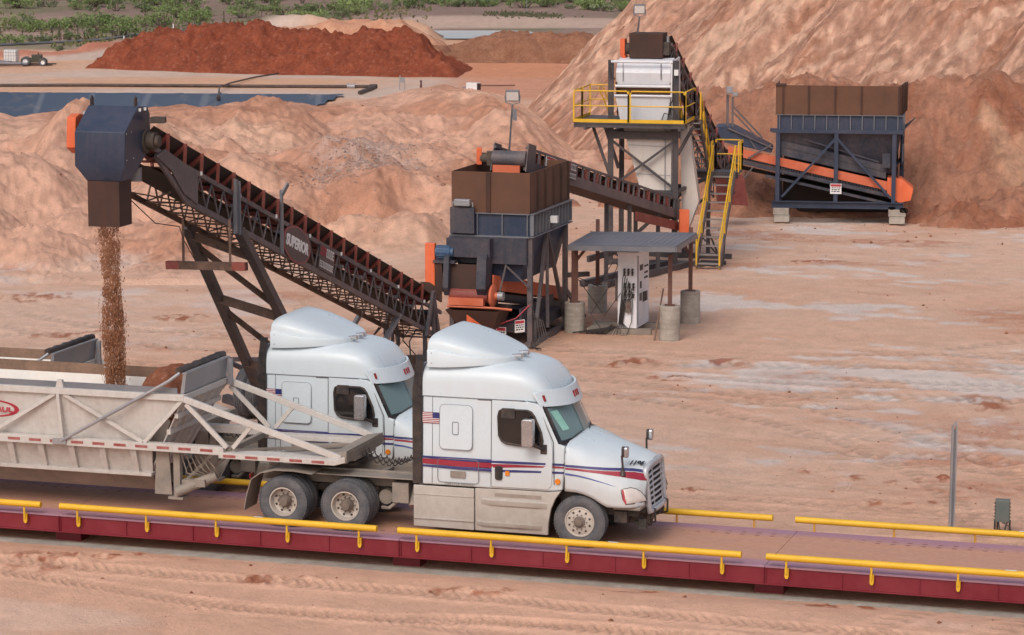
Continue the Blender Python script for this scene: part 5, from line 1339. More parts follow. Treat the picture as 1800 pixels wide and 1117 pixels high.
def floodlight(B, parent, base, top, face, w=.42):
    m = MB(); m.bar(base, top, .06, .06); mast = B(m, 'lamp_mast', 'truss', parent)
    d = Vector(face).normalized(); c = Vector(top)+Z*.26; r = d.cross(Z).normalized()
    m = MB(); m.bar(c-r*w/2, c+r*w/2, .12, .34, d.cross(r)); hd = B(m, 'lamp_head', 'grey', mast, bevel=.02)
    m = MB(); q = c+d*.065; up = r.cross(d); m.add([q-r*w*.42-up*.13, q+r*w*.42-up*.13, q+r*w*.42+up*.13, q-r*w*.42+up*.13], [(0,1,2,3)]); B(m, 'lamp_lens', 'lens', hd, smooth=0)
    m = MB(); m.path([c-r*w*.54, c-r*w*.5-Z*.2, Vector(top), c+r*w*.5-Z*.2, c+r*w*.54], .016, 6); B(m, 'lamp_yoke', 'grey', mast)
    return mast
def danger_sign(B, parent, c, x, up, w, h_):
    x = Vector(x).normalized(); up = Vector(up).normalized(); n = x.cross(up)
    q = lambda a, b, o: Vector(c)+x*(a*w/2)+up*(b*h_/2)+n*o
    m = MB(); m.loft([[q(-1,-1,o), q(1,-1,o), q(1,1,o), q(-1,1,o)] for o in (0, .012)]); s_ = B(m, 'warning_sign', 'sign', parent)
    m = MB(); m.add([q(-.9,.42,.015), q(.9,.42,.015), q(.9,.9,.015), q(-.9,.9,.015)], [(0,1,2,3)]); B(m, 'sign_band', 'inkred', s_, smooth=0)
    m = MB(); rnd = random.Random(int(abs(c[0])*100))
    for k in range(3):
        a = -.75
        while a < .7:
            e = min(.8, a+rnd.uniform(.2, .5)); y = .18-.36*k; m.add([q(a,y-.1,.015), q(e,y-.1,.015), q(e,y+.1,.015), q(a,y+.1,.015)], [(0,1,2,3)]); a = e+.12
    B(m, 'sign_text_line', 'ink', s_, smooth=0)
    return s_

# --- loading hopper beside the canopy ----------------------------------------------
L = Loc(-1.74, 81.5, 17); W_, D_ = 2.35, 4.0
hb = thing('surge_hopper', 'navy hopper with tall rusty brown sides beside the sheet-metal canopy', 'hopper', L(0, 0), 0)
B = BLD(hb)
m = MB(); shell(m, rect(L, 0, W_, 0, D_, 3.84), rect(L, 0, W_, 0, D_, 5.02), .03); ext = B(m, 'rusty_extension', 'rust')
m = MB()
for v in (.75, 1.55, 2.4, 3.2, 3.97): lbox(m, L, (W_+.002, v-.03, 3.86), (W_+.05, v+.03, 5.0))
lbox(m, L, (1.05, -.045, 3.86), (1.18, -.002, 5.0)); B(m, 'extension_stiffener', 'rustd', ext)
m = MB(); shell(m, rect(L, -.02, W_+.02, -.02, D_+.02, 3.2), rect(L, -.02, W_+.02, -.02, D_+.02, 3.83), .03); col_ = B(m, 'hopper_collar', 'navy')
m = MB()
for i in range(13):
    v = -.02+(D_+.0)*i/12; lbox(m, L, (W_+.022, v-.012, 3.22), (W_+.13, v+.012, 3.82))
lbox(m, L, (W_+.022, -.05, 3.825), (W_+.14, D_+.05, 3.85)); lbox(m, L, (W_+.022, -.05, 3.17), (W_+.14, D_+.05, 3.2))
for u in (.05, .8, 1.55, 2.3): lbox(m, L, (u-.012, -.09, 3.22), (u+.012, -.022, 3.82))
lbox(m, L, (-.03, -.1, 3.825), (W_+.022, -.022, 3.85)); lbox(m, L, (-.03, -.1, 3.16), (W_+.022, -.022, 3.2)); B(m, 'collar_rib', 'grey', col_)
m = MB(); shell(m, rect(L, .22, 2.0, .2, D_-.05, 1.85), rect(L, 0, W_, 0, D_, 3.19), .03); B(m, 'hopper_cone', 'navy')
m = MB(); lbox(m, L, (.02, -.22, 3.25), (.75, -.11, 4.0)); jb = B(m, 'control_panel', 'navy2', bevel=.01)
m = MB(); c = L(.40, -.2, 4.14); m.bar(c-L.u*.24, c+L.u*.24, .2, .2); fl = B(m, 'flood_lamp', 'galv', bevel=.03); m = MB(); m.path([c-L.u*.3-Z*.12, c-L.u*.3+Z*.02, c-L.u*.26], .02, 6); m.path([c+L.u*.3-Z*.12, c+L.u*.3+Z*.02, c+L.u*.26], .02, 6); B(m, 'lamp_bracket', 'galv', fl)
m = MB(); q = L(W_+.14, 1.7, 3.52); m.bar(q, q+L.u*.2, .16, .2); B(m, 'vibrator_box', 'sign')
# legs
for (u, v) in ((W_, .05), (W_, D_-.3), (0, .05), (0, D_-.3)):
    m = MB(); lbox(m, L, (u-.07, v-.07, 0), (u+.07, v+.07, 3.18)); B(m, 'hopper_leg', 'truss')
m = MB()
m.bar(L(W_, 1.7, 3.15), L(W_, .5, .1), .1, .1); m.bar(L(W_, 1.75, 3.15), L(W_, 1.85, .3), .1, .1); m.bar(L(W_, 1.8, 3.1), L(W_, 3.6, .4), .1, .1); m.bar(L(W_, .1, 3.1), L(W_+.02, -.02, 1.3), .05, .05)
m.bar(L(W_-.5, -.1, 3.1), L(W_-.95, -.14, 1.2), .05, .05); m.bar(L(W_-.68, -.1, 2.35), L(W_, -.1, 1.75), .045, .045); m.bar(L(W_, D_-.3, 1.6), L(W_+.6, D_+.2, 1.6), .14, .14); m.bar(L(W_, D_-.3, 1.2), L(W_+.5, D_+.1, .3), .12, .12)
B(m, 'leg_brace', 'truss')
m = MB()
for u in (0, W_): lbox(m, L, (u-.09, -.2, 0), (u+.09, D_+.1, .16))
B(m, 'base_skid', 'truss')
# belt feeder underneath, discharging towards the camera
F = lambda v, u, w: L(u-.47+.13*(v+.5), v, 1.62-.185*v+w)     # v along the belt, rising towards the camera
m = MB(); m.sheet(lambda a, b: F(-.5+5.3*a, .62+1.1*b, .0), 8, 2); m.sheet(lambda a, b: F(-.5+5.3*a, .62+1.1*b, -.4), 8, 2); fb = B(m, 'feeder_belt', 'belt')
for u in (.55, 1.76):
    m = MB(); m.prism([F(-.3, u, -.02), F(4.9, u, -.02), F(4.9, u, .34), F(-.3, u, .42)], L.u*.05); B(m, 'feeder_skirt', 'oranged', fb)
    m = MB(); m.bar(F(-.4, u+.02, -.18), F(4.9, u+.02, -.18), .08, .16); m.bar(F(.2, u+.02, -.46), F(4.9, u+.02, -.46), .08, .10); m.bar(F(.4, u+.02, -.3), F(4.8, u+.02, -.34), .05, .03); B(m, 'feeder_frame', 'navy2', fb)
m = MB(); lbox(m, L, (1.6, 4.6, .25), (2.05, 5.1, 1.05)); B(m, 'tail_guard', 'oranged', fb, bevel=.02)
dc = F(-.5, .62, -.2)
m = MB(); m.tube(dc-L.u*.02, dc+L.u*1.14, .21, n=20); B(m, 'drive_drum', 'idler', fb)
m = MB(); m.prism([L(.95, -.45, 2.75), L(1.0, -.75, 2.6), L(1.0, -.85, 1.75), L(1.0, -.7, 1.55), L(1.0, -.3, 1.6), L(1.0, -.1, 2.7)], L.u*.28); m.prism([L(-.02, -.45, 2.75), L(.0, -.75, 2.6), L(.0, -.85, 1.75), L(.0, -.7, 1.5), L(.0, -.3, 1.5), L(.0, -.1, 2.7)], L.u*.16); lbox(m, L, (.0, -.5, 2.6), (1.3, -.05, 3.14)); lbox(m, L, (-.02, -.16, 2.4), (2.3, -.02, 3.16)); B(m, 'discharge_housing', 'navy2', fb)
m = MB(); m.add([L(.16, -.5, 2.4), L(.95, -.5, 2.4), L(.95, -.62, 1.5), L(.16, -.62, 1.5)], [(0,1,2,3)]); B(m, 'rubber_flap', 'rustd', fb, smooth=0)
m = MB(); q = F(-.5, 1.85, -.2); m.lathe([(.28, -.04), (.33, 0), (.33, .05), (.26, .08), (.12, .1), (.10, .2)], q, L.u, 20); B(m, 'bearing_housing', 'oranged', fb); m = MB(); m.tube(q+L.u*.18, q+L.u*.34, .13, n=14); B(m, 'speed_sensor', 'galv', fb)
m = MB(); lbox(m, L, (.0, .3, .35), (W_-.1, 3.9, .62)); B(m, 'underside_fill', 'navy2', fb); m = MB(); lbox(m, L, (W_-.5, .6, .62), (W_-.42, 3.9, 1.0)); B(m, 'fill_side', 'navy2', fb)  # navy pan and side added to darken the hopper's underside
m = MB(); lbox(m, L, (-.62, -.6, 1.55), (-.32, -.42, 2.98)); B(m, 'belt_guard', 'orange', fb, bevel=.02)
m = MB(); a = L(-.30, -.45, 2.72); m.tube(a, a+L.u*.42, .19, n=18); m.tube(a+L.u*.42, a+L.u*.52, .15, n=16)
for k in range(14): t = 2*math.pi*k/14; m.bar(a+Vector((0,0,0))+L.v*math.cos(t)*.19+Z*math.sin(t)*.19+L.u*.03, a+L.v*math.cos(t)*.19+Z*math.sin(t)*.19+L.u*.39, .018, .03)
mo = B(m, 'drive_motor', 'motor', fb); m = MB(); lbox(m, L, (-.36, -.65, 2.42), (.3, -.25, 2.5)); B(m, 'motor_mount', 'navy2', fb)
m = MB(); m.tube(L(-.28, -.5, 2.35), L(.0, -.5, 1.6), .12, n=10); lbox(m, L, (-.3, -.6, 1.6), (-.1, -.4, 2.4)); B(m, 'gearbox', 'rustd', fb)
m = MB(); m.path([L(.1, -.75, 1.2), L(1.5, -.75, 1.2), L(2.0, -.6, 1.15)], .035, 8); lbox(m, L, (.15, -.8, 1.25), (1.2, -.6, 1.46)); B(m, 'scraper_beam', 'oranged', fb)
m = MB(); shell(m, rect(L, .55, 1.55, -.9, .1, .6), rect(L, .15, 1.75, -1.1, .2, 1.15), .03); B(m, 'loading_boot', 'rustd', fb)
m = MB(); m.add([L(1.0, -1.3, .95), L(1.9, -1.4, .35), L(1.9, -1.0, .1), L(1.2, -.9, .6)], [(0,1,2,3)]); m.prism([L(.85, -1.25, 1.05), L(1.55, -1.3, .6), L(1.75, -1.3, .2), L(.85, -1.25, .3)], L.v*.06); B(m, 'spill_plate', 'orange', fb)
danger_sign(B, hb, L(2.1, -.15, .62), L.u*.9-Z*-.15, Z, .30, .36); danger_sign(B, hb, L(1.6, -.35, .42), L.u, Z, .30, .36)
m = MB(); m.path([L(1.2, -.5, .55), L(2.0, -.2, .85), L(2.38, 0, 1.25)], .02, 6); B(m, 'pull_cord', 'inkred')
m = MB(); rnd = random.Random(12)
for k in range(5): m.path([L(W_+.05, .05, 1.2-.1*k), L(W_+.2+.05*k, -.05, .8), L(W_+.25+.08*k, -.1, .3), L(W_+.1+.2*rnd.random(), -.3, .05), L(W_+.6*rnd.random(), -.5, .04)], .018, 5)
B(m, 'cable_bundle', 'cable')
m = MB(); m.sheet(lambda a, b: L(.2+1.9*a, .2+3.5*b, 4.2+.5*math.sin(math.pi*a)*math.sin(math.pi*b)), 10, 10); B(m, 'sand_fill', 'redsand')

# --- conveyor from the screening tower to that hopper --------------------------------
h0, h1_ = Vector((.05, 83.6, 4.85)), Vector((5.4, 98.8, 1.65))     # bottom chord level, mid line
cb = thing('transfer_conveyor', 'shorter conveyor rising from under the tower to the brown hopper', 'conveyor', (h1_.x, h1_.y, 0))
B = BLD(cb); d = (h1_-h0); Lc = d.length; d.normalize(); lat = Vector((d.y, -d.x, 0)).normalized(); upn = lat.cross(d).normalized(); 
if upn.z < 0: upn = -upn
if lat.x < 0: lat = -lat          # lat: towards the visible near right side
C = lambda s, v, w: h0 + d*s + lat*v + upn*w
for v in (-.48, .48):
    m = MB(); m.bar(C(-.4, v, .1), C(Lc, v, .1), .07, .30, upn); m.bar(C(-.4, v, .62), C(Lc, v, .62), .06, .07, upn)
    for i in range(27): s = .2+(Lc-.4)*i/26; m.bar(C(s, v, .2), C(s, v, .62), .06, .05)
    B(m, 'side_frame', 'truss')
m = MB(); m.sheet(lambda a, b: C(Lc*a, -.42+.84*b, .36+max(0, abs(2*b-1)-.4)*.35), 14, 8); m.sheet(lambda a, b: C(Lc*a, -.4+.8*b, .02), 14, 1); B(m, 'belt', 'belt')
m = MB(); m.loft([[C(s, -.46, -.06), C(s, .46, -.06), C(s, .46, -.03), C(s, -.46, -.03)] for s in (.6, Lc)]); B(m, 'bottom_pan', 'rustd')
for i in range(14):
    s = .9+(Lc-1.4)*i/13; m = MB(); m.bar(C(s, .44, .18), C(s, .44, .58), .16, .02, d); m.tube(C(s, .42, .5), C(s, .15, .3), .05, n=8); m.tube(C(s, -.42, .5), C(s, -.15, .3), .05, n=8); B(m, 'idler', 'idler')
m = MB(); q = C(-.35, 0, .28); m.tube(q-lat*.52, q+lat*.52, .24, n=20); B(m, 'head_pulley', 'truss')
m = MB(); m.box(C(-.35, -.62, .28), (.22, .3, .4)); m.tube(C(-.35, -.9, .28), C(-.35, -.5, .28), .16, n=12); B(m, 'gear_reducer', 'blackd')
m = MB(); m.box(C(-.35, -.98, .34), (.16, .34, .5)); B(m, 'drive_guard', 'orange', bevel=.02)
m = MB(); m.bar(C(-.65, -.42, -.05), C(-.65, .42, -.05), .06, .22); B(m, 'belt_scraper', 'oranged')
m = MB(); m.prism([C(-.5, .53, -.1), C(.3, .53, -.1), C(.3, .53, .75), C(-.4, .53, .75)], lat*.03); m.prism([C(-.5, -.56, -.1), C(.5, -.56, .2), C(.3, -.56, .75), C(-.3, -.56, .75)], lat*.03); B(m, 'head_plate', 'truss')
mast = floodlight(B, cb, at(895, 266, 84), at(901, 184, 84), (-.1, -1, -.25))
m = MB(); q = at(905, 192, 84); m.bar(q, at(905, 212, 84), .12, .1); B(m, 'ballast_box', 'grey', mast)
c = C(1.75, .535, .42); danger_sign(B, cb, c, d, upn, .85, .3)
c = C(3.7, .56, .35); m = MB(); rnd = random.Random(6)
q = lambda a, b, o: c+d*a+upn*b+lat*o
m.loft([[q(-.55, -.25, o), q(.55, -.25, o), q(.55, .28, o), q(-.55, .28, o)] for o in (0, .015)]); npl = B(m, 'name_plate', 'signd')
m1, m2 = MB(), MB()
for r, (y, hh, cnt) in enumerate(((.03, .2, 7), (-.22, .16, 9))):
    for k in range(cnt):
        x = -.5+1.0*k/cnt; w_ = 1.0/cnt*.75; mb = m1 if (r == 0 and k < 3) else m2
        for (a, b, e, f) in ((x, y, w_*.3, hh), (x, y+hh*.8, w_, hh*.2), (x, y, w_, hh*.2)): mb.add([q(a, b, .02), q(a+e, b, .02), q(a+e, b+f, .02), q(a, b+f, .02)], [(0,1,2,3)])
B(m1, 'plate_lettering', 'inkred', npl, smooth=0); B(m2, 'plate_lettering', 'sign', npl, smooth=0)
m = MB()
for s, v in ((10.6, -.4), (10.6, .4), (14.0, -.4), (14.0, .4)):
    p = C(s, v, -.05); m.bar(p, Vector((p.x, p.y, 0)), .14, .14)
B(m, 'support_post', 'column'); m = MB(); a = C(10.6, -.4, -.1); b = C(15.6, -.4, -.1); a2 = Vector((a.x, a.y, .9)); m.bar(Vector((a.x-.6, a.y-.2, .9)), Vector((b.x, b.y, .9)), .1, .2)
m.bar(Vector((a.x-.8, a.y-.4, .12)), Vector((b.x+.6, b.y, .12)), .2, .2); a = C(10.6, .4, -.1); b = C(15.6, .4, -.1); m.bar(Vector((a.x-.8, a.y-.4, .12)), Vector((b.x+.6, b.y, .12)), .2, .2); B(m, 'base_frame', 'column')
m = MB(); p = C(Lc-.5, .5, .1); m.box(p+Vector((.25, -.2, -.25)), (.35, .3, .85)); B(m, 'tail_guard', 'orange', bevel=.02)
m = MB(); m.bar(C(11, .52, -.4), C(Lc, .52, -.3), .06, .3, upn); B(m, 'tail_skirt', 'idler')

# --- screening tower -----------------------------------------------------------------
L = Loc(2.13, 98.3, 12.5); PZ_ = 5.08
tw = thing('screening_tower', 'steel tower with white screen box and yellow railed platform', 'screening plant', L(2, 1), 0)
B = BLD(tw)
CU = (1.17, 3.45); CV = (.75, 2.9)
for u in CU:
    m = MB(); m.ibeam(L(u, CV[0], 0), L(u, CV[0], 7.15), .2, .2, .03); m.bar(L(u, CV[0], 0), L(u, CV[0], 7.15), .19, .05, L.v); B(m, 'column', 'column')
    m = MB(); m.bar(L(u, CV[1], 0), L(u, CV[1], 5.0), .18, .18); B(m, 'column', 'column')
m = MB()
for v in CV: m.bar(L(CU[0], v, 4.55), L(CU[1], v, 4.55), .16, .26); m.bar(L(CU[0], v, 2.55), L(CU[1], v, 2.55), .14, .2); 
for u in CU: m.bar(L(u, CV[0], 4.55), L(u, CV[1], 4.55), .14, .2); m.bar(L(u, CV[0], 2.5), L(u, CV[1], 2.5), .12, .16)
m.bar(L(CU[0]-.2, CV[0], .1), L(CU[1]+1.7, CV[0], .1), .2, .2); m.bar(L(CU[0]-.2, CV[1], .1), L(CU[1]+1.7, CV[1], .1), .2, .2)
m.bar(L(1.9, .5, .95), L(4.4, .5, .95), .12, .22); m.bar(L(CU[1], .75, 1.5), L(CU[1]+.9, .75, .8), .08, .08)
B(m, 'girder', 'column')
m = MB()
m.bar(L(CU[0], CV[0]-.06, 4.4), L(CU[1], CV[0]-.06, 2.7), .08, .08); m.bar(L(CU[0], CV[0]-.10, 2.7), L(CU[1], CV[0]-.10, 4.4), .08, .08)
m.bar(L(.55, .6, 4.9), L(CU[0]-.05, .75, 3.2), .11, .11); m.bar(L(.55, 2.6, 4.9), L(CU[0]-.05, 2.6, 3.2), .11, .11); m.bar(L(4.1, .6, 4.9), L(CU[1]+.08, .75, 3.9), .1, .1)
m.bar(L(CU[0]+.5, 2.4, 4.6), L(CU[0]+1.1, 1.4, 1.6), .12, .12); m.bar(L(CU[1]+.05, .8, 2.6), L(4.3, 3.9, 2.9), .1, .12); m.bar(L(CU[1], .9, 1.6), L(4.35, 3.6, 2.3), .07, .07)
for v in (CV[0], CV[1]): m.bar(L(CU[1], v, 2.4), L(CU[0], v, .3), .07, .07)
B(m, 'cross_brace', 'column')
m = MB(); lbox(m, L, (0, 0, 4.98), (3.9, 3.0, 5.04)); m.bar(L(0, .06, 4.92), L(3.9, .06, 4.92), .06, .14); m.bar(L(.4, 0, 4.85), L(.4, 3.0, 4.85), .1, .16); m.bar(L(3.7, 0, 4.85), L(3.7, 3.0, 4.85), .1, .16); pf = B(m, 'platform', 'column')
m = MB(); lbox(m, L, (0, -.012, 5.03), (3.9, .0, 5.15)); lbox(m, L, (3.9, 0, 5.03), (3.912, 2.2, 5.15)); lbox(m, L, (-.012, 0, 5.03), (0, 3.0, 5.15)); B(m, 'toe_board', 'yellow', pf)
def railing(pts, name='guard_rail', ends=True, h_=1.07, z0=0, par=None, k='yellow'):
    m = MB(); top = [p+Z*h_ for p in pts]
    m.path([top[0]-Z*.12]+[top[0]+(top[1]-top[0])*.03]+top[1:-1]+[top[-1]+(top[-2]-top[-1])*.03]+[top[-1]-Z*.12], .026, 8) if True else 0
    m.path([p+Z*h_*.52 for p in pts], .022, 8)
    for a in (pts[0], pts[-1]): m.bar(a, a+Z*(h_-.1), .055, .055)
    for a, b in zip(pts[:-1], pts[1:]):
        n = max(1, round((b-a).length/1.9))
        for i in range(1, n+1):
            p = a.lerp(b, i/n); m.bar(p, p+Z*(h_), .055, .055)
    return B(m, name, k, par or tw)
railing([L(0, 0, 5.05), L(1.92, 0, 5.05)]); railing([L(1.98, 0, 5.05), L(3.88, 0, 5.05)]); railing([L(3.9, .05, 5.05), L(3.9, 2.1, 5.05)]); railing([L(0, .05, 5.05), L(0, 1.5, 5.05)]); railing([L(0, 1.6, 5.05), L(0, 3.0, 5.05), L(1.0, 3.0, 5.05)])
m = MB(); m.path([L(.62, 2.2, 6.1), L(.95, 2.6, 5.1)], .026); m.path([L(.45, 2.2, 6.1), L(.8, 2.6, 5.1)], .026); B(m, 'ladder_rail', 'yellow')
# screen box
m = MB(); S = lambda u, v, z: L(u, v, z)
m.prism([S(1.36, .95, 7.12), S(1.36, .62, 6.72), S(1.36, .70, 6.30), S(1.36, 1.2, 6.3), S(1.36, 1.5, 7.2)], L.u*1.92); top = B(m, 'screen_hood', 'plant', bevel=.015)
m = MB(); m.tube(L(1.2, .6, 7.1), L(3.36, .6, 7.1), .05, n=10); m.tube(L(1.36, .55, 6.26), L(3.3, .55, 6.26), .05, n=10); m.tube(L(1.33, .52, 5.93), L(3.36, .52, 5.93), .045, n=10); B(m, 'screen_crossbar', 'plant', top)
m = MB(); m.tube(L(1.62, .60, 7.05), L(1.62, .61, 6.42), .012, n=5); m.tube(L(2.95, .60, 7.05), L(2.95, .61, 6.5), .016, n=5); B(m, 'hose', 'cable', top)
m = MB(); shell(m, rect(L, 1.52, 3.16, .62, 1.9, 5.1), rect(L, 1.36, 3.3, .55, 2.4, 5.92), .03); B(m, 'screen_tray', 'plant')
m = MB(); lbox(m, L, (1.40, .9, 5.9), (3.26, .95, 6.3)); lbox(m, L, (1.36, .6, 5.9), (1.4, 1.5, 6.4)); lbox(m, L, (3.26, .6, 5.9), (3.3, 1.5, 6.4)); B(m, 'screen_deck', 'rust')
m = MB(); m.prism([L(3.3, .6, 7.1), L(3.3, .5, 6.0), L(3.3, .9, 5.2), L(3.3, 2.4, 5.6), L(3.3, 2.2, 7.2)], L.u*.05); B(m, 'screen_side_plate', 'plant')
m = MB(); m.prism([L(1.5, .88, 5.08), L(3.28, .88, 5.08), L(3.28, .88, 2.6), L(3.2, .88, 2.1), L(2.95, .88, 1.8), L(2.6, .88, 1.85), L(2.3, .88, 2.3)], L.v*1.4); ch = B(m, 'product_chute', 'chute')
m = MB(); m.bar(L(1.78, .87, 4.2), L(3.26, .87, 4.15), .01, .02); m.bar(L(2.05, .87, 3.2), L(3.26, .87, 3.15), .01, .02); lbox(m, L, (3.05, .86, 2.5), (3.1, .875, 5.0)); B(m, 'chute_seam', 'galv', ch)
m = MB(); m.prism([L(3.5, 1.4, 5.0), L(3.75, 1.4, 5.0), L(4.15, 1.6, 2.2), L(3.75, 1.6, 1.1), L(3.55, 1.6, 1.9)], L.v*.5); B(m, 'reject_chute', 'chute')
m = MB(); lbox(m, L, (3.42, .62, 6.65), (3.56, .52, 6.85)); B(m, 'switch_box', 'sign')
m = MB(); m.path([L(3.45, .5, 6.0), L(3.3, .45, 5.6), L(3.5, .4, 5.35), L(3.65, .4, 5.1)], .02); m.path([L(3.0, .5, 5.1), L(3.1, .45, 5.35), L(3.35, .45, 5.3)], .02); m.path([L(1.15, .6, 6.9), L(1.2, .55, 6.6), L(1.35, .55, 6.5)], .03); B(m, 'cable_loop', 'cable')
m = MB(); lbox(m, L, (2.92, -.1, .7), (3.55, .1, 1.12)); cbx = B(m, 'control_box', 'cab', bevel=.008); m = MB(); lbox(m, L, (3.2, -.106, .95), (3.32, -.101, 1.0)); lbox(m, L, (3.25, -.106, .90), (3.28, -.101, .93)); lbox(m, L, (3.44, -.106, .84), (3.47, -.101, .88)); B(m, 'box_lettering', 'ink', cbx)
# stairs: lower flight towards the camera, landing behind, upper flight back up to the platform
def flight(u0, u1, v0, z0, v1, z1, k='truss', n=10):
    m = MB()
    for u in (u0, u1): m.bar(L(u, v0, z0+.0), L(u, v1, z1), .05, .24)
    st = B(m, 'stair_stringer', 'truss')
    for i in range(n):
        t = (i+.6)/n; m = MB(); v = v0+(v1-v0)*t; z = z0+(z1-z0)*t; lbox(m, L, (u0+.03, v-.13, z-.015), (u1-.03, v+.13, z+.02)); B(m, 'stair_tread', 'tread', st)
    for u in (u0, u1):
        P = [L(u, v0+(v1-v0)*t, z0+(z1-z0)*t+.05) for t in (0, .33, .66, 1)]
        m = MB(); m.path([p+Z*.95 for p in P], .026, 8); m.path([p+Z*.5 for p in P], .024, 8); m.path([P[0]-Z*.05, P[0]+Z*.95], .03)
        for p in P: m.bar(p, p+Z*.93, .05, .05)
        B(m, 'stair_rail', 'yellow', st)
    return st
m = MB(); lbox(m, L, (3.55, 3.6, 2.98), (5.25, 4.6, 3.04)); m.bar(L(3.55, 3.62, 2.9), L(5.25, 3.62, 2.9), .08, .16); m.bar(L(5.0, 3.6, 2.85), L(5.0, 4.6, 2.85), .1, .2); m.bar(L(4.15, 3.9, 0), L(4.15, 3.9, 2.9), .14, .14); m.bar(L(4.5, 3.9, .1), L(4.15, 3.9, .9), .06, .06); B(m, 'landing', 'column')
railing([L(5.25, 3.65, 3.04), L(5.25, 4.6, 3.04)]); railing([L(5.2, 4.6, 3.04), L(4.3, 4.6, 3.04)]); railing([L(4.28, 3.65, 3.04), L(4.28, 3.95, 3.04)])
flight(4.35, 5.15, -.1, .05, 3.55, 3.0, n=11)
flight(3.42, 4.2, 3.6, 3.0, 1.5, 5.02, n=9)
m = MB(); m.bar(L(5.1, 1.2, .1), L(5.15, 1.2, 1.1), .06, .06); m.bar(L(4.4, 1.0, 1.0), L(5.2, 1.0, .1), .05, .05); m.bar(L(4.3, 1.2, .12), L(5.2, 1.2, .12), .12, .12); B(m, 'stair_support', 'column')
# head box of the feed conveyor on top
m = MB(); lbox(m, L, (1.72, 1.2, 7.2), (2.9, 2.2, 8.05)); B(m, 'head_box', 'rustd', bevel=.01)
m = MB(); lbox(m, L, (1.38, 1.3, 7.3), (1.55, 1.75, 7.85)); m.prism([L(1.38, 1.3, 7.3), L(1.55, 1.3, 7.3), L(1.62, 1.35, 7.1), L(1.5, 1.35, 7.1)], L.v*.4); B(m, 'drive_guard', 'orange', bevel=.02)
m = MB(); m.tube(L(1.55, 1.55, 7.5), L(1.75, 1.55, 7.5), .2, n=12); lbox(m, L, (2.9, 1.3, 7.3), (3.1, 1.8, 7.75)); B(m, 'gear_reducer', 'blackd')
m = MB(); m.tube(L(3.05, 1.4, 7.4), L(3.05, 1.4, 7.95), .05, n=8); B(m, 'vent_pipe', 'galv')
floodlight(B, tw, L(2.0, 1.3, 8.05), L(2.06, 1.3, 8.62), (-.05, -1, -.2), .40)
m = MB(); rnd = random.Random(9)
for k in range(4): m.path([L(1.2+.3*k, .4, .95), L(1.5+.3*k, .3, .55+.1*rnd.random()), L(2.0+.3*k, .3, .7)], .014, 5)
B(m, 'drooping_cable', 'cable')

# --- feed conveyor behind the tower ---------------------------------------------------
a0, a1 = Vector((8.3, 110.4, 1.1)), L(2.6, 1.8, 7.1)
cf = thing('feed_conveyor', 'dark truss conveyor climbing steeply behind the screening tower', 'conveyor', (a0.x, a0.y, 0)); B = BLD(cf)
d = a1-a0; Lc = d.length; d.normalize(); lat = Vector((d.y, -d.x, 0)).normalized(); lat = lat if lat.y < 0 or lat.x > 0 else -lat; upn = lat.cross(d); upn = upn if upn.z > 0 else -upn
C = lambda s, v, w: a0 + d*s + lat*v + upn*w
for v in (-.45, .45):
    m = MB(); m.bar(C(0, v, 0), C(Lc, v, 0), .07, .1); m.bar(C(0, v, .6), C(Lc, v, .6), .07, .1)
    n = 16
    for i in range(n): m.tube(C(Lc*i/n, v, 0), C(Lc*(i+.5)/n, v, .6), .025, n=5); m.tube(C(Lc*(i+.5)/n, v, .6), C(Lc*(i+1)/n, v, 0), .025, n=5)
    B(m, 'side_truss', 'truss')
m = MB(); m.sheet(lambda a, b: C(Lc*a, -.42+.84*b, .75+max(0, abs(2*b-1)-.4)*.35), 14, 8); B(m, 'belt', 'belt')
for i in range(10):
    s = .8+(Lc-1.5)*i/9; m = MB(); m.tube(C(s, .45, .92), C(s, .15, .7), .05, n=8); m.tube(C(s, -.45, .92), C(s, -.15, .7), .05, n=8); m.bar(C(s, .47, .6), C(s, .47, .98), .06, .06); B(m, 'idler', 'idler')
m = MB(); m.prism([Vector((7.9, 109.6, 2.2)), Vector((9.0, 110.0, 1.9)), Vector((9.2, 110.0, .8)), Vector((8.0, 109.6, .9))], Vector((0, .9, 0))); B(m, 'tail_hopper', 'idler')

# --- belt feeder against the hill ------------------------------------------------------
L = Loc(10.38, 111.5, 8); W_, D_ = 4.95, 2.5
fd = thing('belt_feeder', 'navy feeder hopper with orange belt strip below the sand hill', 'hopper', L(2, 1), 0); B = BLD(fd)
m = MB()
th = .04
for q in (((0, 0), (W_-.15, .0)), ((0, 0), (0, D_)), ((W_-.15, 0), (W_+.05, D_))):
    a, b = q; m.prism([L(a[0], a[1], 4.22), L(b[0], b[1], 4.22), L(b[0], b[1], 5.38), L(a[0], a[1], 5.38)], L.v*.04 if a[1] == b[1] else L.u*-.04)
sb = B(m, 'rusty_side_board', 'rust')
m = MB()
for u in (.25, 1.25, 2.28, 3.3, W_-.2): lbox(m, L, (u-.035, -.04, 4.24), (u+.035, -.002, 5.36))
for v in (.8, 1.7, 2.45): m.bar(L(W_-.1+.08*v, v, 4.24), L(W_-.1+.08*v, v, 5.4), .06, .06)
lbox(m, L, (-.05, -.05, 5.36), (.35, .5, 5.42)); B(m, 'board_stiffener', 'rustd', sb)
m = MB(); shell(m, rect(L, .03, W_-.05, .03, D_, 3.62), rect(L, .03, W_-.05, .03, D_, 4.23), .03); cl_ = B(m, 'hopper_collar', 'navy')
m = MB()
for i in range(11): u = .12+(W_-.35)*i/10; lbox(m, L, (u-.015, -.05, 3.64), (u+.015, .028, 4.22))
for v in (.5, 1.0, 1.6, 2.2): lbox(m, L, (W_-.05, v-.015, 3.64), (W_+.05, v+.015, 4.22))
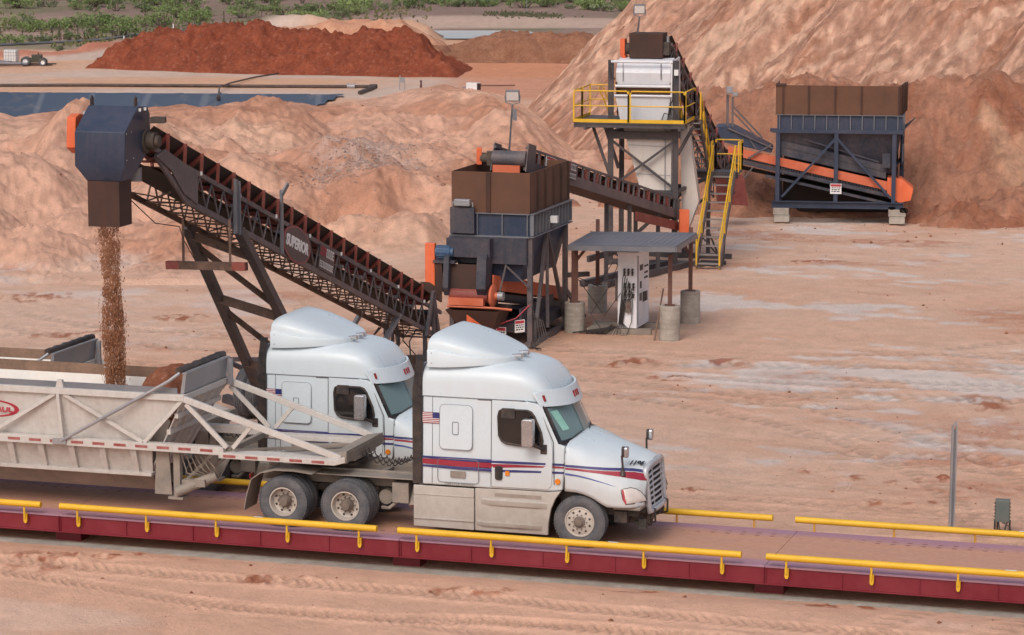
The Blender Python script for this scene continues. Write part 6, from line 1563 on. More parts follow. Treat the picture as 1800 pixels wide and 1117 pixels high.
lbox(m, L, (.0, -.06, 4.215), (W_-.03, .03, 4.235)); B(m, 'collar_rib', 'grey', cl_)
m = MB(); lbox(m, L, (-.15, -.12, 3.52), (W_, .05, 3.66)); m.prism([L(W_-.02, 0, 3.6), L(W_+.0, 2.3, 3.6), L(W_+.45, 2.3, 3.95), L(W_+.05, 0, 3.7)], Z*.06); m.bar(L(-.25, .0, 3.62), L(.1, .0, 3.62), .12, .14); B(m, 'top_frame', 'navy')
m = MB(); shell(m, rect(L, .5, W_-.35, .7, 1.8, 1.9), rect(L, .05, W_-.07, .06, D_, 3.6), .03); B(m, 'hopper_cone', 'navy2')
m = MB(); m.prism([L(W_-.06, .1, 3.6), L(W_-.06, 2.3, 3.6), L(W_-.06, 1.9, 2.1), L(W_-.06, .4, 2.3)], L.u*.04); ew = B(m, 'end_plate', 'navy')
m = MB(); m.prism([L(W_-.015, .5, 3.05), L(W_-.015, .95, 3.05), L(W_-.015, .95, 2.4), L(W_-.015, .5, 2.4)], L.u*.01); m.prism([L(W_-.015, .9, 3.5), L(W_-.015, 1.2, 3.5), L(W_-.015, 1.1, 3.35), L(W_-.015, .85, 3.35)], L.u*.01); B(m, 'data_plate', 'sign', ew)
for (u, v) in ((.07, -.02), (2.35, -.02), (W_-.35, -.02), (.07, 2.3), (W_-.35, 2.3), (W_-.05, 2.3)):
    m = MB(); lbox(m, L, (u-.08, v-.08, .8), (u+.08, v+.08, 3.52)); B(m, 'feeder_leg', 'navy')
m = MB(); m.bar(L(2.3, -.05, 3.3), L(.25, -.05, 1.0), .09, .09); m.bar(L(2.4, -.05, 3.3), L(4.5, -.05, 1.0), .09, .09); m.bar(L(W_-.3, 0, 2.25), L(W_-.0, 2.2, 2.5), .08, .1); m.bar(L(W_-.3, 0, 2.25), L(W_-.1, 1.0, 1.3), .05, .05); m.bar(L(W_-.05, 2.2, 2.5), L(W_-.1, 1.3, 1.4), .05, .05); B(m, 'diagonal_brace', 'navy')
m = MB(); m.ibeam(L(-.15, 0, .7), L(W_+.05, 0, .7), .25, .26, .03); m.ibeam(L(-.15, 2.3, .7), L(W_+.05, 2.3, .7), .25, .26, .03); m.bar(L(.1, 0, .7), L(.1, 2.3, .7), .2, .2); m.bar(L(W_-.2, 0, .7), L(W_-.2, 2.3, .7), .2, .2); B(m, 'base_beam', 'navy')
F = lambda u, v, w: L(u, v, 2.24-.215*u+w)
m = MB(); m.sheet(lambda a, b: F(-2.2+7.0*a, .2+1.5*b, 0), 10, 2); m.sheet(lambda a, b: F(-2.2+7.0*a, .2+1.5*b, -.5), 10, 2); bt = B(m, 'feeder_belt', 'belt')
m = MB(); m.prism([F(-1.9, .16, -.02), F(4.6, .16, -.02), F(4.6, .16, .33), F(-1.9, .16, .31)], L.v*.05); sk = B(m, 'belt_skirt', 'oranged', bt)
m = MB(); 
for i in range(60): u = -1.8+6.3*i/59; m.bar(F(u, .15, -.04), F(u, .15, -.12), .05, .05)
B(m, 'skirt_clamp', 'navy2', bt)
m = MB(); m.bar(F(-2.3, .12, -.2), F(4.4, .12, -.2), .1, .14); m.bar(F(-.4, .12, -.52), F(4.4, .12, -.52), .08, .1); m.bar(F(-2.3, 1.7, -.2), F(4.4, 1.7, -.2), .1, .14); B(m, 'feeder_frame', 'navy2', bt)
m = MB(); m.prism([F(4.35, .1, .48), F(4.9, .1, .56), F(5.38, .1, .28), F(5.28, .1, -.2), F(4.85, .1, -.40), F(4.35, .1, -.28)], L.v*1.2); B(m, 'tail_guard', 'orange', bt, bevel=.02)
m = MB(); m.prism([F(.2, .2, 1.0), F(4.3, .2, .95), F(4.3, .2, .42), F(.2, .2, .42)], L.v*.04); m.prism([F(.2, .17, 1.35), F(4.0, .17, 1.05), F(4.0, .17, 1.0), F(.2, .17, 1.28)], L.v*.03); m.prism([F(.2, .17, .82), F(4.2, .17, .74), F(4.2, .17, .7), F(.2, .17, .76)], L.v*.03); B(m, 'skirt_plate', 'navy2', bt)
# feeder head to the left with sloping housing and lamp mast
m = MB(); m.prism([F(-2.4, .1, .95), F(-1.8, .1, 1.1), F(-.2, .1, .62), F(-.2, .1, .42), F(-2.4, .1, .42)], L.v*1.6); hd_ = B(m, 'head_housing', 'navy', bt)
m = MB(); m.bar(F(-1.9, .05, 1.02), F(-.1, .05, .62), .1, .05); m.bar(F(-1.2, .06, .98), F(-.8, .06, .45), .05, .05); m.bar(F(-.2, .06, .75), F(-1.1, .06, .0), .05, .07); m.path([F(-.9, .06, -.3), F(-1.3, .06, -.9), F(-1.7, .06, -1.3)], .03); B(m, 'head_brace', 'truss', hd_)
m = MB(); m.bar(F(-1.95, .4, 1.05), F(-1.95, .4, 2.3), .1, .1); m.bar(F(-1.75, .4, 1.05), F(-1.75, .4, 2.25), .08, .08); m.bar(F(-1.75, .4, 1.9), F(-.55, .4, .9), .06, .06); m.bar(F(-1.72, .4, 1.65), F(-.75, .4, .85), .05, .05); ms = B(m, 'lamp_mast', 'truss', hd_)
m = MB(); m.box(F(-1.88, .4, 2.5), (.26, .26, .26)); m.box(F(-1.65, .35, 2.38), (.2, .2, .16)); B(m, 'lamp_head', 'galv', ms, bevel=.03)
danger_sign(B, fd, L(2.36, -.12, 1.35), L.u, Z, .44, .40)
m = MB(); lbox(m, L, (4.15, -.03, 2.2), (4.45, .02, 2.75)); B(m, 'junction_box', 'navy2')
m = MB(); lbox(m, L, (.2, 2.05, .2), (4.75, 2.2, 2.9)); B(m, 'belly_dark_board', 'belt')  # black board added behind the cone, standing in for the belly's shade
# concrete blocks under it
lab = ['neat clean stack of two concrete blocks under the feeder', 'chipped sand-covered stack of concrete blocks under the orange tail guard']
for i, (u, z1) in enumerate(((-.05, .28), (W_-.5, .28))):
    st = thing('concrete_block_stack', lab[i], 'concrete block', L(u, -.1), 0, 'block stacks under the feeder'); B = BLD(st)
    for k in range(2):
        m = MB(); o = .03*k; lbox(m, L, (u-o, -.25+o*2, .0+.285*k), (u+.62+o*(1 if i else -1), .45, .28+.285*k)); B(m, 'concrete_block', 'concrete', bevel=.03)
    if i:
        m = MB(); m.blob(L(u+.55, -.05, .52), .2, 4, sq=.6); m.blob(L(u+.1, -.05, .6), .16, 5, sq=.4); B(m, 'spilled_sand', sandm)

# --- canopy over the electrical cabinet --------------------------------------------------
cn = thing('canopy', 'grey sheet-metal canopy on four brown posts set in concrete piers', 'canopy', (3.6, 83.5, 0)); B = BLD(cn)
base = [gnd(1010, 585), gnd(1050, 552), gnd(1177, 600), gnd(1213, 570)]
rp = [at(999, 433, 82.4), at(1188, 436, 80.6), at(1225, 412, 84.9), at(1040, 410, 86.7)]
m = MB(); m.loft([[p for p in rp], [p+Z*.05 for p in rp]]); rf = B(m, 'roof_sheet', 'roofgrey')
m = MB()
for i in range(1, 18):
    t = i/18; m.bar(rp[0].lerp(rp[1], t)+Z*.052, rp[3].lerp(rp[2], t)+Z*.052, .03, .010)
B(m, 'sheet_rib', 'roofgrey', rf)
m = MB()
for a, b in ((0, 1), (1, 2), (2, 3), (3, 0)): m.bar(rp[a]-Z*.06, rp[b]-Z*.06, .05, .13)
B(m, 'roof_beam', 'grey', rf)
for i, b in enumerate(base):
    hh = (.92, .92, 1.05, 1.02)[i]
    m = MB(); m.lathe([(.30, -.1), (.30, hh-.02), (.285, hh), (.0, hh)], b, (0, 0, 1), 28); B(m, 'concrete_pier', 'concrete')
    t = rp[0].z + .0
    pt = Vector((b.x, b.y, 2.55 if i in (0, 2) else 2.95))
    m = MB(); m.bar(b+Z*hh, pt, .12 if i != 0 else .2, .12); m.box(b+Z*(hh+.01), (.3, .3, .02)); B(m, 'canopy_post', 'post')
m = MB()
for i, dx in ((0, .35), (3, -.3)):
    b = base[i]; m.bar(Vector((b.x, b.y, 2.1)), Vector((b.x+dx, b.y, 2.55)), .06, .08)
B(m, 'knee_brace', 'post')
# electrical cabinet: front face to the camera, right face with meters
L = Loc(3.12, 83.2, 14)
ec = thing('electrical_cabinet', 'tall white electrical cabinet with plugged black leads under the canopy', 'electrical cabinet', L(0, 0), 0); B = BLD(ec)
m = MB(); L2 = Loc(3.12, 83.1, 10)
f = [L2(0, 0, .2), L2(.57, 0, .2), L2(.57, 0, 2.42), L2(0, 0, 2.42)]
bk = L2.v*1.9
sv = Vector((.42, 1.35, 0))
m.loft([f, [p+sv for p in f]]); bod = B(m, 'cabinet_body', 'cab', bevel=.012)
m = MB(); m.prism([f[3]+Vector((-.03, -.05, 0)), f[2]+Vector((.03, -.05, 0)), f[2]+sv+Vector((.03, .02, .0)), f[3]+sv+Vector((-.03, .02, .0))], Z*.05); B(m, 'cabinet_roof', 'cab', bod, bevel=.01)
FQ = lambda a, z, o=-.01: L2(a, o, z)
m = MB(); rnd = random.Random(5)
for r, z in enumerate((1.95, 1.86, 1.52, 1.42, 1.30, 1.2, 1.05)):
    for c_ in range(3):
        if r in (4, 6) and c_ == 2: continue
        a = .2+.12*c_+(.03 if r > 1 else 0); m.tube(FQ(a, z, 0), FQ(a, z, -.07), .034, n=10); m.box(FQ(a, z-.05, -.08), (.05, .06, .07))
sk = B(m, 'socket', 'black', bod)
m = MB()
for k in range(7):
    a = .2+.045*k; z = 1.9-.1*k; m.path([FQ(a, z, -.06), FQ(a-.06+.03*rnd.random(), z-.2, -.1), FQ(.12+.02*k, z*.5+.2, -.06), FQ(.04+.02*k, .35, -.05), FQ(-.1+.1*k, .0, -.25+.05*k)], .011, 5)
m.path([FQ(.42, 1.3, -.05), FQ(.45, .9, -.08), FQ(.42, .4, -.06), FQ(.3, .02, -.2), FQ(.05, .0, -.25)], .012, 5)
B(m, 'power_lead', 'cable', bod)
m = MB(); q = FQ(.33, .85, -.06); m.box(q, (.16, .1, .34), L2.R()); ds = B(m, 'disconnect_switch', 'hub', bod, bevel=.01); m = MB(); m.box(FQ(.33, .86, -.115), (.07, .02, .08), L2.R()); B(m, 'switch_handle', 'post', ds)
sd_ = sv.normalized(); SQ = lambda t, z, o=.01: L2(.57, 0, z)+sd_*t+Vector((sd_.y, -sd_.x, 0))*o
def splate(t0, t1, z0, z1, k, n): mm = MB(); mm.loft([[SQ(t0, z0, o), SQ(t1, z0, o), SQ(t1, z1, o), SQ(t0, z1, o)] for o in (.002, .025)]); return B(mm, n, k, bod)
splate(.33, .62, 1.88, 2.04, 'black', 'meter_display')
for t, z in ((.85, 1.92), (1.1, 1.92), (.85, 1.73), (1.05, 1.73), (.85, 1.58), (1.05, 1.58)): splate(t, t+.14, z, z+.05, 'black', 'button')
splate(.36, .46, 1.35, 1.55, 'black', 'key_switch'); splate(.3, .5, .98, 1.2, 'hub', 'label_plate'); splate(.68, .82, .9, 1.2, 'black', 'door_handle'); splate(.92, 1.15, .9, 1.18, 'black', 'isolator')
splate(.06, .08, .3, 2.35, 'grey', 'door_edge')
m = MB(); lbox(m, L2, (-.12, .3, .95), (-.005, .5, 1.6)); B(m, 'side_box', 'hub', bod)
pd = thing('timber_skid', 'grey timber skid beneath the electrical cabinet', 'skid', L2(.3, .5), 0); B = BLD(pd)
m = MB(); lbox(m, L2, (-.9, -.1, .02), (1.0, .15, .19)); B(m, 'skid_beam', 'frame'); m = MB(); lbox(m, L2, (-.9, 1.1, .02), (1.1, 1.35, .19)); B(m, 'skid_beam', 'frame'); m = MB(); lbox(m, L2, (-.85, .2, .1), (-.3, 1.0, .185)); B(m, 'skid_plank', 'frame')
m = MB(); 
for k in range(6): m.path([L2(-.05, -.1, .25), L2(-.3-.2*k, -.25, .06), L2(-.7-.1*k, -.1+.1*k, .05), L2(-1.2, .2+.15*k, .05), L2(-1.9-.1*k, .5, .12)], .02, 5)
m.path([base[0]+Vector((.1, 0, 1.6)), base[0]+Vector((.6, .1, .9)), L2(-.4, 0, .55), L2(.1, -.08, 1.25)], .012, 5); m.path([base[0]+Vector((.1, 0, 1.65)), base[0]+Vector((.7, .3, 1.35)), base[1]+Vector((.5, .3, 1.6)), L2(-.1, .6, 2.0)], .012, 5); m.path([L2(.05, 0, .25), L2(-.4, -.2, .1), L2(-.8, 0, .6), L2(-.3, .6, 1.4), L2(-.1, .8, 2.0)], .012, 5)
tag(B(m, 'ground_cable', 'cable', None), 'tangle of black cables lying around the cabinet skid', 'cable')
m = MB(); m.bar(gnd(1150, 600), at(1166, 508, 83.4), .04, .05); tag(B(m, 'leaning_plank', 'lumber', None), 'thin pale batten leaning beside a concrete pier', 'plank')

# --- right foreground post and box -----------------------------------------------------------
p0 = Vector((9.0, 57.2, 0)); p1 = at(1675, 748, 57.2)
m = MB(); m.bar(p0, p1, .03, .12); m.bar(p0+Vector((.045, .03, 0)), p1+Vector((.045, .03, -.08)), .05, .03); m.bar(p0+Vector((.08, -.01, 0)), p1+Vector((.08, -.01, 0)), .03, .10); m.box(p1+Vector((.06, 0, .03)), (.05, .05, .08))
tag(m.build('channel_post', M['galv'], None), 'tall slim galvanised post standing behind the scale beside the junction box', 'post')
jb = thing('junction_box', 'grey-green ribbed junction box on short legs behind the scale', 'junction box', (10.05, 57.0, 0), -.2); 
m = MB(); m.box((0, 0, .50), (.30, .2, .46)); m.build('box_body', M['jbox'] if 'jbox' in M else M['grey'], jb, bevel=.015)
m = MB()
for s_ in (-1, 1):
    for k in range(6): m.box((s_*.155, -.11, .32+.07*k), (.02, .02, .03))
m.build('lid_latch', M['black'], jb)
m = MB(); m.bar((-.15, .0, 0), (-.15, 0, .3), .04, .04); m.bar((.15, 0, 0), (.15, 0, .3), .04, .04); m.path([(-.08, -.05, .28), (-.05, -.1, .12), (.05, -.1, .1), (.1, -.05, .28)], .018); m.path([(-.1, 0, .28), (-.1, .05, .02)], .018); m.path([(.0, -.08, .27), (.14, -.12, .2), (.2, -.05, .02)], .018); m.build('box_leg', M['black'], jb)
# ------------------------------------------------------------------ scrubland beyond the pit
def leaf_mat(name, a, b):
    g = N(name); c = g.coord(); f = g.noise(c, 2.2, 4, .7)
    oi = g.n('ShaderNodeObjectInfo'); mx = g.math('ADD', g.math('MULTIPLY', f, .7), g.math('MULTIPLY', oi.outputs['Random'], .35))
    g.l(g.mix(g.ramp(mx, .25, .8), lin(*a), lin(*b)), g.p.inputs['Base Color']); g.p.inputs['Roughness'].default_value = .7; g.p.inputs['Specular IOR Level'].default_value = .2
    return g.m
LEAF = [leaf_mat('mesquite_leaf', (92, 106, 68), (138, 150, 108)), leaf_mat('grey_green_leaf', (96, 106, 78), (142, 150, 116)), leaf_mat('bright_leaf', (98, 118, 68), (146, 162, 106))]
def bush_mesh(seed, r, h_, stems):
    rnd = random.Random(seed); lf, st = MB(), MB()
    cl = []
    for i in range(stems):
        a = rnd.random()*6.283; d = r*(.25+.75*math.sqrt(rnd.random())); z = h_*(.35+.55*rnd.random())*(1-.35*(d/r)**2)
        c = Vector((math.cos(a)*d, math.sin(a)*d, z)); cl.append((c, r*rnd.uniform(.22, .42)))
        st.tube((c.x*.12, c.y*.12, -.1), (c.x*.5, c.y*.5, z*.55), .03, .02, 5, False); st.tube((c.x*.5, c.y*.5, z*.55), c, .02, .008, 5, False)
    for c, q in cl:
        for k in range(36):
            v = Vector((rnd.gauss(0, 1), rnd.gauss(0, 1), rnd.gauss(0, .8))); v = v.normalized()*q*rnd.random()**.45
            p = c+v
            if p.z < .04: continue
            s = rnd.uniform(.05, .12); n = Vector((rnd.gauss(0, 1), rnd.gauss(0, 1), rnd.gauss(.5, 1))).normalized(); a = n.orthogonal().normalized()*s; b = n.cross(a).normalized()*s*.7
            lf.add([p-a, p+b, p+a, p-b], [(0,1,2,3)])
    return lf, st
PROTO = []
for i, (r, h_, n, k) in enumerate(((1.0, 1.5, 15, 0), (1.3, 1.3, 18, 2), (.8, 1.9, 14, 0), (1.1, 1.0, 14, 1), (1.6, 1.8, 24, 2), (.7, .8, 10, 1))):
    lf, st = bush_mesh(40+i, r, h_, n)
    root = empty('desert_shrub', (0, 0, -50)); f = lf.build('foliage', LEAF[k], root, smooth=0, fix=False); t_ = st.build('stem', M['wood'], root, smooth=0)
    PROTO.append(root)
first = [True]*len(PROTO)
def put_bush(k, x, y, s, label, group):
    o = PROTO[k] if first[k] else copy_tree(PROTO[k]); first[k] = False
    o.location = (x, y, h1(x, y)-.03); o.rotation_euler = (0, 0, random.random()*6.28); o.scale = (s*random.uniform(.85, 1.2), s*random.uniform(.85, 1.2), s*random.uniform(.85, 1.15)); tag(o, label, 'shrub', group)
rnd = random.Random(21)
lone = [(65, 74, 3, 1.0, 'olive shrub directly in front of the fence by the erosion tube'), (20, 80, 1, .9, 'wide low olive shrub just behind the thin erosion tube'), (110, 66, 0, .8, 'taller of two upright shrubs by the fence'), (122, 68, 2, .6, 'shorter of two upright shrubs by the fence'),
        (210, 64, 4, 1.0, 'broad bright green shrub beside the shoulder of the red pile'), (150, 66, 0, .9, 'round shrub between two fence posts near the red pile'), (108, 47, 1, .9, 'isolated round shrub on bare ground behind the fence'), (45, 42, 0, 1.0, 'tall isolated shrub on open ground beyond the tote'), (145, 41, 4, .8, 'wide bright shrub alone in the open scrub behind the fence'), (180, 42, 3, 1.0, 'grey-green shrub beside the wide bright one behind the fence'), (103, 90, 5, .7, 'small dry tuft on the sand below the fence')]
for px, py, k, s, lb in lone:
    p = gnd(px, py); put_bush(k, p.x, p.y, s, lb, 'lone shrubs by the fence')
n = 0
zones = [((-20, 430), (30, 54), 24, 'desert shrub scattered over bare loam behind the wire fence', 'shrubs behind the fence'),
         ((-20, 720), (-2, 22), 48, 'green shrub in front of the far scrub thicket', 'thicket shrubs'),
         ((500, 720), (24, 40), 16, 'green shrub growing behind the pale spoil heap', 'shrubs behind the spoil heap'),
         ((715, 1130), (0, 33), 95, 'green shrub lining the top of the pale bank', 'shrubs along the pale bank')]
for (x0, x1), (y0, y1), cnt, lb, gp in zones:
    for i in range(cnt):
        px, py = rnd.uniform(x0, x1), rnd.uniform(y0, y1); p = gnd(px, py)
        if gp.startswith('shrubs along') and p.y < 272: p.y = 272+rnd.random()*8
        put_bush(rnd.choice((0, 1, 2, 3, 4, 0, 4)), p.x, p.y, rnd.uniform(.55, 1.05)*(1.3 if py < 15 else 1), lb, gp)
# far thicket that reads as one mass
lf = MB(); rnd = random.Random(31)
for i in range(9000):
    y = 325+rnd.random()**1.5*150; x = rnd.uniform(-.23, .06)*y; hh = 1.9+.9*math.sin(x*.22)*math.sin(y*.13)
    p = Vector((x, y, rnd.random()**.7*hh+.3)); s = rnd.uniform(.2, .42); nn = Vector((rnd.gauss(0, 1), rnd.gauss(-.6, 1), rnd.gauss(.6, 1))).normalized(); a = nn.orthogonal().normalized()*s; b = nn.cross(a).normalized()*s*.8
    lf.add([p-a, p+b, p+a, p-b], [(0,1,2,3)])
tag(lf.build('thicket', leaf_mat('far_thicket_leaf', (70, 84, 58), (110, 118, 92)), None, smooth=0, fix=False), 'far grey-green scrub thicket beyond the shrubs', 'thicket', kind='stuff')
lf = MB()
for i in range(2600):   # dry grass tufts
    px, py = rnd.uniform(-60, 760), rnd.uniform(18, 84); p = gnd(px, py)
    if fbm(np.array([p.x*.09]), np.array([p.y*.06]), 3, 71)[0] < .02: continue
    z = h1(p.x, p.y); s = rnd.uniform(.12, .35)
    for k in range(3): a = rnd.random()*6.28; lf.add([p+Z*z+Vector((math.cos(a)*s*.5, math.sin(a)*s*.5, 0)), p+Z*z-Vector((math.cos(a)*s*.5, math.sin(a)*s*.5, 0)), p+Z*(z+s)+Vector((rnd.gauss(0, .1), 0, 0))], [(0,1,2)])
tag(lf.build('weeds', leaf_mat('dry_weed', (92, 96, 62), (140, 132, 98)), None, smooth=0, fix=False), 'dry weeds and grass tufts over the scrub ground', 'weeds', kind='stuff')
lf = MB()
for i in range(520):     # dark weeds on the face of the bank
    px = rnd.choice((rnd.gauss(890, 18), rnd.gauss(950, 22), rnd.uniform(850, 990))); p = gnd(px, rnd.gauss(42, 2.0)); z = h1(p.x, p.y); s = rnd.uniform(.08, .26)
    a = rnd.random()*6.28; lf.add([p+Z*z+Vector((math.cos(a)*s*.6, 0, 0)), p+Z*z-Vector((math.cos(a)*s*.6, 0, 0)), p+Z*(z+s)+Vector((rnd.gauss(0, .15), 0, 0))], [(0,1,2)])
tag(lf.build('bank_weeds', leaf_mat('dark_weed', (76, 80, 58), (104, 104, 78)), None, smooth=0, fix=False), 'low dark weeds growing on the face of the pale bank', 'weeds', kind='stuff')
# fence
fpts = [gnd(-120, 86), gnd(40, 74), gnd(137, 67), gnd(256, 57), gnd(353, 49), gnd(434, 45), gnd(560, 36), gnd(692, 28)]
fn = thing('wire_fence', 'wire fence on dark posts crossing the scrubland beyond the pit', 'fence', fpts[0], 0); B = BLD(fn)
wires = MB()
allp = []
for a, b in zip(fpts[:-1], fpts[1:]):
    k = max(1, round((b-a).length/2.6))
    for i in range(k): allp.append(a.lerp(b, i/k))
for i, p in enumerate(allp):
    z = h1(p.x, p.y); m = MB(); thick = .055 if i % 3 == 0 else .03; hh = 1.45 if i % 3 == 0 else 1.15
    m.tube(p+Z*(z-.1), p+Z*(z+hh), thick, n=6); B(m, 'fence_post', 'wood'); allp[i] = p+Z*z
for w_ in (.4, .75, 1.08): wires.path([p+Z*w_ for p in allp], .008, 4)
B(wires, 'fence_wire', 'hub')
m = MB(); sp = [gnd(-100, 88), gnd(0, 82), gnd(80, 76), gnd(170, 70), gnd(240, 62), gnd(330, 55), gnd(420, 51)]
m.path([p+Z*(h1(p.x, p.y)+.10) for p in sp], .12, 6); tag(m.build('edging_tube', M['grey'], None), 'thin dark erosion tube lying along the foot of the fence', 'erosion barrier')
# pipes by the pond
m = MB(); P = [gnd(x, y)+Z*.12 for x, y in ((-150, 153), (0, 153.5), (150, 153), (300, 154), (450, 155), (600, 155.5), (655, 155.5))]; m.path(P, .105, 10)
m.tube(gnd(650, 155.5)+Z*.12, gnd(662, 155)+Z*.12, .14); m.path([gnd(660, 155)+Z*.12, gnd(650, 160)+Z*.14, gnd(632, 167)+Z*.14], .12, 10); pp = m.build('pipeline', M['pipe'], None); tag(pp, 'long black pipe lying along the top of the lined pond bank', 'pipe')
m = MB(); c = gnd(617, 155.5)+Z*.12; m.tube(c-Vector((.2, 0, 0)), c+Vector((.2, 0, 0)), .17, n=14); m.tube(c-Vector((.25, 0, 0)), c-Vector((.18, 0, 0)), .23, n=14); m.tube(c+Vector((.18, 0, 0)), c+Vector((.25, 0, 0)), .23, n=14); o = m.build('coupling', M['galv'], pp)
m = MB(); m.path([gnd(384, 168)+Z*.0, gnd(386, 163)+Z*.35, gnd(405, 153)+Z*.25, gnd(448, 138)+Z*.08, gnd(490, 131)+Z*.06], .055, 8); m.tube(gnd(383, 170)-Z*.1, gnd(386, 166)+Z*.05, .11); tag(m.build('suction_hose', M['pipe'], None), 'thinner black hose slanting from the pond liner towards the red stockpile', 'hose')
# small things on the terrace
q = gnd(707, 158); eb = thing('utility_box', 'small grey utility box on two thin legs before the red stockpile', 'utility box', q); m = MB(); m.box((0, 0, .62), (.34, .2, .34)); m.build('box_body', M['galv'], eb); m = MB(); m.tube((-.16, 0, -.1), (-.16, 0, .6), .03); m.tube((.16, 0, -.1), (.16, 0, .6), .03); m.tube((-.14, .0, .75), (-.14, 0, .95), .03); m.build('box_leg', M['galv'], eb)
q = gnd(832, 160); lb = thing('pump_box', 'pale square box with one dark end lying on the sand near the hill', 'box', q, -.5); m = MB(); m.box((0, 0, .3), (.8, .5, .45)); m.build('box_body', M['sign'], lb, bevel=.02); m = MB(); m.box((.41, -.0, .28), (.03, .46, .40)); m.build('dark_end', M['black'], lb); m = MB(); m.tube((-.4, 0, .2), (-.75, 0, .2), .05); m.build('inlet_pipe', M['galv'], lb)
m = MB(); m.path([gnd(842, 153)+Z*.1, gnd(870, 153.5)+Z*.1, gnd(905, 153)+Z*.1], .04, 8); tag(m.build('thin_pipe', M['post'], None), 'thin rusty pipe running from the pale box to the sand hill', 'pipe')
q = gnd(740, 157); m = MB(); m.tube(q, q+Z*.45, .10, .05); m.box(q+Z*.5, (.14, .14, .14)); tag(m.build('marker_stub', M['post'], None), 'short brown stub standing between the utility box and the pale box', 'stake')
for (px, py, hh, lb) in ((305, 66, 1.2, 'white stake rising behind the crest of the red stockpile'), (218, 75, .6, 'short white stake at the shoulder of the red stockpile')):
    q = gnd(px, py); z = h1(q.x, q.y); m = MB(); m.bar(q+Z*z, q+Z*(z+hh), .1, .06); tag(m.build('survey_stake', M['sign'], None), lb, 'stake')
q = gnd(926, 36); z = h1(q.x, q.y); sgn_ = thing('roadside_sign', 'small white sign on a thin pole on the pale bank', 'sign', q+Z*z); m = MB(); m.tube((0, 0, 0), (0, 0, 1.5), .03); m.build('sign_pole', M['galv'], sgn_); m = MB(); m.box((0, 0, 1.55), (.36, .03, .34)); m.build('sign_panel', M['sign'], sgn_)
# tote
q = gnd(20, 113); tb = thing('liquid_tote', 'white caged plastic tote standing beyond the lined pond', 'tote', q, -.1); m = MB(); m.box((0, 0, .62), (.92, .8, .86)); m.build('tank', M['sign'], tb, bevel=.06); m = MB()
for i in range(6): x = -.48+.192*i; m.bar((x, -.42, .14), (x, -.42, 1.1), .02, .02); m.bar((x, .42, .14), (x, .42, 1.1), .02, .02)
for z in (.16, .4, .64, .88, 1.1): m.path([(-.49, -.43, z), (.49, -.43, z), (.49, .43, z), (-.49, .43, z)], .012, 5, closed=True)
m.build('cage', M['galv'], tb); m = MB(); m.box((0, 0, .07), (1.0, .9, .13)); m.build('pallet', M['black'], tb)
q = gnd(26, 117); m = MB()
for k, (a, b) in enumerate((((-1.6, 0), (.9, .1)), ((-1.2, -.3), (.6, -.5)), ((-1.8, .3), (-.2, -.4)))): m.tube(q+Vector((a[0], a[1], .14+.1*k)), q+Vector((b[0], b[1], .16+.08*k)), .11)
tag(m.build('pipe_stack', M['roofgrey'], None), 'loose blue-grey pipes lying in front of the white tote', 'pipes')
q = gnd(63, 116); pt = thing('pump_trailer', 'green wheeled pump trailer with white rims parked beyond the pond', 'trailer', q, .05)
m = MB(); m.box((.0, 0, .42), (1.3, .6, .34)); m.box((.1, 0, .68), (.7, .4, .2)); m.tube((.2, 0, .7), (.2, 0, .95), .05); m.tube((-.3, .1, .7), (.5, .1, .72), .12); m.build('pump_body', mat('dull_green_paint', lin(52, 58, 46), .6), pt, bevel=.02)
m = MB(); m.box((.1, 0, .12), (2.2, .5, .14)); m.bar((.8, 0, .16), (1.5, 0, .14), .1, .1); m.build('skid', M['black'], pt)
for x, r in ((-.72, .34), (.55, .27)):
    for y in (-.42, .42):
        m = MB(); m.lathe([(r*.55, -.07), (r*.8, -.1), (r, -.08), (r, .08), (r*.8, .1), (r*.55, .07)], (x, y, r), (0, 1, 0), 24, caps=False); m.build('tyre', M['tyre'], pt); m = MB(); m.lathe([(r*.56, -.05), (r*.3, -.02), (0, -.03)], (x, y, r), (0, 1, 0), 20, caps=False); m.build('rim', M['sign'], pt)

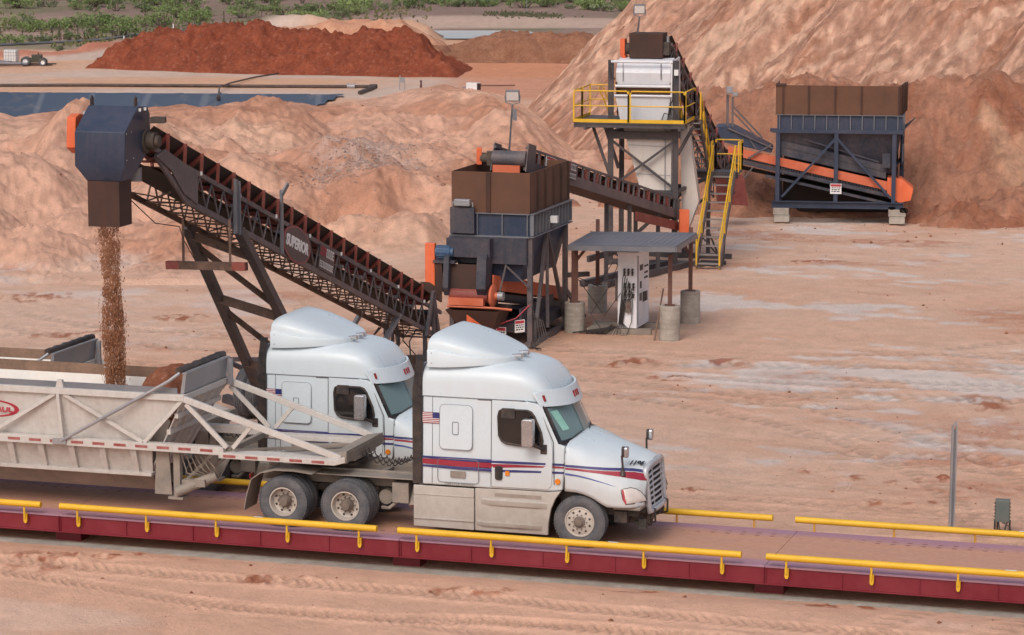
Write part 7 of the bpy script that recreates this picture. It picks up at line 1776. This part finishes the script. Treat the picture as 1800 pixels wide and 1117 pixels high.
# ------------------------------------------------------------------ loose clods
m = MB(); rnd = random.Random(77)
def clod(p, r):
    v = []
    for k in range(6):
        d = ((1,0,0),(-1,0,0),(0,1,0),(0,-1,0),(0,0,1),(0,0,-1))[k]; q = r*rnd.uniform(.6, 1.3); v.append((p.x+d[0]*q, p.y+d[1]*q, p.z+d[2]*q*.75))
    m.add(v, [(0,2,4),(2,1,4),(1,3,4),(3,0,4),(2,0,5),(1,2,5),(3,1,5),(0,3,5)])
pts = []
for i in range(2600):
    px = rnd.uniform(-30, 1830); py = rnd.choice((rnd.uniform(380, 900), rnd.uniform(960, 1117), rnd.uniform(210, 430)))
    p = gnd(px, py)
    t = (p-SO).dot(SH); l = (p-SO).dot(SL)
    if -.6 < l < 3.6: continue
    cl = fbm(np.array([t*.16]), np.array([l*.3]), 4, 51)[0]*3-.75
    if p.y < 100 and cl < 0 and rnd.random() > .07: continue
    pts.append((p, min(.055, .010+.013*rnd.expovariate(1))*(1 if p.y < 75 else 1.35)))
zs = hgt(np.array([p.x for p, r in pts]), np.array([p.y for p, r in pts]))
for (p, r), z in zip(pts, zs): p.z = z+r*.3; clod(p, r)
tag(m.build('loose_clods', soil_material('clod_soil', False, (172, 118, 92), (132, 88, 68), 6, .4), None, smooth=0, fix=False), 'small dark clods of earth strewn over the yard', 'clods', kind='stuff')

m = MB(); pts = []; rnd = random.Random(88)
for i in range(3400):
    a = rnd.gauss(0, 1); px = 640+a*48+rnd.uniform(-25, 25); Yd = 121+rnd.gauss(0, 4.2)+a*2.0
    pts.append((Vector(((px-900)/FPX*Yd, Yd, 0)), rnd.uniform(.02, .065)))
zs = hgt(np.array([p.x for p, r in pts]), np.array([p.y for p, r in pts]))
for (p, r), z in zip(pts, zs): p.z = z+r*.3; clod(p, r)
tag(m.build('stony_rubble', soil_material('rubble_stone', False, (196, 178, 170), (150, 124, 114), 4, .3), None, smooth=0, fix=False), 'grey stony rubble spilled down the rough sand mounds', 'rubble', kind='stuff')
